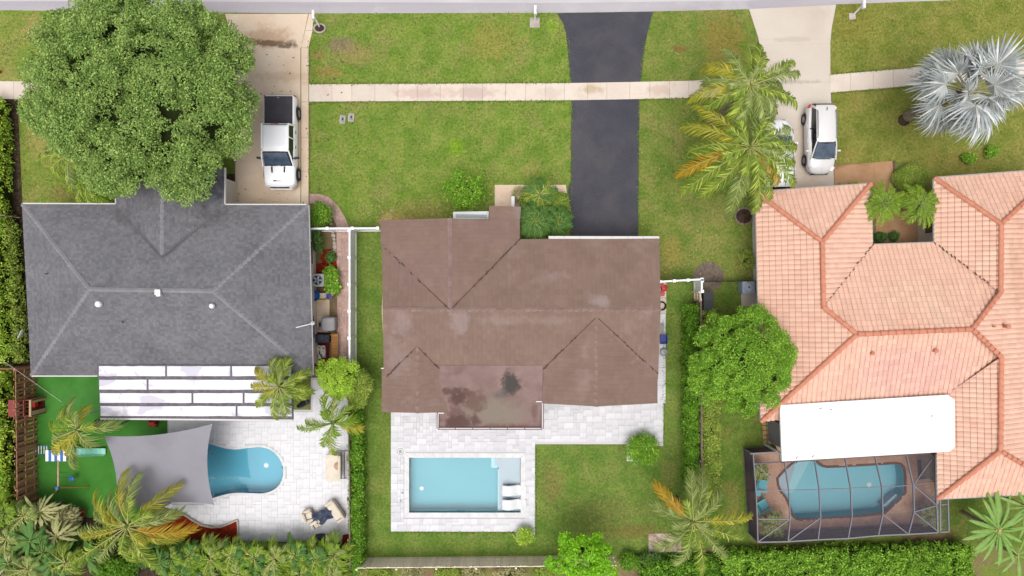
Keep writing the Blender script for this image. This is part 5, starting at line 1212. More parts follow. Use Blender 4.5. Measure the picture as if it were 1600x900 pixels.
# grey mat and palms inside
tag(MB().prism(w2([(1432, 718), (1452, 717), (1453, 747), (1434, 749)]), .062, .075).build('outdoor_mat', mat('grey_mat', C(104, 98, 106), rough=.95)), 'dark grey mat on the brown deck in the cage corner', 'mat')
def lawn_chair(px, py, rz, label):
    a = P(px, py); t = thing('patio_chair', label, 'chair', (a.x, a.y, .06), 'teal chairs inside the screened enclosure', rz)
    for i in range(5): MB().cbox((-.22+.11*i, .02, .38), (.095, .52, .03)).build('seat_slat', M['teal'], t, origin='local')
    for i in range(5): MB().cbox((-.22+.11*i, -.36, .62), (.095, .04, .62), rx=.5).build('back_slat', M['teal'], t, origin='local')
    for s_ in (-1, 1):
        MB().cbox((s_*.33, -.02, .56), (.1, .66, .035)).build('armrest', M['teal'], t, origin='local')
        MB().cbox((s_*.3, .24, .28), (.06, .07, .56)).build('leg', M['teal'], t, origin='local'); MB().cbox((s_*.3, -.2, .28), (.06, .07, .56), rx=.3).build('leg', M['teal'], t, origin='local')
lawn_chair(1187, 755, R(-100), 'teal slatted chair beside the screen wall, the one nearer the white patio roof')
lawn_chair(1188, 786, R(-60), 'teal slatted chair turned slightly, lower of the two in the screen cage')
t = thing('side_table', 'small teal table between the two teal chairs', 'table', tuple(P(1183.5, 770, .06)))
MB().cbox(tuple(P(1183.5, 770, .5)), (.4, .4, .03)).build('table_top', M['teal'], t)
for i, j in ((-1, -1), (1, -1), (1, 1), (-1, 1)): c = P(1183.5, 770); MB().cbox((c.x+i*.16, c.y+j*.16, .27), (.04, .04, .42)).build('leg', M['teal'], t)

# ================================================================ FENCES
def vinyl_fence(label, a, b, h=1.75, npanel=None, mat_='vinyl', cat='fence', w_=.06, postw=.13):
    A_, B_ = P(*a), P(*b); L = (B_-A_).length; k = npanel or max(1, round(L/1.55)); x_ = (B_-A_)/L; rz = math.atan2(x_.y, x_.x)
    t = thing('vinyl_fence', label, cat, tuple((A_+B_)/2))
    for i in range(k+1): c = A_+(B_-A_)*i/k; MB().cbox((c.x, c.y, (h+.08)/2), (postw, postw, h+.08)).cbox((c.x, c.y, h+.1), (postw+.05, postw+.05, .04)).build('post', M[mat_], t)
    for i in range(k):
        c = A_+(B_-A_)*(i+.5)/k; l = L/k-postw
        MB().cbox((c.x, c.y, h-.05), (l, w_+.04, .12), rz=rz).build('top_rail', M[mat_], t); MB().cbox((c.x, c.y, .12), (l, w_+.04, .14), rz=rz).build('bottom_rail', M[mat_], t)
        n = int(l/.16)
        for j in range(n):
            p = A_+(B_-A_)*i/k+x_*(postw/2+(j+.5)*l/n); MB().cbox((p.x, p.y, h/2+.02), (l/n-.008, .03, h-.2), rz=rz).build('board', M[mat_], t)
    return t
vinyl_fence('long white vinyl privacy fence beside the pink garden path', (556.5, 364), (556.5, 565))
vinyl_fence('white vinyl fence closing the side yard between the two left houses', (486, 361), (599, 360.5))
vinyl_fence('short white vinyl fence by the right side of the brown house', (1022, 440.5), (1084, 437), npanel=3)
vinyl_fence('stub of white vinyl fence turning the corner near the black bins', (1084.5, 439), (1084.5, 455), npanel=1)
def board_fence(label, a, b, h, m, pitch=.15, thick=.025, name='wood_fence', gap=.02, alt=0, rails=True, railside=1, alt_h=0):
    A_, B_ = P(*a), P(*b); L = (B_-A_).length; x_ = (B_-A_)/L; rz = math.atan2(x_.y, x_.x); nn = Vector((-x_.y, x_.x, 0)); t = thing(name, label, 'fence', tuple((A_+B_)/2)); n = int(L/pitch)
    mes = {}
    for i in range(n):
        p = A_+x_*(i+.5)*pitch+nn*(alt if i % 2 else -alt); hh = h+random.uniform(-.03, .03)+(alt_h if i % 2 else 0)
        o = MB().cbox((0, 0, hh/2), (pitch-gap, thick, hh), ry=0).build('board', M[m], t, origin='local'); o.location = p-parent_world(t); o.rotation_euler = (random.uniform(-.01, .01), random.uniform(-.01, .01), rz)
    for z in (.3, h*.55, h-.12) if rails else ():
        c = (A_+B_)/2 - nn*(0 if alt else thick/2+.025); MB().cbox((c.x, c.y, z), (L, .045 if alt else .04, .09), rz=rz).build('rail', M[m], t)
    for i in range(int(L/2.4)+1): p = A_+x_*min(L, i*2.4)-nn*(0 if alt else thick/2+.09); MB().cbox((p.x, p.y, h/2), (.1, .1, h+.04), rz=rz).build('post', M[m], t)
    return t
board_fence('brown wooden shadowbox fence on the left of the artificial turf', (57, 572), (60, 790), 1.9, 'woodfence', pitch=.23, alt=.06, gap=.07, thick=.03)
board_fence('short brown wooden fence joining the corner of the grey house', (10, 571), (56, 571), 1.7, 'woodfence', pitch=.2)
board_fence('low grey wooden fence joining the upper corner of the grey house', (6, 339), (36, 340), 1.6, 'woodgrey', pitch=.2)
board_fence('long beige wooden fence along the bottom of the brown house yard', (566, 871), (958, 867.5), 1.6, 'woodbeige', pitch=.2, thick=.03, gap=.014)
board_fence('weathered fence between the white deck and the green hedge', (553, 590), (556, 874), 1.5, 'woodgrey', pitch=.3, thick=.03, gap=.01)
board_fence('brown fence running between the two parallel hedges', (1084.5, 470), (1086, 765), 1.7, 'woodgrey', pitch=.3, thick=.03, gap=.01)
board_fence('short tan wooden fence above the tops of the two hedges', (1084, 456), (1084.5, 470), 1.65, 'woodbeige', pitch=.14)
t = thing('chain_link_fence', 'low black chain link fence from the bins to the tiled house', 'fence', tuple(P(1138, 440)))
for i in range(5): c = P(1096+i*21, 440.5-i*.3); MB().tube([(c.x, c.y, 0), (c.x, c.y, 1.2)], .03, 6).build('post', M['blackmetal'], t)
for z in (.05, .3, .55, .8, 1.0, 1.2): MB().tube([P(1096, 440.5, 0)+Vector((0, 0, z)), P(1180, 439.3, 0)+Vector((0, 0, z))], .02 if z > 1.1 else .008, 5).build('rail' if z > 1.1 else 'wire', M['blackmetal'], t)
b = MB(); A_, B_ = P(1096, 440.5), P(1180, 439.3)
for i in range(60):
    q = i/60; p = A_.lerp(B_, q); p2 = A_.lerp(B_, min(1, q+.16)); b.tube([p+Vector((0, 0, .05)), p2+Vector((0, 0, 1.18))], .006, 3, cap=False); b.tube([p+Vector((0, 0, 1.18)), p2+Vector((0, 0, .05))], .006, 3, cap=False)
b.build('mesh', M['blackmetal'], t, kind='stuff')

st_ = thing('stepping_stones', 'small grid of tan pavers between the lawn and the white patio roof', 'pavers', tuple(P(1201, 676)))
for i in range(3):
    for j in range(5): c = P(1194+i*7.5+j*.3, 661+j*7.5, .04); MB().cbox((c.x, c.y, .045), (.24, .24, .04)).build('paver', M['conc_brown'], st_)
# ================================================================ VEHICLES (local: front = +Y)
def car_rings(st, inset_=.0):
    out = []
    for (y, hw, zs, zb, zt) in st:
        r = [(0, zs), (hw*.8, zs), (hw*.97, zs+.1), (hw, zs+(zb-zs)*.45), (hw*.985, zb-.08), (hw*.93, zb), (hw*.8, zb+(zt-zb)*.55), (hw*.45, zt-.01), (0, zt)]
        out.append([(x, y, z) for x, z in r]+[(-x, y, z) for x, z in r[-2:0:-1]])
    return out
def wheel(t, x, y, r=.36, w_=.24):
    s_ = 1 if x > 0 else -1; o = thing('wheel', None, None)
    col.objects.unlink(o); bpy.data.objects.remove(o)
    b = MB(); n = 18; R0 = [(r*.62, -w_/2), (r*.93, -w_/2), (r, -w_/2+.03), (r, w_/2-.03), (r*.93, w_/2), (r*.62, w_/2)]
    V = [(x+h, y+q*math.cos(2*math.pi*k/n), r+q*math.sin(2*math.pi*k/n)) for q, h in R0 for k in range(n)]
    F = [(i*n+k, i*n+(k+1) % n, (i+1)*n+(k+1) % n, (i+1)*n+k) for i in range(5) for k in range(n)]; b.add(V, F); ty = b.build('wheel', M['rubber'], t, origin='local')
    b = MB(); xo = x+s_*(w_/2-.02); V = [(xo, y, r)]+[(xo+s_*.0, y+r*.64*math.cos(2*math.pi*k/n), r+r*.64*math.sin(2*math.pi*k/n)) for k in range(n)]+[(xo-s_*.05, y+r*.3*math.cos(2*math.pi*k/n), r+r*.3*math.sin(2*math.pi*k/n)) for k in range(n)]
    F = [(1+k, 1+(k+1) % n, 1+n+(k+1) % n, 1+n+k) for k in range(0, n)]+[(0, 1+n+k, 1+n+(k+1) % n) for k in range(n)]
    b.add(V, F).build('rim', M['alloy'], ty, origin='local')
def quadpatch(t, name, m, pts, off=.0, th=.02, parent=None):
    """thin curved panel from 4 corner points (rows)"""
    b = MB(); n = len(pts); b.add(pts, [tuple(range(n))]); me_o = b.build(name, M[m], parent or t, origin='local'); md = me_o.modifiers.new('s', 'SOLIDIFY'); md.thickness = th; md.offset = 0; return me_o
# --- pickup
pk = thing('pickup_truck', 'white crew cab pickup truck with a black bed cover, parked on the tan driveway', 'pickup truck', (-14.18, 8.93, .05), None, math.pi)
W_ = .98
st = [(-2.83, .84, .45, .86, .90), (-2.80, .93, .40, 1.02, 1.06), (-2.6, .97, .38, 1.12, 1.16), (-.95, .985, .36, 1.13, 1.17), (.6, .985, .36, 1.12, 1.2), (1.4, .985, .36, 1.08, 1.22), (1.8, .98, .36, 1.06, 1.2), (2.4, .96, .36, 1.0, 1.13), (2.62, .92, .36, .93, 1.05), (2.76, .8, .36, .8, .92), (2.83, .6, .4, .68, .76)]
MB().loft(car_rings(st)).build('body', M['carwhite'], pk, origin='local', smooth=True)
cab = [(-.98, .86, 1.1, 1.2), (-.92, .82, 1.1, 1.7), (-.72, .76, 1.1, 1.86), (.45, .76, 1.1, 1.88), (.72, .76, 1.1, 1.82), (1.5, .87, 1.05, 1.2)]
def cabin(t, secs, m, grow=0, smooth=False, name='cabin'):
    rings = []
    for (y, hw, zb, zt) in secs:
        hb = hw+ (zt-zb)*.18; rings.append([(-hb-grow, y, zb), (-(hw+hb)/2-grow, y, (zb+zt)/2), (-hw-grow, y, zt-.05+grow), (-hw*.8, y, zt+grow), (0, y, zt+.02+grow), (hw*.8, y, zt+grow), (hw+grow, y, zt-.05+grow), ((hw+hb)/2+grow, y, (zb+zt)/2), (hb+grow, y, zb)])
    return MB().loft(rings, cap=True, closed=True).build(name, M[m], t, origin='local', smooth=smooth)
cabin(pk, [(-.97, .86, 1.1, 1.2), (-.9, .80, 1.1, 1.74), (-.72, .76, 1.1, 1.86), (.45, .76, 1.1, 1.88), (.75, .75, 1.1, 1.82), (1.52, .84, 1.05, 1.19)], 'glassdark', name='window_glass')
cabin(pk, [(-.94, .815, 1.62, 1.68), (-.72, .77, 1.7, 1.87), (.45, .77, 1.72, 1.89), (.76, .76, 1.68, 1.83)], 'carwhite', .012, name='roof')
quadpatch(pk, 'windscreen', 'glass', [(-.70, .83, 1.84), (.70, .83, 1.84), (.80, 1.48, 1.275), (-.80, 1.48, 1.275)], th=.02)
for s_ in (-1, 1):
    MB().tube([(s_*.80, .7, 1.80), (s_*.88, 1.1, 1.55), (s_*.93, 1.55, 1.2)], .045, 6).build('pillar', M['carwhite'], pk); MB().tube([(s_*.81, -.88, 1.78), (s_*.93, -.95, 1.15)], .07, 6).build('pillar', M['carwhite'], pk)
    MB().tube([(s_*.83, -.1, 1.8), (s_*.93, -.1, 1.15)], .04, 6).build('pillar', M['carwhite'], pk)
    MB().tube([(s_*.80, -.9, 1.82), (s_*.80, .6, 1.83)], .035, 6).build('roof_rail', M['carwhite'], pk)
    MB().cbox((s_*1.13, 1.05, 1.25), (.28, .12, .2), rz=-s_*.15).cbox((s_*.98, 1.08, 1.2), (.16, .05, .05)).build('mirror', M['plastic_blk'], pk, origin='local')
    for y in (-1.85, 1.92): wheel(pk, s_*.9, y, .4, .27); MB().loft([[(s_*.90+dx, y+.5*math.cos(q), .4+.5*math.sin(q)) for q in [math.pi*k/8 for k in range(9)]] for dx in (-.02, s_*.115)], cap=False, closed=False).build('wheel_arch', M['plastic_blk'], pk, origin='local')
    MB().cbox((s_*.72, 2.66, .86), (.34, .2, .2), rz=-s_*.25).build('headlight', M['lampclear'], pk, origin='local'); MB().cbox((s_*.88, -2.78, .88), (.14, .08, .3)).build('tail_light', M['lampred'], pk, origin='local')
    MB().cbox((s_*1.0, .35, 1.0), (.03, .2, .04)).build('door_handle', M['plastic_blk'], pk, origin='local'); MB().cbox((s_*1.0, -.55, 1.0), (.03, .2, .04)).build('door_handle', M['plastic_blk'], pk, origin='local')
    MB().cbox((s_*.38, 1.75, 1.235), (.09, .36, .04), rz=s_*.05, rx=-.05).build('hood_vent', M['plastic_blk'], pk, origin='local')
    MB().cbox((s_*.3-.1, 1.52, 1.26), (.5, .03, .02), rz=.05).build('wiper', M['plastic_blk'], pk, origin='local')
MB().box(-.85, -2.72, 1.13, .85, -.98, 1.225).build('bed_cover', M['tonneau'], pk, origin='local', bevel=.03)
for y in (-2.2, -1.6): MB().box(-.83, y, 1.225, .83, y+.02, 1.232).build('cover_seam', M['plastic_blk'], pk, origin='local')
MB().cbox((0, -2.62, 1.23), (.12, .06, .02)).build('cover_latch', M['alloy'], pk, origin='local')
MB().cbox((0, -.93, 1.84), (.46, .06, .05)).build('brake_light', mat('dull_red_lamp', C(120, 50, 50)), pk, origin='local')
MB().cbox((0, -2.88, .6), (1.7, .14, .16)).build('rear_bumper', M['alloy'], pk, origin='local', bevel=.03); MB().cbox((0, 2.80, .56), (1.34, .14, .2)).cbox((.72, 2.68, .56), (.34, .14, .2), rz=-.75).cbox((-.72, 2.68, .56), (.34, .14, .2), rz=.75).build('front_bumper', M['carwhite'], pk, origin='local')
MB().cbox((0, 2.79, .82), (1.1, .08, .22)).build('grille', M['plastic_blk'], pk, origin='local'); MB().cbox((.1, 2.42, 1.12), (.5, .05, .012), rx=-.3).cbox((.22, 2.40, 1.128), (.12, .07, .012), rx=-.3).build('hood_badge', M['plastic_blk'], pk, origin='local')
# --- SUVs
def suv(loc, rot, label, paint, L=4.45, Wd=.91, group=None):
    t = thing('parked_suv', label, 'car', loc, group, rot); h = L/2
    st = [(-h, .5, .5, .78, .82), (-h+.05, .70, .42, .92, .98), (-h+.2, Wd*.9, .34, 1.02, 1.08), (-h+.6, Wd*.97, .3, 1.03, 1.09), (-h+1.2, Wd, .3, 1.02, 1.08), (0, Wd, .3, 1.0, 1.06), (h-1.35, Wd*.99, .3, .98, 1.1), (h-.9, Wd*.97, .3, .93, 1.06), (h-.5, Wd*.92, .3, .84, .97), (h-.22, Wd*.8, .32, .74, .86), (h-.07, Wd*.6, .34, .66, .76), (h, .3, .38, .6, .66)]
    MB().loft(car_rings(st)).build('body', M[paint], t, origin='local', smooth=True)
    y0 = -h; cabin(t, [(y0+.06, .60, .98, 1.06), (y0+.22, .60, .98, 1.36), (y0+.5, .59, .98, 1.54), (y0+1.3, .60, .98, 1.62), (y0+2.2, .60, .98, 1.61), (y0+2.5, .585, .98, 1.56), (y0+3.4, .68, .97, 1.1)], 'glassdark', name='window_glass')
    cabin(t, [(y0+.26, .55, 1.42, 1.44), (y0+.5, .575, 1.5, 1.555), (y0+1.3, .59, 1.56, 1.635), (y0+2.2, .59, 1.56, 1.625), (y0+2.44, .56, 1.53, 1.575), (y0+2.52, .5, 1.52, 1.56)], paint, .012, smooth=True, name='roof')
    quadpatch(t, 'windscreen', 'glass', [(-.52, y0+2.56, 1.555), (0, y0+2.62, 1.565), (.52, y0+2.56, 1.555), (.66, y0+3.3, 1.17), (.35, y0+3.44, 1.13), (0, y0+3.48, 1.12), (-.35, y0+3.44, 1.13), (-.66, y0+3.3, 1.17)])
    quadpatch(t, 'rear_window', 'glassdark', [(-.50, y0+.24, 1.42), (.50, y0+.24, 1.42), (.58, y0+.08, 1.14), (-.58, y0+.08, 1.14)])
    for s_ in (-1, 1):
        MB().tube([(s_*.58, y0+2.45, 1.56), (s_*.68, y0+2.95, 1.36), (s_*.76, y0+3.5, 1.08)], .04, 6).build('pillar', M[paint], t); MB().tube([(s_*.57, y0+.45, 1.5), (s_*.66, y0+.22, 1.06)], .08, 6).build('pillar', M[paint], t)
        MB().tube([(s_*.63, y0+1.6, 1.55), (s_*.76, y0+1.6, 1.02)], .035, 6).build('pillar', M['plastic_blk'], t)
        MB().tube([(s_*.56, y0+.6, 1.58), (s_*.56, y0+.75, 1.67), (s_*.56, y0+2.1, 1.68), (s_*.55, y0+2.3, 1.6)], .03, 6).build('roof_rail', M['metalgrey'], t)
        MB().cbox((s_*.96, y0+2.95, 1.08), (.2, .1, .12)).build('mirror', M[paint], t, origin='local', bevel=.02)
        for y in (y0+.85, y0+L-.9):
            wheel(t, s_*(Wd-.11), y, .34, .22); MB().loft([[(s_*(Wd-.09)+dx, y+.42*math.cos(q), .34+.42*math.sin(q)) for q in [math.pi*k/8 for k in range(9)]] for dx in (-.02, s_*.115)], cap=False, closed=False).build('wheel_arch', M['plastic_blk'], t, origin='local')
        MB().cbox((s_*.64, h-.3, .80), (.2, .3, .1), rz=s_*.55, rx=-.3).build('headlight', M['lampclear'], t, origin='local', bevel=.02); MB().cbox((s_*.76, -h+.2, .95), (.14, .22, .2), rz=-s_*.5).build('tail_light', M['lampred'], t, origin='local', bevel=.02)
        for y in (y0+1.4, y0+2.3): MB().cbox((s_*(Wd+.005), y, .9), (.03, .18, .03)).build('door_handle', M[paint], t, origin='local')
    MB().tube([(0, y0+.62, 1.62), (0, y0+.45, 1.72)], .02, 5).build('antenna', M['plastic_blk'], t); MB().cbox((0, h-.03, .5), (1.0, .08, .2)).build('grille', M['plastic_blk'], t, origin='local')
    MB().cbox((0, h-.42, .955), (.02, .8, .012), rx=-.2).build('hood_crease', M[paint], t, origin='local')
    MB().cbox((-.2, y0+3.46, 1.13), (.5, .03, .02)).cbox((.35, y0+3.46, 1.13), (.45, .03, .02)).build('wiper', M['plastic_blk'], t, origin='local')
    return t
suv((18.93, 9.15, .05), R(180.5), 'pearl white suv with grey roof rails parked on the pale driveway beside the lawn', 'carsilver', L=4.3, Wd=.89)
suv((16.35, 8.1, .05), R(1), 'white car mostly hidden under the fronds of the coconut palms', 'carwhite', L=4.5, Wd=.92)

# ================================================================ STREET SIDE THINGS
def mailbox(bx, by, label, ring=False, head=(0, 0), rz=0, slabw=.6):
    a = P(bx, by); t = thing('mailbox', label, 'mailbox', tuple(a))
    if ring:
        for i in range(14): q = 2*math.pi*i/14; MB().cbox((a.x+math.cos(q)*.34, a.y+math.sin(q)*.27, .07), (.15, .1, .13), rz=q+1.57).build('ring_stone', M['stone'], t)
        MB().lathe(a, [(.3, .02), (.25, .06), (0, .08)], 14).build('gravel', M['mulch_dark'], t)
    elif slabw: MB().cbox((a.x, a.y, .04), (slabw, slabw, .08), rz=rz).build('base_slab', M['stone'], t)
    hx, hy = a.x+head[0], a.y+head[1]
    MB().tube([(a.x+head[0]*.3, a.y+head[1]*.3, .05), (hx, hy, 1.0)], .055, 8).build('post', M['white'], t)
    b = MB(); n = 8; prof = [(.1*math.cos(q), .1*math.sin(q)) for q in [math.pi*k/n for k in range(n+1)]]
    rings = [[(hx+x_, hy+y_, 1.12+z_) for x_, z_ in prof]+[(hx-.1, hy+y_, 1.0), (hx+.1, hy+y_, 1.0)] for y_ in (-.26, .26)]
    b.loft(rings).build('box', M['white'], t); MB().cbox((hx, hy+.27, 1.1), (.18, .02, .18)).build('door', M['fascia'], t); MB().cbox((hx+.12, hy-.05, 1.18), (.015, .12, .05)).build('flag', M['lampred'], t)
mailbox(500, 45, 'white mailbox leaning over a ring of stones beside the tan driveway', True, (-.1, .42))
mailbox(835.5, 36, 'white mailbox on a square concrete slab left of the black driveway', False, (0, .35), slabw=.62)
mailbox(1331, 26, 'white mailbox on a small square base right of the pale driveway', False, (.2, .32), rz=.1, slabw=.4)
for (a, b, c_, lb) in ((535.5, 187, 9, 'left of the pair'), (549, 184, 9, 'right of the pair')):
    t = thing('utility_box', 'small concrete utility box set in the lawn, '+lb, 'utility box', tuple(P(a, b))); p = P(a, b)
    MB().cbox((p.x, p.y, .04), (.36, .52, .08), rz=-.08).build('rim', M['stone'], t, bevel=.015); MB().cbox((p.x, p.y, .083), (.22, .36, .012), rz=-.08).build('lid', M['greycover'], t); MB().cbox((p.x+.02, p.y+.02, .095), (.1, .16, .01), rz=-.08).build('hatch', M['charcoal'], t)
tag(MB().lathe(P(1, 113, 0), [(.08, 0), (.09, .5), (.13, .52), (.13, .6), (.09, .75), (0, .8)], 12).build('fire_hydrant', M['red'], smooth=False), 'red hydrant on the lawn at the left edge of the picture', 'hydrant')

# ================================================================ SIDE YARD OF THE GREY HOUSE
def ac(px, py, s_, h, label, m='acgrey', fan='charcoal', rz=0, cat='air conditioner'):
    a = P(px, py); t = thing('ac_unit', label, cat, (a.x, a.y, .04))
    MB().cbox((a.x, a.y, .04+h/2), (s_, s_, h), rz=rz).build('casing', M[m], t, bevel=.04)
    MB().lathe((a.x, a.y, .04+h), [(s_*.40, .0), (s_*.40, .02), (s_*.36, .02), (s_*.36, .004)], 20, cap=False).build('fan_ring', M['metalgrey'], t); MB().lathe((a.x, a.y, .045+h), [(s_*.36, 0), (s_*.36, .006)], 20).build('fan_well', M[fan], t)
    for i in range(5): q = i*2*math.pi/5; MB().cbox((a.x+math.cos(q)*s_*.18, a.y+math.sin(q)*s_*.18, .06+h), (s_*.32, s_*.12, .01), rz=q, rx=.2).build('fan_blade', M['acblue'], t)
    MB().lathe((a.x, a.y, .06+h), [(.05, 0), (.05, .03)], 10).build('hub', M['charcoal'], t)
ac(502, 438, .78, .8, 'grey air conditioner with a round fan beside the leafy bush')
def bin_(px, py, r, h, m, label, name, cat, square=False, lid=None, rz=0, z=.04):
    a = P(px, py); t = thing(name, label, cat, (a.x, a.y, z))
    if square: MB().loft([[(a.x+x_*r*k, a.y+y_*r*k, z+zz) for x_, y_ in ((-1, -1), (1, -1), (1, 1), (-1, 1))] for k, zz in ((.8, 0), (1, h))]).build('body', M[m], t); MB().cbox((a.x, a.y, z+h+.02), (r*2.15, r*2.1, .06), rz=0).cbox((a.x, a.y+r, z+h+.0), (r*1.4, .06, .06)).build('lid', M[lid or m], t, bevel=.025)
    else: MB().lathe((a.x, a.y, z), [(r*.8, 0), (r, h), (r*1.05, h), (r*1.05, h-.03), (r*.88, h-.04), (r*.75, h*.6)], 18).build('body', M[m], t); MB().lathe((a.x, a.y, z+h*.62), [(r*.7, 0), (r*.6, .03)], 14).build('contents', M[lid or m], t)
    return t
bin_(496, 462, .31, .6, 'blue', 'round bright blue bin against the grey house wall', 'bin', 'bin', lid='blue')
bin_(516, 462.5, .22, .4, 'greycover', 'small round pot with a purple inside beside the blue bin', 'plant_pot', 'pot', lid='purple')
t = thing('garden_chair', 'beige and yellow wooden chair squeezed between the blue bin and the purple pot', 'chair', tuple(P(507, 463)))
a = P(507, 463); MB().cbox((a.x, a.y, .4), (.4, .4, .05)).build('seat', M['cream'], t); MB().cbox((a.x, a.y-.2, .6), (.42, .05, .4), rx=.25).build('backrest', mat('yellow_wood', C(220, 180, 90)), t)
for i, j in ((-1, -1), (1, -1), (1, 1), (-1, 1)): MB().cbox((a.x+i*.17, a.y+j*.17, .21), (.05, .05, .34)).build('leg', M['tan'], t)
t = thing('covered_grill', 'grey covered square grill standing at the edge of the pink path', 'grill', tuple(P(518, 505)))
a = P(518, 505); MB().loft([[(a.x+x_*k, a.y+y_*k, z_) for x_, y_ in ((-.42, -.4), (-.2, -.44), (.2, -.44), (.42, -.4), (.44, 0), (.42, .4), (.2, .44), (-.2, .44), (-.42, .4), (-.44, 0))] for k, z_ in ((.92, .04), (1, .6), (.96, .86), (.75, .93))]).build('cover', M['greycover'], t, smooth=False); MB().box(a.x-.3, a.y-.47, .15, a.x+.3, a.y-.44, .5).build('front', M['charcoal'], t); MB().tube([(a.x-.3, a.y+.38, .93), (a.x+.3, a.y+.38, .93)], .025, 6).build('handle', M['metalgrey'], t)
tag(MB().prism(w2([(495, 494), (513, 494), (513, 519), (495, 519)]), 0, .05).build('paving_slab', M['conc_tan']), 'tan concrete slab under the conduit beside the covered grill', 'slab')
t = thing('black_box', 'small black box and pale hoses in front of the covered grill', 'box', tuple(P(502, 507))); MB().cbox(tuple(P(502, 507, .2)), (.26, .24, .32)).build('body', M['blackmetal'], t)
for i in range(3): MB().tube([P(495+i*2, 514+i, .1), P(500+i, 511+i, .3), P(506+i, 516, .1)], .02, 5).build('hose', M['stone'], t, smooth=True)
t = thing('storage_box', 'black covered storage chest above the maroon rug', 'chest', tuple(P(505, 528))); MB().loft([[(P(505, 528).x+x_*k, P(505, 528).y+y_*k, z_) for x_, y_ in ((-.5, -.26), (.5, -.26), (.5, .26), (-.5, .26))] for k, z_ in ((1, .06), (1, .5), (.85, .6))]).build('body', M['charcoal'], t); MB().cbox(tuple(P(501, 527, .61)), (.3, .3, .03), rz=.3).build('lid_panel', M['navy'], t)
tag(MB().prism(w2([(488, 519), (516, 520), (514, 572), (490, 572)]), .035, .05).build('rug', M['maroon']), 'maroon rug on the narrow patio beside the lattice bench', 'rug')
t = thing('floor_cushion', 'white and black patterned cushion lying on the maroon rug', 'cushion', tuple(P(504, 548))); MB().prism(w2([(496, 539), (509, 539), (511, 558), (498, 561)]), .05, .3).build('cushion', mat('patterned_fabric', C(226, 216, 204), C(70, 60, 56), s=6, lo=.52, hi=.56, rough=.9), t, bevel=.04)
t = thing('lattice_bench', 'orange brown wooden slatted bench beside the pink path', 'bench', tuple(P(524, 542)))
for i in range(9): p = P(523, 524+i*4.6, .45); MB().cbox(tuple(p), (.40, .15, .03), rz=.05).build('slat', M['orangewood'], t)
for dx in (-.17, 0, .17): p = P(523, 542.5, .42); MB().cbox((p.x+dx, p.y, .41), (.04, 1.7, .04)).build('rail', M['orangewood'], t)
for i, j in ((-1, -1), (1, -1), (1, 1), (-1, 1)): p = P(523, 542.5); MB().cbox((p.x+i*.17, p.y+j*.8, .2), (.05, .05, .4)).build('leg', M['orangewood'], t)

# ================================================================ SIDE YARD OF THE BROWN HOUSE AND BINS
t = thing('kickboard', 'red rounded toy board leaning by the white fence corner', 'toy', tuple(P(1037.5, 450))); MB().lathe(P(1037.5, 450, .1), [(.2, 0), (.22, .05), (.15, .12), (0, .14)], 12).cbox(tuple(P(1035, 446, .2)), (.18, .3, .08), rz=.4).build('board', M['red'], t)
tag(MB().lathe(P(1034, 458.5, .05), [(.17, 0), (.18, .12), (.1, .2), (0, .22)], 12).build('ball', M['pinkp'], smooth=True), 'small pink ball on the side path below the red toy', 'ball')
t = thing('hose_reel', 'coiled black garden hose on the side path', 'hose', tuple(P(1034, 478)))
for i in range(3): MB().tube([P(1034, 478, .08+.03*i)+Vector((math.cos(q)*(.28-.03*i), math.sin(q)*(.28-.03*i), 0)) for q in [2*math.pi*k/16 for k in range(17)]], .025, 5, cap=False).build('coil', M['blackmetal'], t, smooth=True)
tag(MB().prism(w2([(1029, 505), (1037, 506), (1036, 521), (1029, 521)]), .05, .2).build('step_block', M['greycover'], bevel=.02), 'light grey step block above the blue crate on the side strip', 'step')
t = thing('recycling_crate', 'deep blue recycling crate on the white side strip', 'crate', tuple(P(1036, 530))); a = P(1036, 530); MB().box(a.x-.2, a.y-.25, .06, a.x+.2, a.y+.25, .1).build('bottom', M['bluedark'], t)
for (x0, y0, x1, y1) in ((-.22, -.28, -.18, .28), (.18, -.28, .22, .28), (-.18, -.28, .18, -.24), (-.18, .24, .18, .28)): MB().box(a.x+x0, a.y+y0, .06, a.x+x1, a.y+y1, .36).build('side', M['bluedark'], t)
tag(MB().lathe(P(1037, 550, .05), [(.26, 0), (.27, .04), (.2, .08), (0, .1)], 16).build('round_cover', M['metalgrey']), 'round dark grey cover on the white side strip below the blue crate', 'cover')
bin_(1099.5, 463, .28, 1.0, 'plastic_blk', 'black wheeled bin, upper one of the pair by the hedge end', 'wheelie_bin', 'bin', square=True, z=.02)
bin_(1099.5, 477, .28, 1.0, 'plastic_blk', 'black wheeled bin, lower one standing against the hedge end', 'wheelie_bin', 'bin', square=True, z=.02)
tag(MB().prism(w2([(1157, 448), (1184, 447), (1184, 479), (1158, 479)]), 0, .08).build('equipment_pad', M['conc_pale']), 'pale concrete pad under the bluish air conditioner', 'slab')
ac(1162.5, 449, .78, .85, 'bluish grey air conditioner on the pad beside the tiled house', 'acblue', 'acblue')
tag(MB().prism(w2([(1153, 442), (1157, 442), (1157, 454), (1153, 454)]), 0, .5).build('meter_box', M['stone']), 'narrow pale box beside the bluish air conditioner', 'box')
tag(MB().prism(w2([(1013, 833), (1064, 833), (1064, 862), (1013, 862)]), .02, .07).build('paving_slab', mat('lichen_slab', C(212, 196, 186), C(176, 150, 130), s=3, c3=C(130, 110, 80), s3=2, rough=.9)), 'mottled concrete slab at the foot of the lower right palm', 'slab')
t = thing('corner_planter_kerb', 'white stone kerb around the bushy plant at the deck corner', 'kerb', tuple(P(984, 706)))
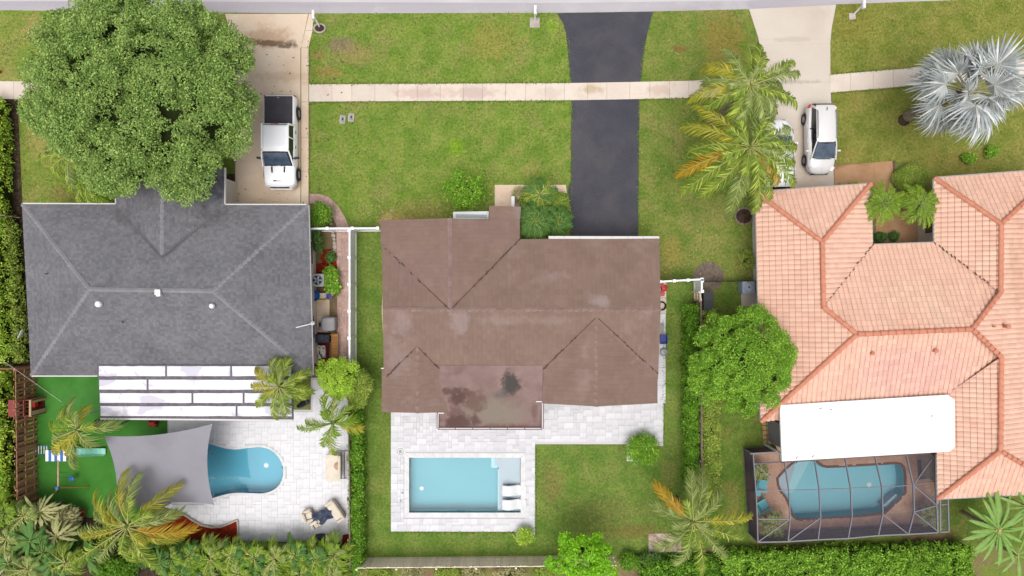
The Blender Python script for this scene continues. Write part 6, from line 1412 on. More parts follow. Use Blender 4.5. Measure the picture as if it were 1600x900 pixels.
slab(t, [(979, 690), (987, 691), (987, 716), (979, 716)], 'coping', .08, name='kerb_stone'); slab(t, [(979, 716), (996, 717), (997, 721), (979, 720)], 'coping', .08, name='kerb_stone')
t = thing('planter_kerb', 'white stone kerb around the spiky plant under the turquoise pool', 'kerb', tuple(P(820, 840)))
for q in ([(807, 831), (811, 831), (811, 846), (807, 846)], [(829, 831), (836, 831), (834, 840), (829, 838)]): slab(t, q, 'coping', .09, name='kerb_stone', gap=.05)
t = thing('satellite_dish', 'white satellite dish on a pole over the left hedge', 'satellite dish', tuple(P(36, 519)))
c = P(34, 522, 3.1); bmx = MB(); n = 14; V = [(0, 0, 0)]; F = []
for k_, rr_ in enumerate((.16, .32)): V += [(rr_*math.cos(2*math.pi*i/n), rr_*math.sin(2*math.pi*i/n), rr_*rr_*.7) for i in range(n)]
F = [(0, 1+i, 1+(i+1) % n) for i in range(n)]+[(1+i, 1+n+i, 1+n+(i+1) % n, 1+(i+1) % n) for i in range(n)]
Mx = Matrix.Translation(c) @ Euler((0, R(-62), R(-25))).to_matrix().to_4x4(); bmx.add([Mx @ Vector(v) for v in V], F); o = bmx.build('dish', M['white'], t); md = o.modifiers.new('s', 'SOLIDIFY'); md.thickness = .02
MB().tube([Mx @ Vector((0, 0, 0)), Mx @ Vector((.0, -.1, .42))], .018, 5).build('feed_arm', M['metalgrey'], t); MB().tube([(c.x+.1, c.y, 0), (c.x+.1, c.y, 3.0)], .04, 8).build('mast', M['metalgrey'], t)
t = thing('overhead_cable', 'thin pale cable running down to the left yard palm', 'cable', tuple(P(50, 590))); MB().tube([P(-40, 530, 4.5), P(2, 562, 4.3), P(48, 594, 4.1), P(96, 628, 4.0)], .012, 5).build('wire', M['stone'], t, smooth=True)

# ================================================================ LEFT BACK YARD
t = thing('toy_house', 'red wooden play house against the brown fence', 'play house', tuple(P(60, 632)))
a = P(60, 632); b = MB()
for i in range(6): MB().cbox((a.x-.48+.0, a.y-.42+i*.17, 1.45), (.85, .165, .03), ry=-.25).build('roof_board', M['redwood'], t)
for (x0, y0, x1, y1) in ((-.75, -.5, -.7, .5), (-.7, -.5, .5, -.45), (-.7, .45, .5, .5)): MB().box(a.x+x0, a.y+y0, 0.03, a.x+x1, a.y+y1, 1.3).build('wall', M['redwood'], t)
MB().box(a.x+.42, a.y-.52, .03, a.x+.5, a.y-.2, 1.3).build('post', M['tan'], t); MB().box(a.x+.42, a.y+.3, .03, a.x+.5, a.y+.52, 1.3).build('post', M['tan'], t); MB().box(a.x+.38, a.y-.5, 1.3, a.x+.5, a.y+.5, 1.38).build('lintel', M['tan'], t); MB().box(a.x, a.y-.5, 1.3, a.x+.08, a.y+.5, 1.38).build('lintel', M['redwood'], t); MB().box(a.x-.7, a.y-.45, .06, a.x+.42, a.y+.45, .12).build('floor', M['maroon'], t)
MB().cbox((a.x+.15, a.y+.1, .6), (.3, .3, .3)).build('bench', M['red'], t)
t = thing('climbing_frame', 'play tower with a blue and white striped canopy and a mint slide', 'play set', tuple(P(95, 708)))
for i in range(7): p0 = P(73.5+i*4.6, 712, 1.9); MB().cbox((p0.x, p0.y, 1.9+.0), (.175, .66, .03), rz=0).build('canopy_stripe', M['white'] if i % 2 == 0 else M['blue'], t)
for (a_, b_) in ((74, 704), (101, 704), (74, 719), (101, 719)): p = P(a_, b_, 1.9); MB().box(p.x-.04, p.y-.04, .02, p.x+.04, p.y+.04, 1.88).build('post', M['tan'], t)
p = P(88, 711, 1.0); MB().cbox((p.x, p.y, 1.0), (1.1, .7, .05)).build('platform', M['tan'], t)
b = MB(); V = []
for i in range(9):
    q = i/8; pp = P(113+52*q, 706-.5*q, 1.0-.85*q+.1*math.sin(q*6)); V += [(pp.x, pp.y-.24, pp.z+.14), (pp.x, pp.y-.2, pp.z), (pp.x, pp.y+.2, pp.z), (pp.x, pp.y+.24, pp.z+.14)]
b.add(V, [(i*4+k, i*4+k+1, i*4+5+k, i*4+4+k) for i in range(8) for k in range(3)]); o = b.build('slide', M['mint'], t); o.modifiers.new('s', 'SOLIDIFY').thickness = .03
for dy in (-.25, .25): MB().tube([P(56, 703, .05)+Vector((0, dy, 0)), P(76, 703, 1.1)+Vector((0, dy, 0))], .03, 6).build('ladder_rail', M['blue'], t)
for i in range(5): c = P(56+i*4.3, 703, .1+i*.22); MB().tube([c+Vector((0, -.25, 0)), c+Vector((0, .25, 0))], .025, 6).build('rung', M['white'], t)
t = thing('swing_set', 'tan wooden swing beam with a small blue swing on the turf', 'swing', tuple(P(96, 740)))
MB().tube([P(91, 719, 1.9), P(91, 762, 1.9)], .05, 8).build('top_beam', M['tan'], t); MB().lathe(P(91, 762, 1.85), [(.1, 0), (.1, .14)], 8).build('end_cap', M['blue'], t)
MB().tube([P(91, 762, 1.9), P(139, 761, .05)], .03, 6).build('brace', M['orangewood'], t); MB().tube([P(91, 762, 1.9), P(86, 770, .05)], .04, 6).build('brace', M['tan'], t)
MB().tube([P(92, 745, 1.9), P(112, 747, .5)], .012, 5).build('rope', M['blue'], t); MB().lathe(P(113, 747, .42), [(.1, 0), (.17, .05), (.17, .12), (.08, .14)], 10).build('swing_seat', M['blue'], t); MB().tube([P(92, 738, 1.9), P(103, 738, .5)], .012, 5).build('rope', M['blue'], t)
for (a_, b_, c__, lb) in ((113, 721, 'blue', 'small blue toy on the turf near the slide'), (135, 692, 'red', 'small red toy on the turf above the slide')): tag(MB().cbox(tuple(P(a_, b_, .12)), (.25, .2, .2), rz=.4).lathe(P(a_, b_, .2), [(.1, 0), (.06, .12)], 8).build('toy', M[c__]), lb, 'toy')
t = thing('toy_car', 'small red ride-on toy car on the turf below the patio cover', 'toy car', tuple(P(241, 661))); MB().loft([[(P(241, 661).x+x_*k, P(241, 661).y+y_*k, z_) for x_, y_ in ((-.24, -.15), (.24, -.15), (.28, 0), (.24, .15), (-.24, .15))] for k, z_ in ((1, .1), (1.05, .25), (.8, .34))]).build('body', M['red'], t); MB().cbox(tuple(P(243, 660, .4)), (.16, .2, .1)).build('seat', M['maroon'], t)
for i, j in ((-1, -1), (1, -1), (1, 1), (-1, 1)): c = P(241, 661); MB().tube([(c.x+i*.18, c.y+j*.14, .1), (c.x+i*.18, c.y+j*.2, .1)], .09, 8).build('wheel', M['rubber'], t)
t = thing('patio_heater_cover', 'dark grey covered thing at the lower corner of the patio cover', 'cover', tuple(P(158, 660))); MB().lathe(P(158, 660, .03), [(.26, 0), (.28, .3), (.2, .6), (.05, .68)], 10).build('cover', M['charcoal'], t)
# shade sail with posts
t = thing('shade_sail', 'grey triangular-cornered fabric shade sail over the left pool', 'shade sail', tuple(P(245, 730)))
cs = [Vector(P(162, 681, 2.9)), Vector(P(332, 662, 3.1)), Vector(P(335, 789, 2.7)), Vector(P(178, 806, 3.0))]
n = 20; V = []; F = []
for i in range(n+1):
    for j in range(n+1):
        u, v = i/n, j/n; uu = u; vv = v
        cu = 4*u*(1-u); cv = 4*v*(1-v)
        p = cs[0]*(1-u)*(1-v)+cs[1]*u*(1-v)+cs[2]*u*v+cs[3]*(1-u)*v
        ce = (cs[0]+cs[1]+cs[2]+cs[3])/4
        top_p = Vector((0, -1, 0))*cu*(1-v)**1.3*.28; bot = Vector((0, 1, 0))*cu*v**1.3*.42; lef = Vector((1, 0, 0))*cv*(1-u)**1.3*.42; rig = Vector((-1, 0, 0))*cv*u**1.3*.36
        p = p+top_p+bot+lef+rig+Vector((0, 0, -.18*cu*cv)); V.append(tuple(p))
for i in range(n):
    for j in range(n): a = i*(n+1)+j; F.append((a, a+1, a+n+2, a+n+1))
b = MB(); b.add(V, F); b.build('sail', M['sail'], t, smooth=True)
for k_, (a_, dz) in enumerate(zip(cs, (2.9, 3.1, 2.7, 3.0))):
    ce = Vector((P(248, 735).x, P(248, 735).y, 0)); d = Vector((a_.x-ce.x, a_.y-ce.y, 0)).normalized()
    if k_ in (1, 2): continue
    b_ = a_+d*.35; MB().tube([(b_.x, b_.y, .02), (b_.x, b_.y, dz)], .05, 8).build('post', M['metalgrey'], t); MB().tube([a_, b_], .012, 5).build('shackle', M['metalgrey'], t)
# patio furniture
t = thing('garden_swing', 'cream cushioned garden swing seat with a black frame on the white deck', 'swing seat', tuple(P(524, 724)))
MB().prism(w2([(509, 709), (531, 709), (531, 752), (509, 752)], .5), .42, .56).build('seat', M['cream'], t, bevel=.05); a = P(530, 731, .7); MB().cbox((a.x, a.y, .72), (.14, 1.6, .5), ry=.3).build('backrest', M['cream'], t, bevel=.04); MB().lathe(P(528, 728, .56), [(.2, 0), (.24, .06), (.1, .12)], 12).build('pillow', M['tan'], t)
for x_ in (533, 538): MB().tube([P(x_, 706, .9), P(x_, 748, .9)], .025, 6).build('frame_bar', M['blackmetal'], t)
for y_ in (704.5, 747): MB().tube([P(526, y_, .06), P(533, y_, .9), P(543, y_, .9)], .025, 6).build('frame_bar', M['blackmetal'], t); MB().tube([P(540, y_, .06), P(536, y_, .9)], .025, 6).build('leg', M['blackmetal'], t)
def sofa(px, py, rz, w_, d_, label, seat='cream', name='outdoor_armchair'):
    a = P(px, py); t = thing(name, label, 'chair', (a.x, a.y, .06), None, rz)
    MB().box(-w_/2, -d_/2, .12, w_/2, d_/2, .34).build('base', M['tan'], t, origin='local', bevel=.04); MB().box(-w_/2+.1, -d_/2+.12, .345, w_/2-.1, d_/2-.02, .46).build('cushion', M[seat], t, origin='local', bevel=.04)
    MB().box(-w_/2, -d_/2-.02, .2, w_/2, -d_/2+.14, .72).build('backrest', M['cream'], t, origin='local', bevel=.05)
    for s_ in (-1, 1): MB().box(s_*w_/2-.07, -d_/2, .2, s_*w_/2+.07, d_/2, .58).build('armrest', M['cream'], t, origin='local', bevel=.05); MB().box(s_*w_/2*.8-.03, -d_/2+.04, 0, s_*w_/2*.8+.03, -d_/2+.1, .13).build('leg', M['charcoal'], t, origin='local'); MB().box(s_*w_/2*.8-.03, d_/2-.1, 0, s_*w_/2*.8+.03, d_/2-.04, .13).build('leg', M['charcoal'], t, origin='local')
sofa(527, 795, R(125), 1.25, .62, 'long cream outdoor lounge chair on the right of the dark blue cloth'); sofa(485, 802, R(-70), .6, .56, 'cream and tan armchair, leftmost of the seats by the palms row'); sofa(497, 815, R(-150), .5, .45, 'small white stool below the dark blue cloth')
t = thing('folded_cloth', 'dark blue cloth thrown over the patio table', 'cloth', tuple(P(507, 804, .06))); b = MB(); V = []; F = []; n = 12; a = P(507, 803)
for i in range(n+1):
    for j in range(n+1):
        u, v = i/n-.5, j/n-.5; x_ = u*1.25+.05*math.sin(v*9); y_ = v*.75*(1-.35*u)+.06*math.sin(u*11); ca, sa = math.cos(.45), math.sin(.45); V.append((a.x+x_*ca-y_*sa, a.y+x_*sa+y_*ca, .55+.06*math.sin(u*14+v*5)+.05*math.sin(v*13)-.35*max(0, abs(u)+abs(v)-.62)))
for i in range(n):
    for j in range(n): q = i*(n+1)+j; F.append((q, q+1, q+n+2, q+n+1))
b.add(V, F); o = b.build('cloth', M['navy'], t, smooth=True); MB().lathe((a.x, a.y, .06), [(.3, 0), (.05, .05), (.05, .42), (.36, .44), (.36, .46)], 12).build('table', M['charcoal'], t)
t = thing('wheelbarrow_cover', 'dark slate cover lying on the deck above the leafy row', 'cover', tuple(P(503, 838))); MB().loft([[(P(503, 838).x+x_*k, P(503, 838).y+y_*k, z_) for x_, y_ in ((-.4, -.15), (.1, -.22), (.42, -.1), (.4, .16), (0, .22), (-.36, .16))] for k, z_ in ((1, .06), (.95, .28), (.5, .42))]).build('cover', M['charcoal'], t)
t = thing('folded_umbrella', 'dark folded parasol at the corner of the grey house', 'parasol', tuple(P(479, 628))); MB().lathe(P(479, 628, .06), [(.2, 0), (.2, .08), (.03, .1), (.03, .6), (.2, .8), (.12, 1.6), (.02, 1.9)], 10).build('canopy', M['charcoal'], t); MB().tube([P(479, 628, .06), P(479, 628, 2.2)], .025, 6).build('pole', M['metalgrey'], t)

# ================================================================ TREES AND SHRUBS
tree(222, 153, 5.4, 6.35, 5.95, 3.1, 'very large round-crowned green shade tree over the tan driveway and grey roof', clumps=760, per=170, leaf=.125, m='leaf_oak', cr=(.3, .6), trunk_r=.34, irr=.04, seed=5, limbs=9, lobes=80, lobe_r=.27, lobe_amp=.2, cut=(222, .2, .45), aspect=.55)
tree(1155, 566, 3.6, 2.75, 3.05, 2.2, 'bright green round tree between the hedge and the tiled roof', clumps=330, per=130, leaf=.11, m='leaf_bright', cr=(.22, .42), trunk_r=.2, irr=.05, seed=9, lobes=26, lobe_r=.48, lobe_amp=.3)
tree(529, 590, 2.2, 1.15, 1.1, 1.1, 'small lime green tree at the end of the white vinyl fence', clumps=70, per=130, leaf=.11, m='leaf_lime', cr=(.2, .36), trunk_r=.08, seed=11, name='small_tree', limbs=4)
tree(559, 604, 1.6, .75, 1.1, .9, 'olive green bush tree above the start of the long left hedge', clumps=60, per=110, leaf=.10, m='leaf_olive', cr=(.2, .34), trunk_r=.06, seed=12, name='small_tree', limbs=4)
# neon tree: open sprays
t = tree(915, 868, 3.0, 1.75, 1.35, 1.0, 'neon green open-crowned young tree over the beige fence', clumps=34, per=150, leaf=.16, m='leaf_neon', cr=(.24, .46), trunk_r=.07, seed=21, name='small_tree', limbs=8, irr=.3, cover=-.2)
for o in list(t.children):
    if o.name.startswith('branches'): o.scale = (.25, .25, .4); o.location = (0, 0, 2.0)
bush(728, 297, 1.1, 1.3, 1.2, 'loose rounded green shrub on the lawn above the brown house', clumps=52, m='leaf_bright', seed=31, leaf=.21, aspect=.24, per=30, ck=.42, irr=.38, cr=(.2, .4))
bush(498, 337, 1.2, .65, .75, 'bright green shrub at the upper right corner of the grey house', clumps=34, m='leaf_bright', seed=32)
bush(494, 376, 1.0, .28, .75, 'dark green shrub just below the cross fence by the grey wall', clumps=20, m='leaf_dark', seed=33, cr=(.14, .24))
bush(518, 438, .7, .45, .8, 'broad-leaved green bush beside the round fan unit', clumps=24, m='leaf_bright', seed=34, leaf=.2, aspect=.6, per=30)
bush(517, 402, .5, .22, .35, 'small dark plant among the red mulch', clumps=9, m='leaf_dark', seed=35, cr=(.1, .18), per=40)
bush(1006, 703, 1.2, .95, .85, 'feathery green shrub at the corner of the white deck', clumps=44, m='leaf_bright', seed=36, leaf=.27, aspect=.13, per=60, ck=.4)
bush(852, 318, 1.1, 1.55, 1.0, 'wide clipped green hedge shrub in front of the brown house door', clumps=120, m='leaf_olive', seed=37, cr=(.2, .32), per=90, leaf=.09)
bush(812, 303, .8, .45, .4, 'small brownish shrub at the end of the pink walk', clumps=20, m='leaf_dry', seed=38, cr=(.12, .2), leaf=.08)
bush(1424, 278, .7, 1.15, .75, 'dense low green shrub bed beside the tan entry walk', clumps=80, m='leaf_olive', seed=39, leaf=.08, cr=(.2, .3), per=80)
bush(1334, 290, .3, .9, .12, 'low yellow green ground plants along the tiled roof edge', clumps=22, m='leaf_hedge_y', seed=40, cr=(.1, .16), leaf=.07, per=40)
bush(1377, 371, .5, .32, .22, 'small dark green plant in the lower left of the courtyard', clumps=12, m='leaf_dark', seed=41, cr=(.12, .2), per=40)
bush(1398, 370, .5, .3, .22, 'small bluish green plant in the lower middle of the courtyard', clumps=10, m='leaf_dark', seed=42, cr=(.1, .18), per=40)
bush(1517, 246, .45, .4, .32, 'small bright green plant under the silver palm, left one', clumps=12, m='leaf_bright', seed=43, cr=(.12, .2), per=40)
bush(1550, 237, .45, .36, .3, 'small bright green plant under the silver palm, right one', clumps=12, m='leaf_bright', seed=44, cr=(.12, .2), per=40)
bush(1168, 406, .8, .55, .5, 'thin sprawling shrub at the wall of the tiled house', clumps=16, m='leaf_olive', seed=45, cr=(.14, .24), per=24, leaf=.14, aspect=.2, ck=.3)
hedge([(561, 600), (563, 880)], .86, 1.35, 'long narrow green hedge down the left side of the brown house lawn', seed=4)
hedge([(1074, 478), (1074, 765)], .82, 1.55, 'narrow clipped green hedge nearest the brown house', seed=6)
hedge([(1100, 487), (1102, 560), (1105, 770)], 1.1, 1.3, 'yellow green hedge on the right of the brown dividing fence', m='leaf_olive', seed=7)
hedge([(-28, 572), (8, 572), (14, 680), (16, 800)][1:], 1.7, 1.7, 'thick yellow green hedge outside the wooden fence at the far left', m='leaf_hedge_y', leaf=.16, dens=300, seed=8)
hedge([(3, 160), (6, 300), (12, 450), (18, 560)], 1.5, 1.5, 'ragged green hedge left of the grey house', m='leaf_hedge_y', leaf=.14, dens=230, seed=9, top_j=.35)
hedge([(28, 345), (36, 440), (44, 560)], .55, 1.0, 'patchy olive plants close to the left wall of the grey house', m='leaf_olive', leaf=.12, dens=170, seed=10, top_j=.35)
hedge([(1120, 882), (1300, 878), (1500, 870)], 2.3, 1.3, 'broad bright green hedge along the bottom right', m='leaf_bright', leaf=.14, dens=330, seed=11, top_j=.25)
hedge([(1000, 888), (1120, 884)], 1.7, 1.0, 'darker leafy hedge behind the lower right palm', m='leaf_hedge', leaf=.14, dens=260, seed=12, top_j=.3)

# ---- palms
palm(1172, 135, 6.2, 'green coconut palm over the sidewalk, upper of the two by the pale driveway', [(1167, 62), (1184, 70), (1203, 78), (1232, 97), (1243, 112), (1254, 166), (1236, 152), (1107, 93), (1098, 118), (1078, 147), (1130, 82), (1090, 165), (1240, 130), (1160, 200), (1195, 196), (1140, 190), (1218, 176)], ['frond', 'frond', 'frond_pale'], seed=1, wl=.62, lean=(-.3, -.5), special={9: 'frond_y', 7: 'frond_y'}, fill=8, wleaf=.05)
palm(1172, 230, 5.8, 'green coconut palm, lower of the two, reaching over the hidden white car', [(1083, 168), (1068, 192), (1078, 217), (1056, 268), (1064, 298), (1106, 313), (1131, 336), (1157, 318), (1186, 332), (1206, 318), (1222, 288), (1251, 258), (1256, 228), (1254, 198), (1220, 170), (1134, 178), (1190, 160), (1240, 290), (1085, 240)], ['frond', 'frond', 'frond_pale'], seed=2, wl=.66, lean=(-.3, .3), special={0: 'frond_y', 3: 'frond_o', 10: 'frond_o', 1: 'frond_y'}, fill=9, wleaf=.05)
palm(437, 604, 4.2, 'shaggy yellow green palm leaning over the corner of the patio cover', [(395, 572), (424, 560), (452, 560), (484, 580), (492, 606), (480, 622), (458, 640), (426, 656), (402, 634), (393, 602), (440, 560), (470, 600), (415, 620), (448, 650)], ['frond_y', 'frond_pale', 'frond'], seed=3, wl=.5, fill=6, special={0: 'frond_y', 9: 'frond_y', 5: 'frond'})
palm(520, 661, 3.4, 'thin young palm at the right edge of the left deck', [(500, 620), (524, 622), (548, 630), (566, 668), (556, 652), (516, 716), (468, 672), (478, 660), (505, 700)], ['frond', 'frond_br'], seed=4, wl=.5, tr=.09, fill=2, special={3: 'frond_y'}, pairs=34)
palm(122, 671, 4.3, 'pale green palm over the play set in the left yard', [(88, 636), (106, 624), (64, 662), (78, 690), (118, 730), (182, 662), (152, 694), (96, 708), (132, 636), (100, 720)], ['frond_pale', 'frond_y', 'frond'], seed=5, wl=.6, fill=4, special={5: 'frond_pale', 2: 'frond_br'})
palm(200, 822, 4.6, 'big yellowing palm below the grey shade sail', [(186, 738), (212, 740), (274, 764), (285, 800), (302, 834), (276, 860), (222, 894), (192, 888), (150, 882), (124, 774), (116, 842), (108, 826), (160, 772), (132, 806), (250, 884), (114, 880)], ['frond_y', 'frond', 'frond_pale'], seed=6, wl=.66, fill=5, special={4: 'frond_o', 5: 'frond_y', 10: 'frond_y', 9: 'frond_y', 0: 'frond_y', 2: 'frond_y', 6: 'frond', 7: 'frond'})
palm(1083, 815, 4.2, 'pale green palm with one orange frond at the end of the two hedges', [(1022, 764), (1020, 795), (1072, 738), (1104, 734), (1132, 770), (1172, 800), (1166, 838), (1140, 876), (1104, 896), (1062, 892), (1030, 866), (1132, 850), (1054, 840), (1120, 745)], ['frond_pale', 'frond_pale', 'frond'], seed=7, wl=.62, fill=6, special={0: 'frond_o', 1: 'frond_pale', 5: 'frond_y'})
palm(112, 242, 3.4, 'feathery green palm, upper one beside the very large tree', ring_tips(108, 238, 50, 13, seed=2), ['frond', 'frond_pale'], seed=8, wl=.5, fill=3)
palm(138, 284, 2.9, 'feathery green palm just above the grey roof edge', ring_tips(142, 282, 46, 12, seed=3), ['frond', 'frond_br'], seed=9, wl=.5, fill=3)
def robe(px, py, h, r, label, m, seed, n=26):
    return palm(px, py, h, label, ring_tips(px, py, r, n, jit=.12, seed=seed), m, name='pygmy_palm', seed=seed, wl=.3, pairs=30, tr=.07, fill=8, drop=.35, wleaf=.035, hang=.25)
robe(836, 345, 2.3, 31, 'dark green pygmy palm, largest of the three above the black driveway corner', ['frond_dk'], 51)
robe(872, 345, 1.8, 24, 'dark green pygmy palm, rightmost of the three by the brown roof', ['frond_dk'], 52)
robe(843, 304, 2.0, 26, 'dark green pygmy palm standing in the clipped hedge shrub', ['frond_dk', 'frond'], 53)
robe(1378, 317, 3.0, 33, 'bright green pygmy palm, left one in the tiled courtyard', ['frond_br'], 54)
robe(1436, 320, 3.0, 33, 'bright green pygmy palm, right one in the tiled courtyard', ['frond_br'], 55)
robe(1455, 806, 1.2, 20, 'small palm inside the lower right corner of the screen cage', ['frond_pale'], 56, 12)
robe(1206, 818, 1.2, 22, 'small palm inside the lower left corner of the screen cage', ['frond_pale'], 57, 12)
robe(1187, 737, 1.0, 12, 'small plant inside the upper left of the screen cage', ['frond_pale'], 58, 9)
bush(821, 838, .8, .5, .45, 'spiky yellow green plant in the kerb below the pool', clumps=12, m='leaf_hedge_y', seed=61, cr=(.15, .25), leaf=.28, aspect=.14, per=40, ck=.3)
# silver fan palm
c = P(1515, 141, 5.4); t = thing('silver_fan_palm', 'large silver blue fan palm over the sidewalk at the upper right', 'palm', (c.x, c.y, 0)); rd = random.Random(5)
MB().tube([(c.x-.3, c.y-.1, -.05), (c.x-.1, c.y, 2.5), (c.x, c.y, 5.2)], [.34, .27, .24], 12).build('trunk', M['palmtrunk'], t, smooth=True)
for i in range(10): q = i*2.4; MB().cbox((c.x+math.cos(q)*.25, c.y+math.sin(q)*.25, 4.6+i*.05), (.5, .1, .06), rz=q, ry=-.7).build('leaf_base', M['tan'], t)
fms = [fan_mesh('fan_leaf', R_=1.02+.07*k, seg=26, arc=235+25*k, seed=k, stem=1.25+.25*(k % 2), droop=.3+.22*k) for k in range(4)]
for i in range(36):
    q = i*2.39996+rd.uniform(-.2, .2); tilt = R(66-min(92, i*2.9)+rd.uniform(-9, 9))
    o = link('fan_leaf', fms[i % 4], t, Vector((0, 0, 5.15+rd.uniform(-.15, .15)))); o.rotation_euler = (rd.uniform(-.75, .75), -tilt, q); k = rd.uniform(1.02, 1.36); o.scale = (k, k, k)
# banana plants and strap-leaved row
bm3 = [paddle_mesh('banana_leaf', L=1.6, W=.2, seed=k, droop=.35+.1*k, stem=.2, notch=.12) for k in range(3)]
sm3 = [paddle_mesh('strap_leaf', L=.85, W=.15, seed=k+5, droop=.5, m='strap', stem=.1, n=8) for k in range(3)]
dm3 = [paddle_mesh('dry_leaf', L=1.3, W=.22, seed=k+9, droop=.7, m='leaf_dry', stem=.1, n=8, notch=.3) for k in range(3)]
gm3 = [paddle_mesh('broad_leaf', L=1.1, W=.24, seed=k+12, droop=.6, m='frond_dk', stem=.1, n=8, notch=.12) for k in range(3)]
leafy(1560, 828, 3.2, 'banana plant with long pale green leaves at the lower right corner', [(1494, 805), (1500, 828), (1496, 848), (1525, 795), (1543, 757), (1560, 752), (1591, 760), (1524, 868), (1604, 800), (1561, 898), (1535, 885), (1602, 850), (1582, 885), (1578, 780), (1510, 862), (1540, 812)]+ring_tips(1562, 828, 52, 12, jit=.35, seed=3)+ring_tips(1562, 828, 30, 7, jit=.3, seed=4), bm3, baselen=1.85, seed=1)
leafy(1604, 792, 3.0, 'banana plant half out of view at the right edge below the tiled roof', ring_tips(1604, 792, 50, 14, jit=.3, seed=9), bm3, baselen=1.85, seed=6)
leafy(1590, 868, 2.6, 'banana plant at the very corner, lower and partly out of view', [(1545, 880), (1560, 900), (1590, 915), (1625, 880), (1600, 830), (1630, 850), (1570, 850)], bm3, baselen=1.85, seed=2)
spots = [(268, 872), (296, 868), (330, 872), (362, 866), (398, 870), (430, 872), (462, 866), (494, 872), (522, 868), (280, 892), (320, 896), (372, 892), (420, 896), (470, 892), (515, 896)]
desc = ['left end of the row beside the mulch', 'second from the mulch end', 'third from the mulch end', 'fourth, below the mulch corner', 'fifth, left of the row middle', 'sixth, at the middle of the row', 'seventh, right of the middle', 'eighth, below the dark cover', 'last one by the weathered fence']+['%s plant of the lower second line' % w_ for w_ in ('leftmost', 'second', 'third', 'fourth', 'fifth', 'last')]
for i, ((a_, b_), ds) in enumerate(zip(spots, desc)):
    palm(a_, b_+(0 if i < 9 else 4), 1.7 if i < 9 else 1.4, 'low feathery palm clump under the white deck, '+ds, ring_tips(a_, b_, 25+3*(i % 3), 15, jit=.35, seed=i), [['frond_dk', 'frond', 'frond_br'], ['frond_dk', 'frond_br', 'frond'], ['frond_br', 'frond', 'frond_pale']][i % 3], name='areca_palm', cat='palm', seed=200+i, wl=.42, pairs=26, tr=.06, fill=10, drop=.5, group='low palms in the row below the left deck', wleaf=.06, hang=.7)
for i, (a_, b_, r_, mm, lb) in enumerate(((20, 812, 44, dm3, 'dry brownish broad-leaved plant at the lower end of the left hedge'), (62, 800, 40, dm3, 'dry straw coloured plant right below the wooden fence'), (48, 845, 46, gm3, 'dark green broad-leaved plant in the middle of the lower left thicket'), (90, 838, 36, dm3, 'withered plant between the turf edge and the thicket'), (15, 880, 46, dm3, 'straw coloured plant in the lower left corner'), (80, 882, 44, gm3, 'dark green broad-leaved plant at the bottom of the thicket'), (140, 872, 36, gm3, 'dark green plant under the big yellowing palm'), (250, 880, 30, gm3, 'dark broad-leaved plant to the right of the yellowing palm'))):
    leafy(a_, b_, 2.0+.2*(i % 3), lb, ring_tips(a_, b_, r_*.72, 17, jit=.5, seed=i+80)+ring_tips(a_+6, b_-5, r_*.42, 16, jit=.5, seed=i+90), mm if i % 2 else mm[:1]+gm3[:1]+sm3[:1], name='leafy_plant', baselen=1.15, seed=i+30, stemr=.06)
for i, (a_, b_, lb) in enumerate(((235, 862, 'dark fern-like plant under the yellowing palm'), (110, 860, 'shaggy dark bush at the edge of the lower left thicket'), (30, 850, 'shadowy bush at the left edge of the thicket'))): bush(a_, b_, 1.2, 1.3, 1.0, lb, clumps=50, m='leaf_dark', seed=70+i, leaf=.16)
bush(112, 845, 1.0, .6, .5, 'yellow green leafy bush left of the yellowing palm', clumps=26, m='leaf_hedge_y', seed=75, leaf=.2, aspect=.3)
bush(118, 805, .7, .35, .3, 'small dark red leaved bush at the turf edge', clumps=12, m='leaf_red', seed=76, cr=(.1, .2))
for i, (a_, b_, r_) in enumerate(((285, 884, 1.1), (335, 888, 1.2), (390, 886, 1.1), (445, 890, 1.2), (500, 886, 1.1), (180, 895, 1.3), (540, 880, .7))): bush(a_, b_, 1.0, r_, .9, 'dark leafy undergrowth bush filling the lower left border, %s' % ('near the red mulch', 'below the mulch corner', 'left of the middle', 'right of the middle', 'toward the weathered fence', 'under the yellowing palm', 'in the corner by the weathered fence')[i], clumps=46, m='leaf_hedge' if i % 2 else 'leaf_dark', seed=170+i, leaf=.2, aspect=.28)
for i, (a_, b_, r_, mm) in enumerate(((12, 842, 30, 'frond_pale'), (70, 862, 30, 'frond_dk'), (40, 805, 26, 'frond_pale'), (105, 878, 28, 'frond'), (8, 800, 26, 'frond_br'), (45, 888, 30, 'frond_pale'))):
    palm(a_, b_, 2.3, 'young palm in the lower left thicket, %s' % ('at the left edge of the picture', 'dark green one in its middle', 'pale one by the end of the wooden fence', 'green one under the yellowing palm', 'bright one at the end of the hedge', 'pale one at the bottom edge')[i], ring_tips(a_, b_, r_, 13, jit=.4, seed=300+i), [mm], name='young_palm', seed=300+i, wl=.4, pairs=28, tr=.06, fill=6, drop=.6, wleaf=.05)
for i, (a_, b_, r_) in enumerate(((20, 868, 1.2), (64, 836, 1.1), (96, 812, .8))): bush(a_, b_, 1.5, r_, r_*.8, ('straw coloured long-leaved bush low in the left thicket', 'straw coloured long-leaved bush inside the left thicket', 'dry bush by the turf edge in the thicket')[i], clumps=40, m='leaf_dry', seed=260+i, leaf=.34, aspect=.2, per=40)
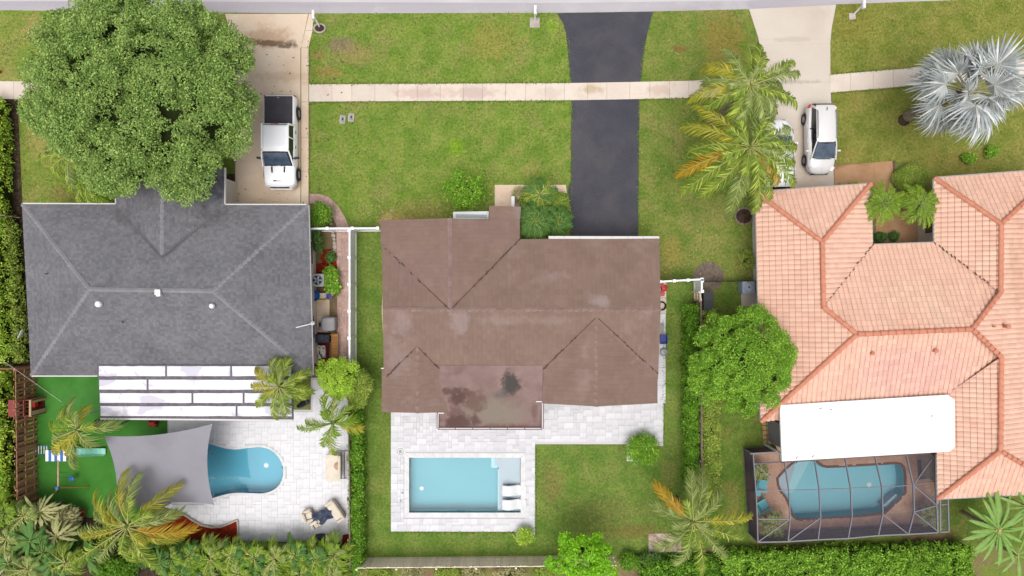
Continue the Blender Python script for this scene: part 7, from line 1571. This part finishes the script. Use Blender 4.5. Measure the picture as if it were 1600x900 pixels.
# shrubs beyond the beige fence
for i, (a_, r_, mm, lb) in enumerate(((590, .7, 'leaf_olive', 'first green clump beyond the beige fence'), (642, .8, 'leaf_dry', 'straw coloured clump beyond the beige fence at left'), (700, .9, 'leaf_olive', 'olive clump beyond the beige fence, left of its middle'), (738, .7, 'leaf_dry', 'straw coloured clump beyond the fence near its middle'), (800, .9, 'leaf_dry', 'pale dry clump beyond the fence left of the neon tree'), (850, .6, 'leaf_olive', 'olive clump beyond the fence by the neon tree'), (985, .7, 'leaf_hedge', 'green clump at the right end of the beige fence'), (1018, .8, 'leaf_dark', 'dark green clump below the mottled slab'))):
    bush(a_, 898 if i < 6 else 878, .8, r_, .55, lb, clumps=30, m=mm, seed=90+i, leaf=.1, cr=(.14, .26))
# ---- grass blades: tufts over the lawns
def tufts(name, polys, m, n_per=60, size=.08):
    Vs = []; tot = 0
    for poly in polys:
        q = w2(poly); xs = [p[0] for p in q]; ys = [p[1] for p in q]; x0, x1, y0, y1 = max(-33, min(xs)), min(33, max(xs)), max(-18.5, min(ys)), min(18.5, max(ys))
        n = int((x1-x0)*(y1-y0)*n_per); X = rng.uniform(x0, x1, n); Y = rng.uniform(y0, y1, n); k = inpoly(X, Y, q)&(np.sin(X*1.7+Y*.6)+np.cos(Y*2.1-X*.4)+rng.normal(size=n)*.8 > -.6); X = X[k]; Y = Y[k]; n = len(X)
        a = rng.uniform(0, 6.28, n); l = rng.uniform(.5, 1.3, n)*size; z = np.full(n, .02)
        dx, dy = np.cos(a), np.sin(a)
        b0 = np.stack([X-dy*l*.28, Y+dx*l*.28, z], 1); b1 = np.stack([X+dy*l*.28, Y-dx*l*.28, z], 1); tp = np.stack([X+dx*l, Y+dy*l, z+l*rng.uniform(.3, .7, n)], 1)
        Vs.append(np.stack([b0, b1, tp], 1).reshape(-1, 3))
    V = np.concatenate(Vs); F = np.arange(len(V)).reshape(-1, 3); me = np_mesh(name, V, F, M[m]); o = link(name, me); tag(o, kind='stuff'); return o
for g_mat, lb in (('grass_t', 'short yellow green grass blades over the front lawns'), ('grass_d', 'short darker grass blades over the back lawn')):
    tag(tufts('grass', [l[0] for l in LAWNS if l[1] == g_mat], g_mat), lb, 'grass')
b = MB()
for (x0, y0, x1, y1) in ((893, 160, 892, 366), (998, 158, 997, 366), (888, 60, 892, 128), (1006, 60, 1001, 126), (484, 162, 484, 300), (483, 60, 483, 130), (484, 161, 890, 158.5), (1001, 156, 1090, 154), (1299, 146.5, 1430, 135), (484, 131, 890, 129), (1297, 116, 1430, 105), (611, 832, 806, 832), (837, 700, 837, 826), (1037, 500, 1036.5, 690)):
    n_ = int(math.hypot(x1-x0, y1-y0)/2.2)
    for i in range(n_):
        q = (i+random.random())/n_; p = P(x0+(x1-x0)*q+random.uniform(-.7, .7), y0+(y1-y0)*q+random.uniform(-.7, .7), .02); l = random.uniform(.04, .12)
        for k in range(3): a = random.uniform(0, 6.28); b.add([(p.x, p.y, .02), (p.x+math.cos(a)*l-math.sin(a)*.02, p.y+math.sin(a)*l+math.cos(a)*.02, .07), (p.x+math.cos(a)*l+math.sin(a)*.02, p.y+math.sin(a)*l-math.cos(a)*.02, .075)], [(0, 1, 2)])
b.build('grass', M['grass_d'], label='ragged tufts of grass creeping over the edges of the paving', cat='grass', kind='stuff')
# fallen leaves and specks
for nm, lb, mm, area, n, s_ in (('leaf_litter', 'scattered brown fallen leaves on the tan driveway and lawn edge', 'mulch_dark', (368, 60, 560, 320), 120, .05), ('leaf_litter', 'fallen leaves strewn over the right lawns', 'tan', (1000, 60, 1180, 430), 120, .05), ('leaf_litter', 'dry leaves fallen beside the brown roof', 'tan', (560, 320, 720, 345), 60, .06), ('leaf_litter', 'specks of leaves on the back lawn', 'tan', (838, 700, 1060, 860), 40, .04)):
    b = MB()
    for i in range(n):
        p = P(random.uniform(area[0], area[2]), random.uniform(area[1], area[3]), .062); q = random.uniform(0, 6); l = s_*random.uniform(.6, 1.5); dx, dy = math.cos(q)*l, math.sin(q)*l
        b.add([(p.x-dx, p.y-dy, p.z), (p.x+dy*.5, p.y-dx*.5, p.z+.01), (p.x+dx, p.y+dy, p.z+.015), (p.x-dy*.5, p.y+dx*.5, p.z+.01)], [(0, 1, 2, 3)])
    b.build(nm, M[mm], label=lb, cat='leaves', kind='stuff')
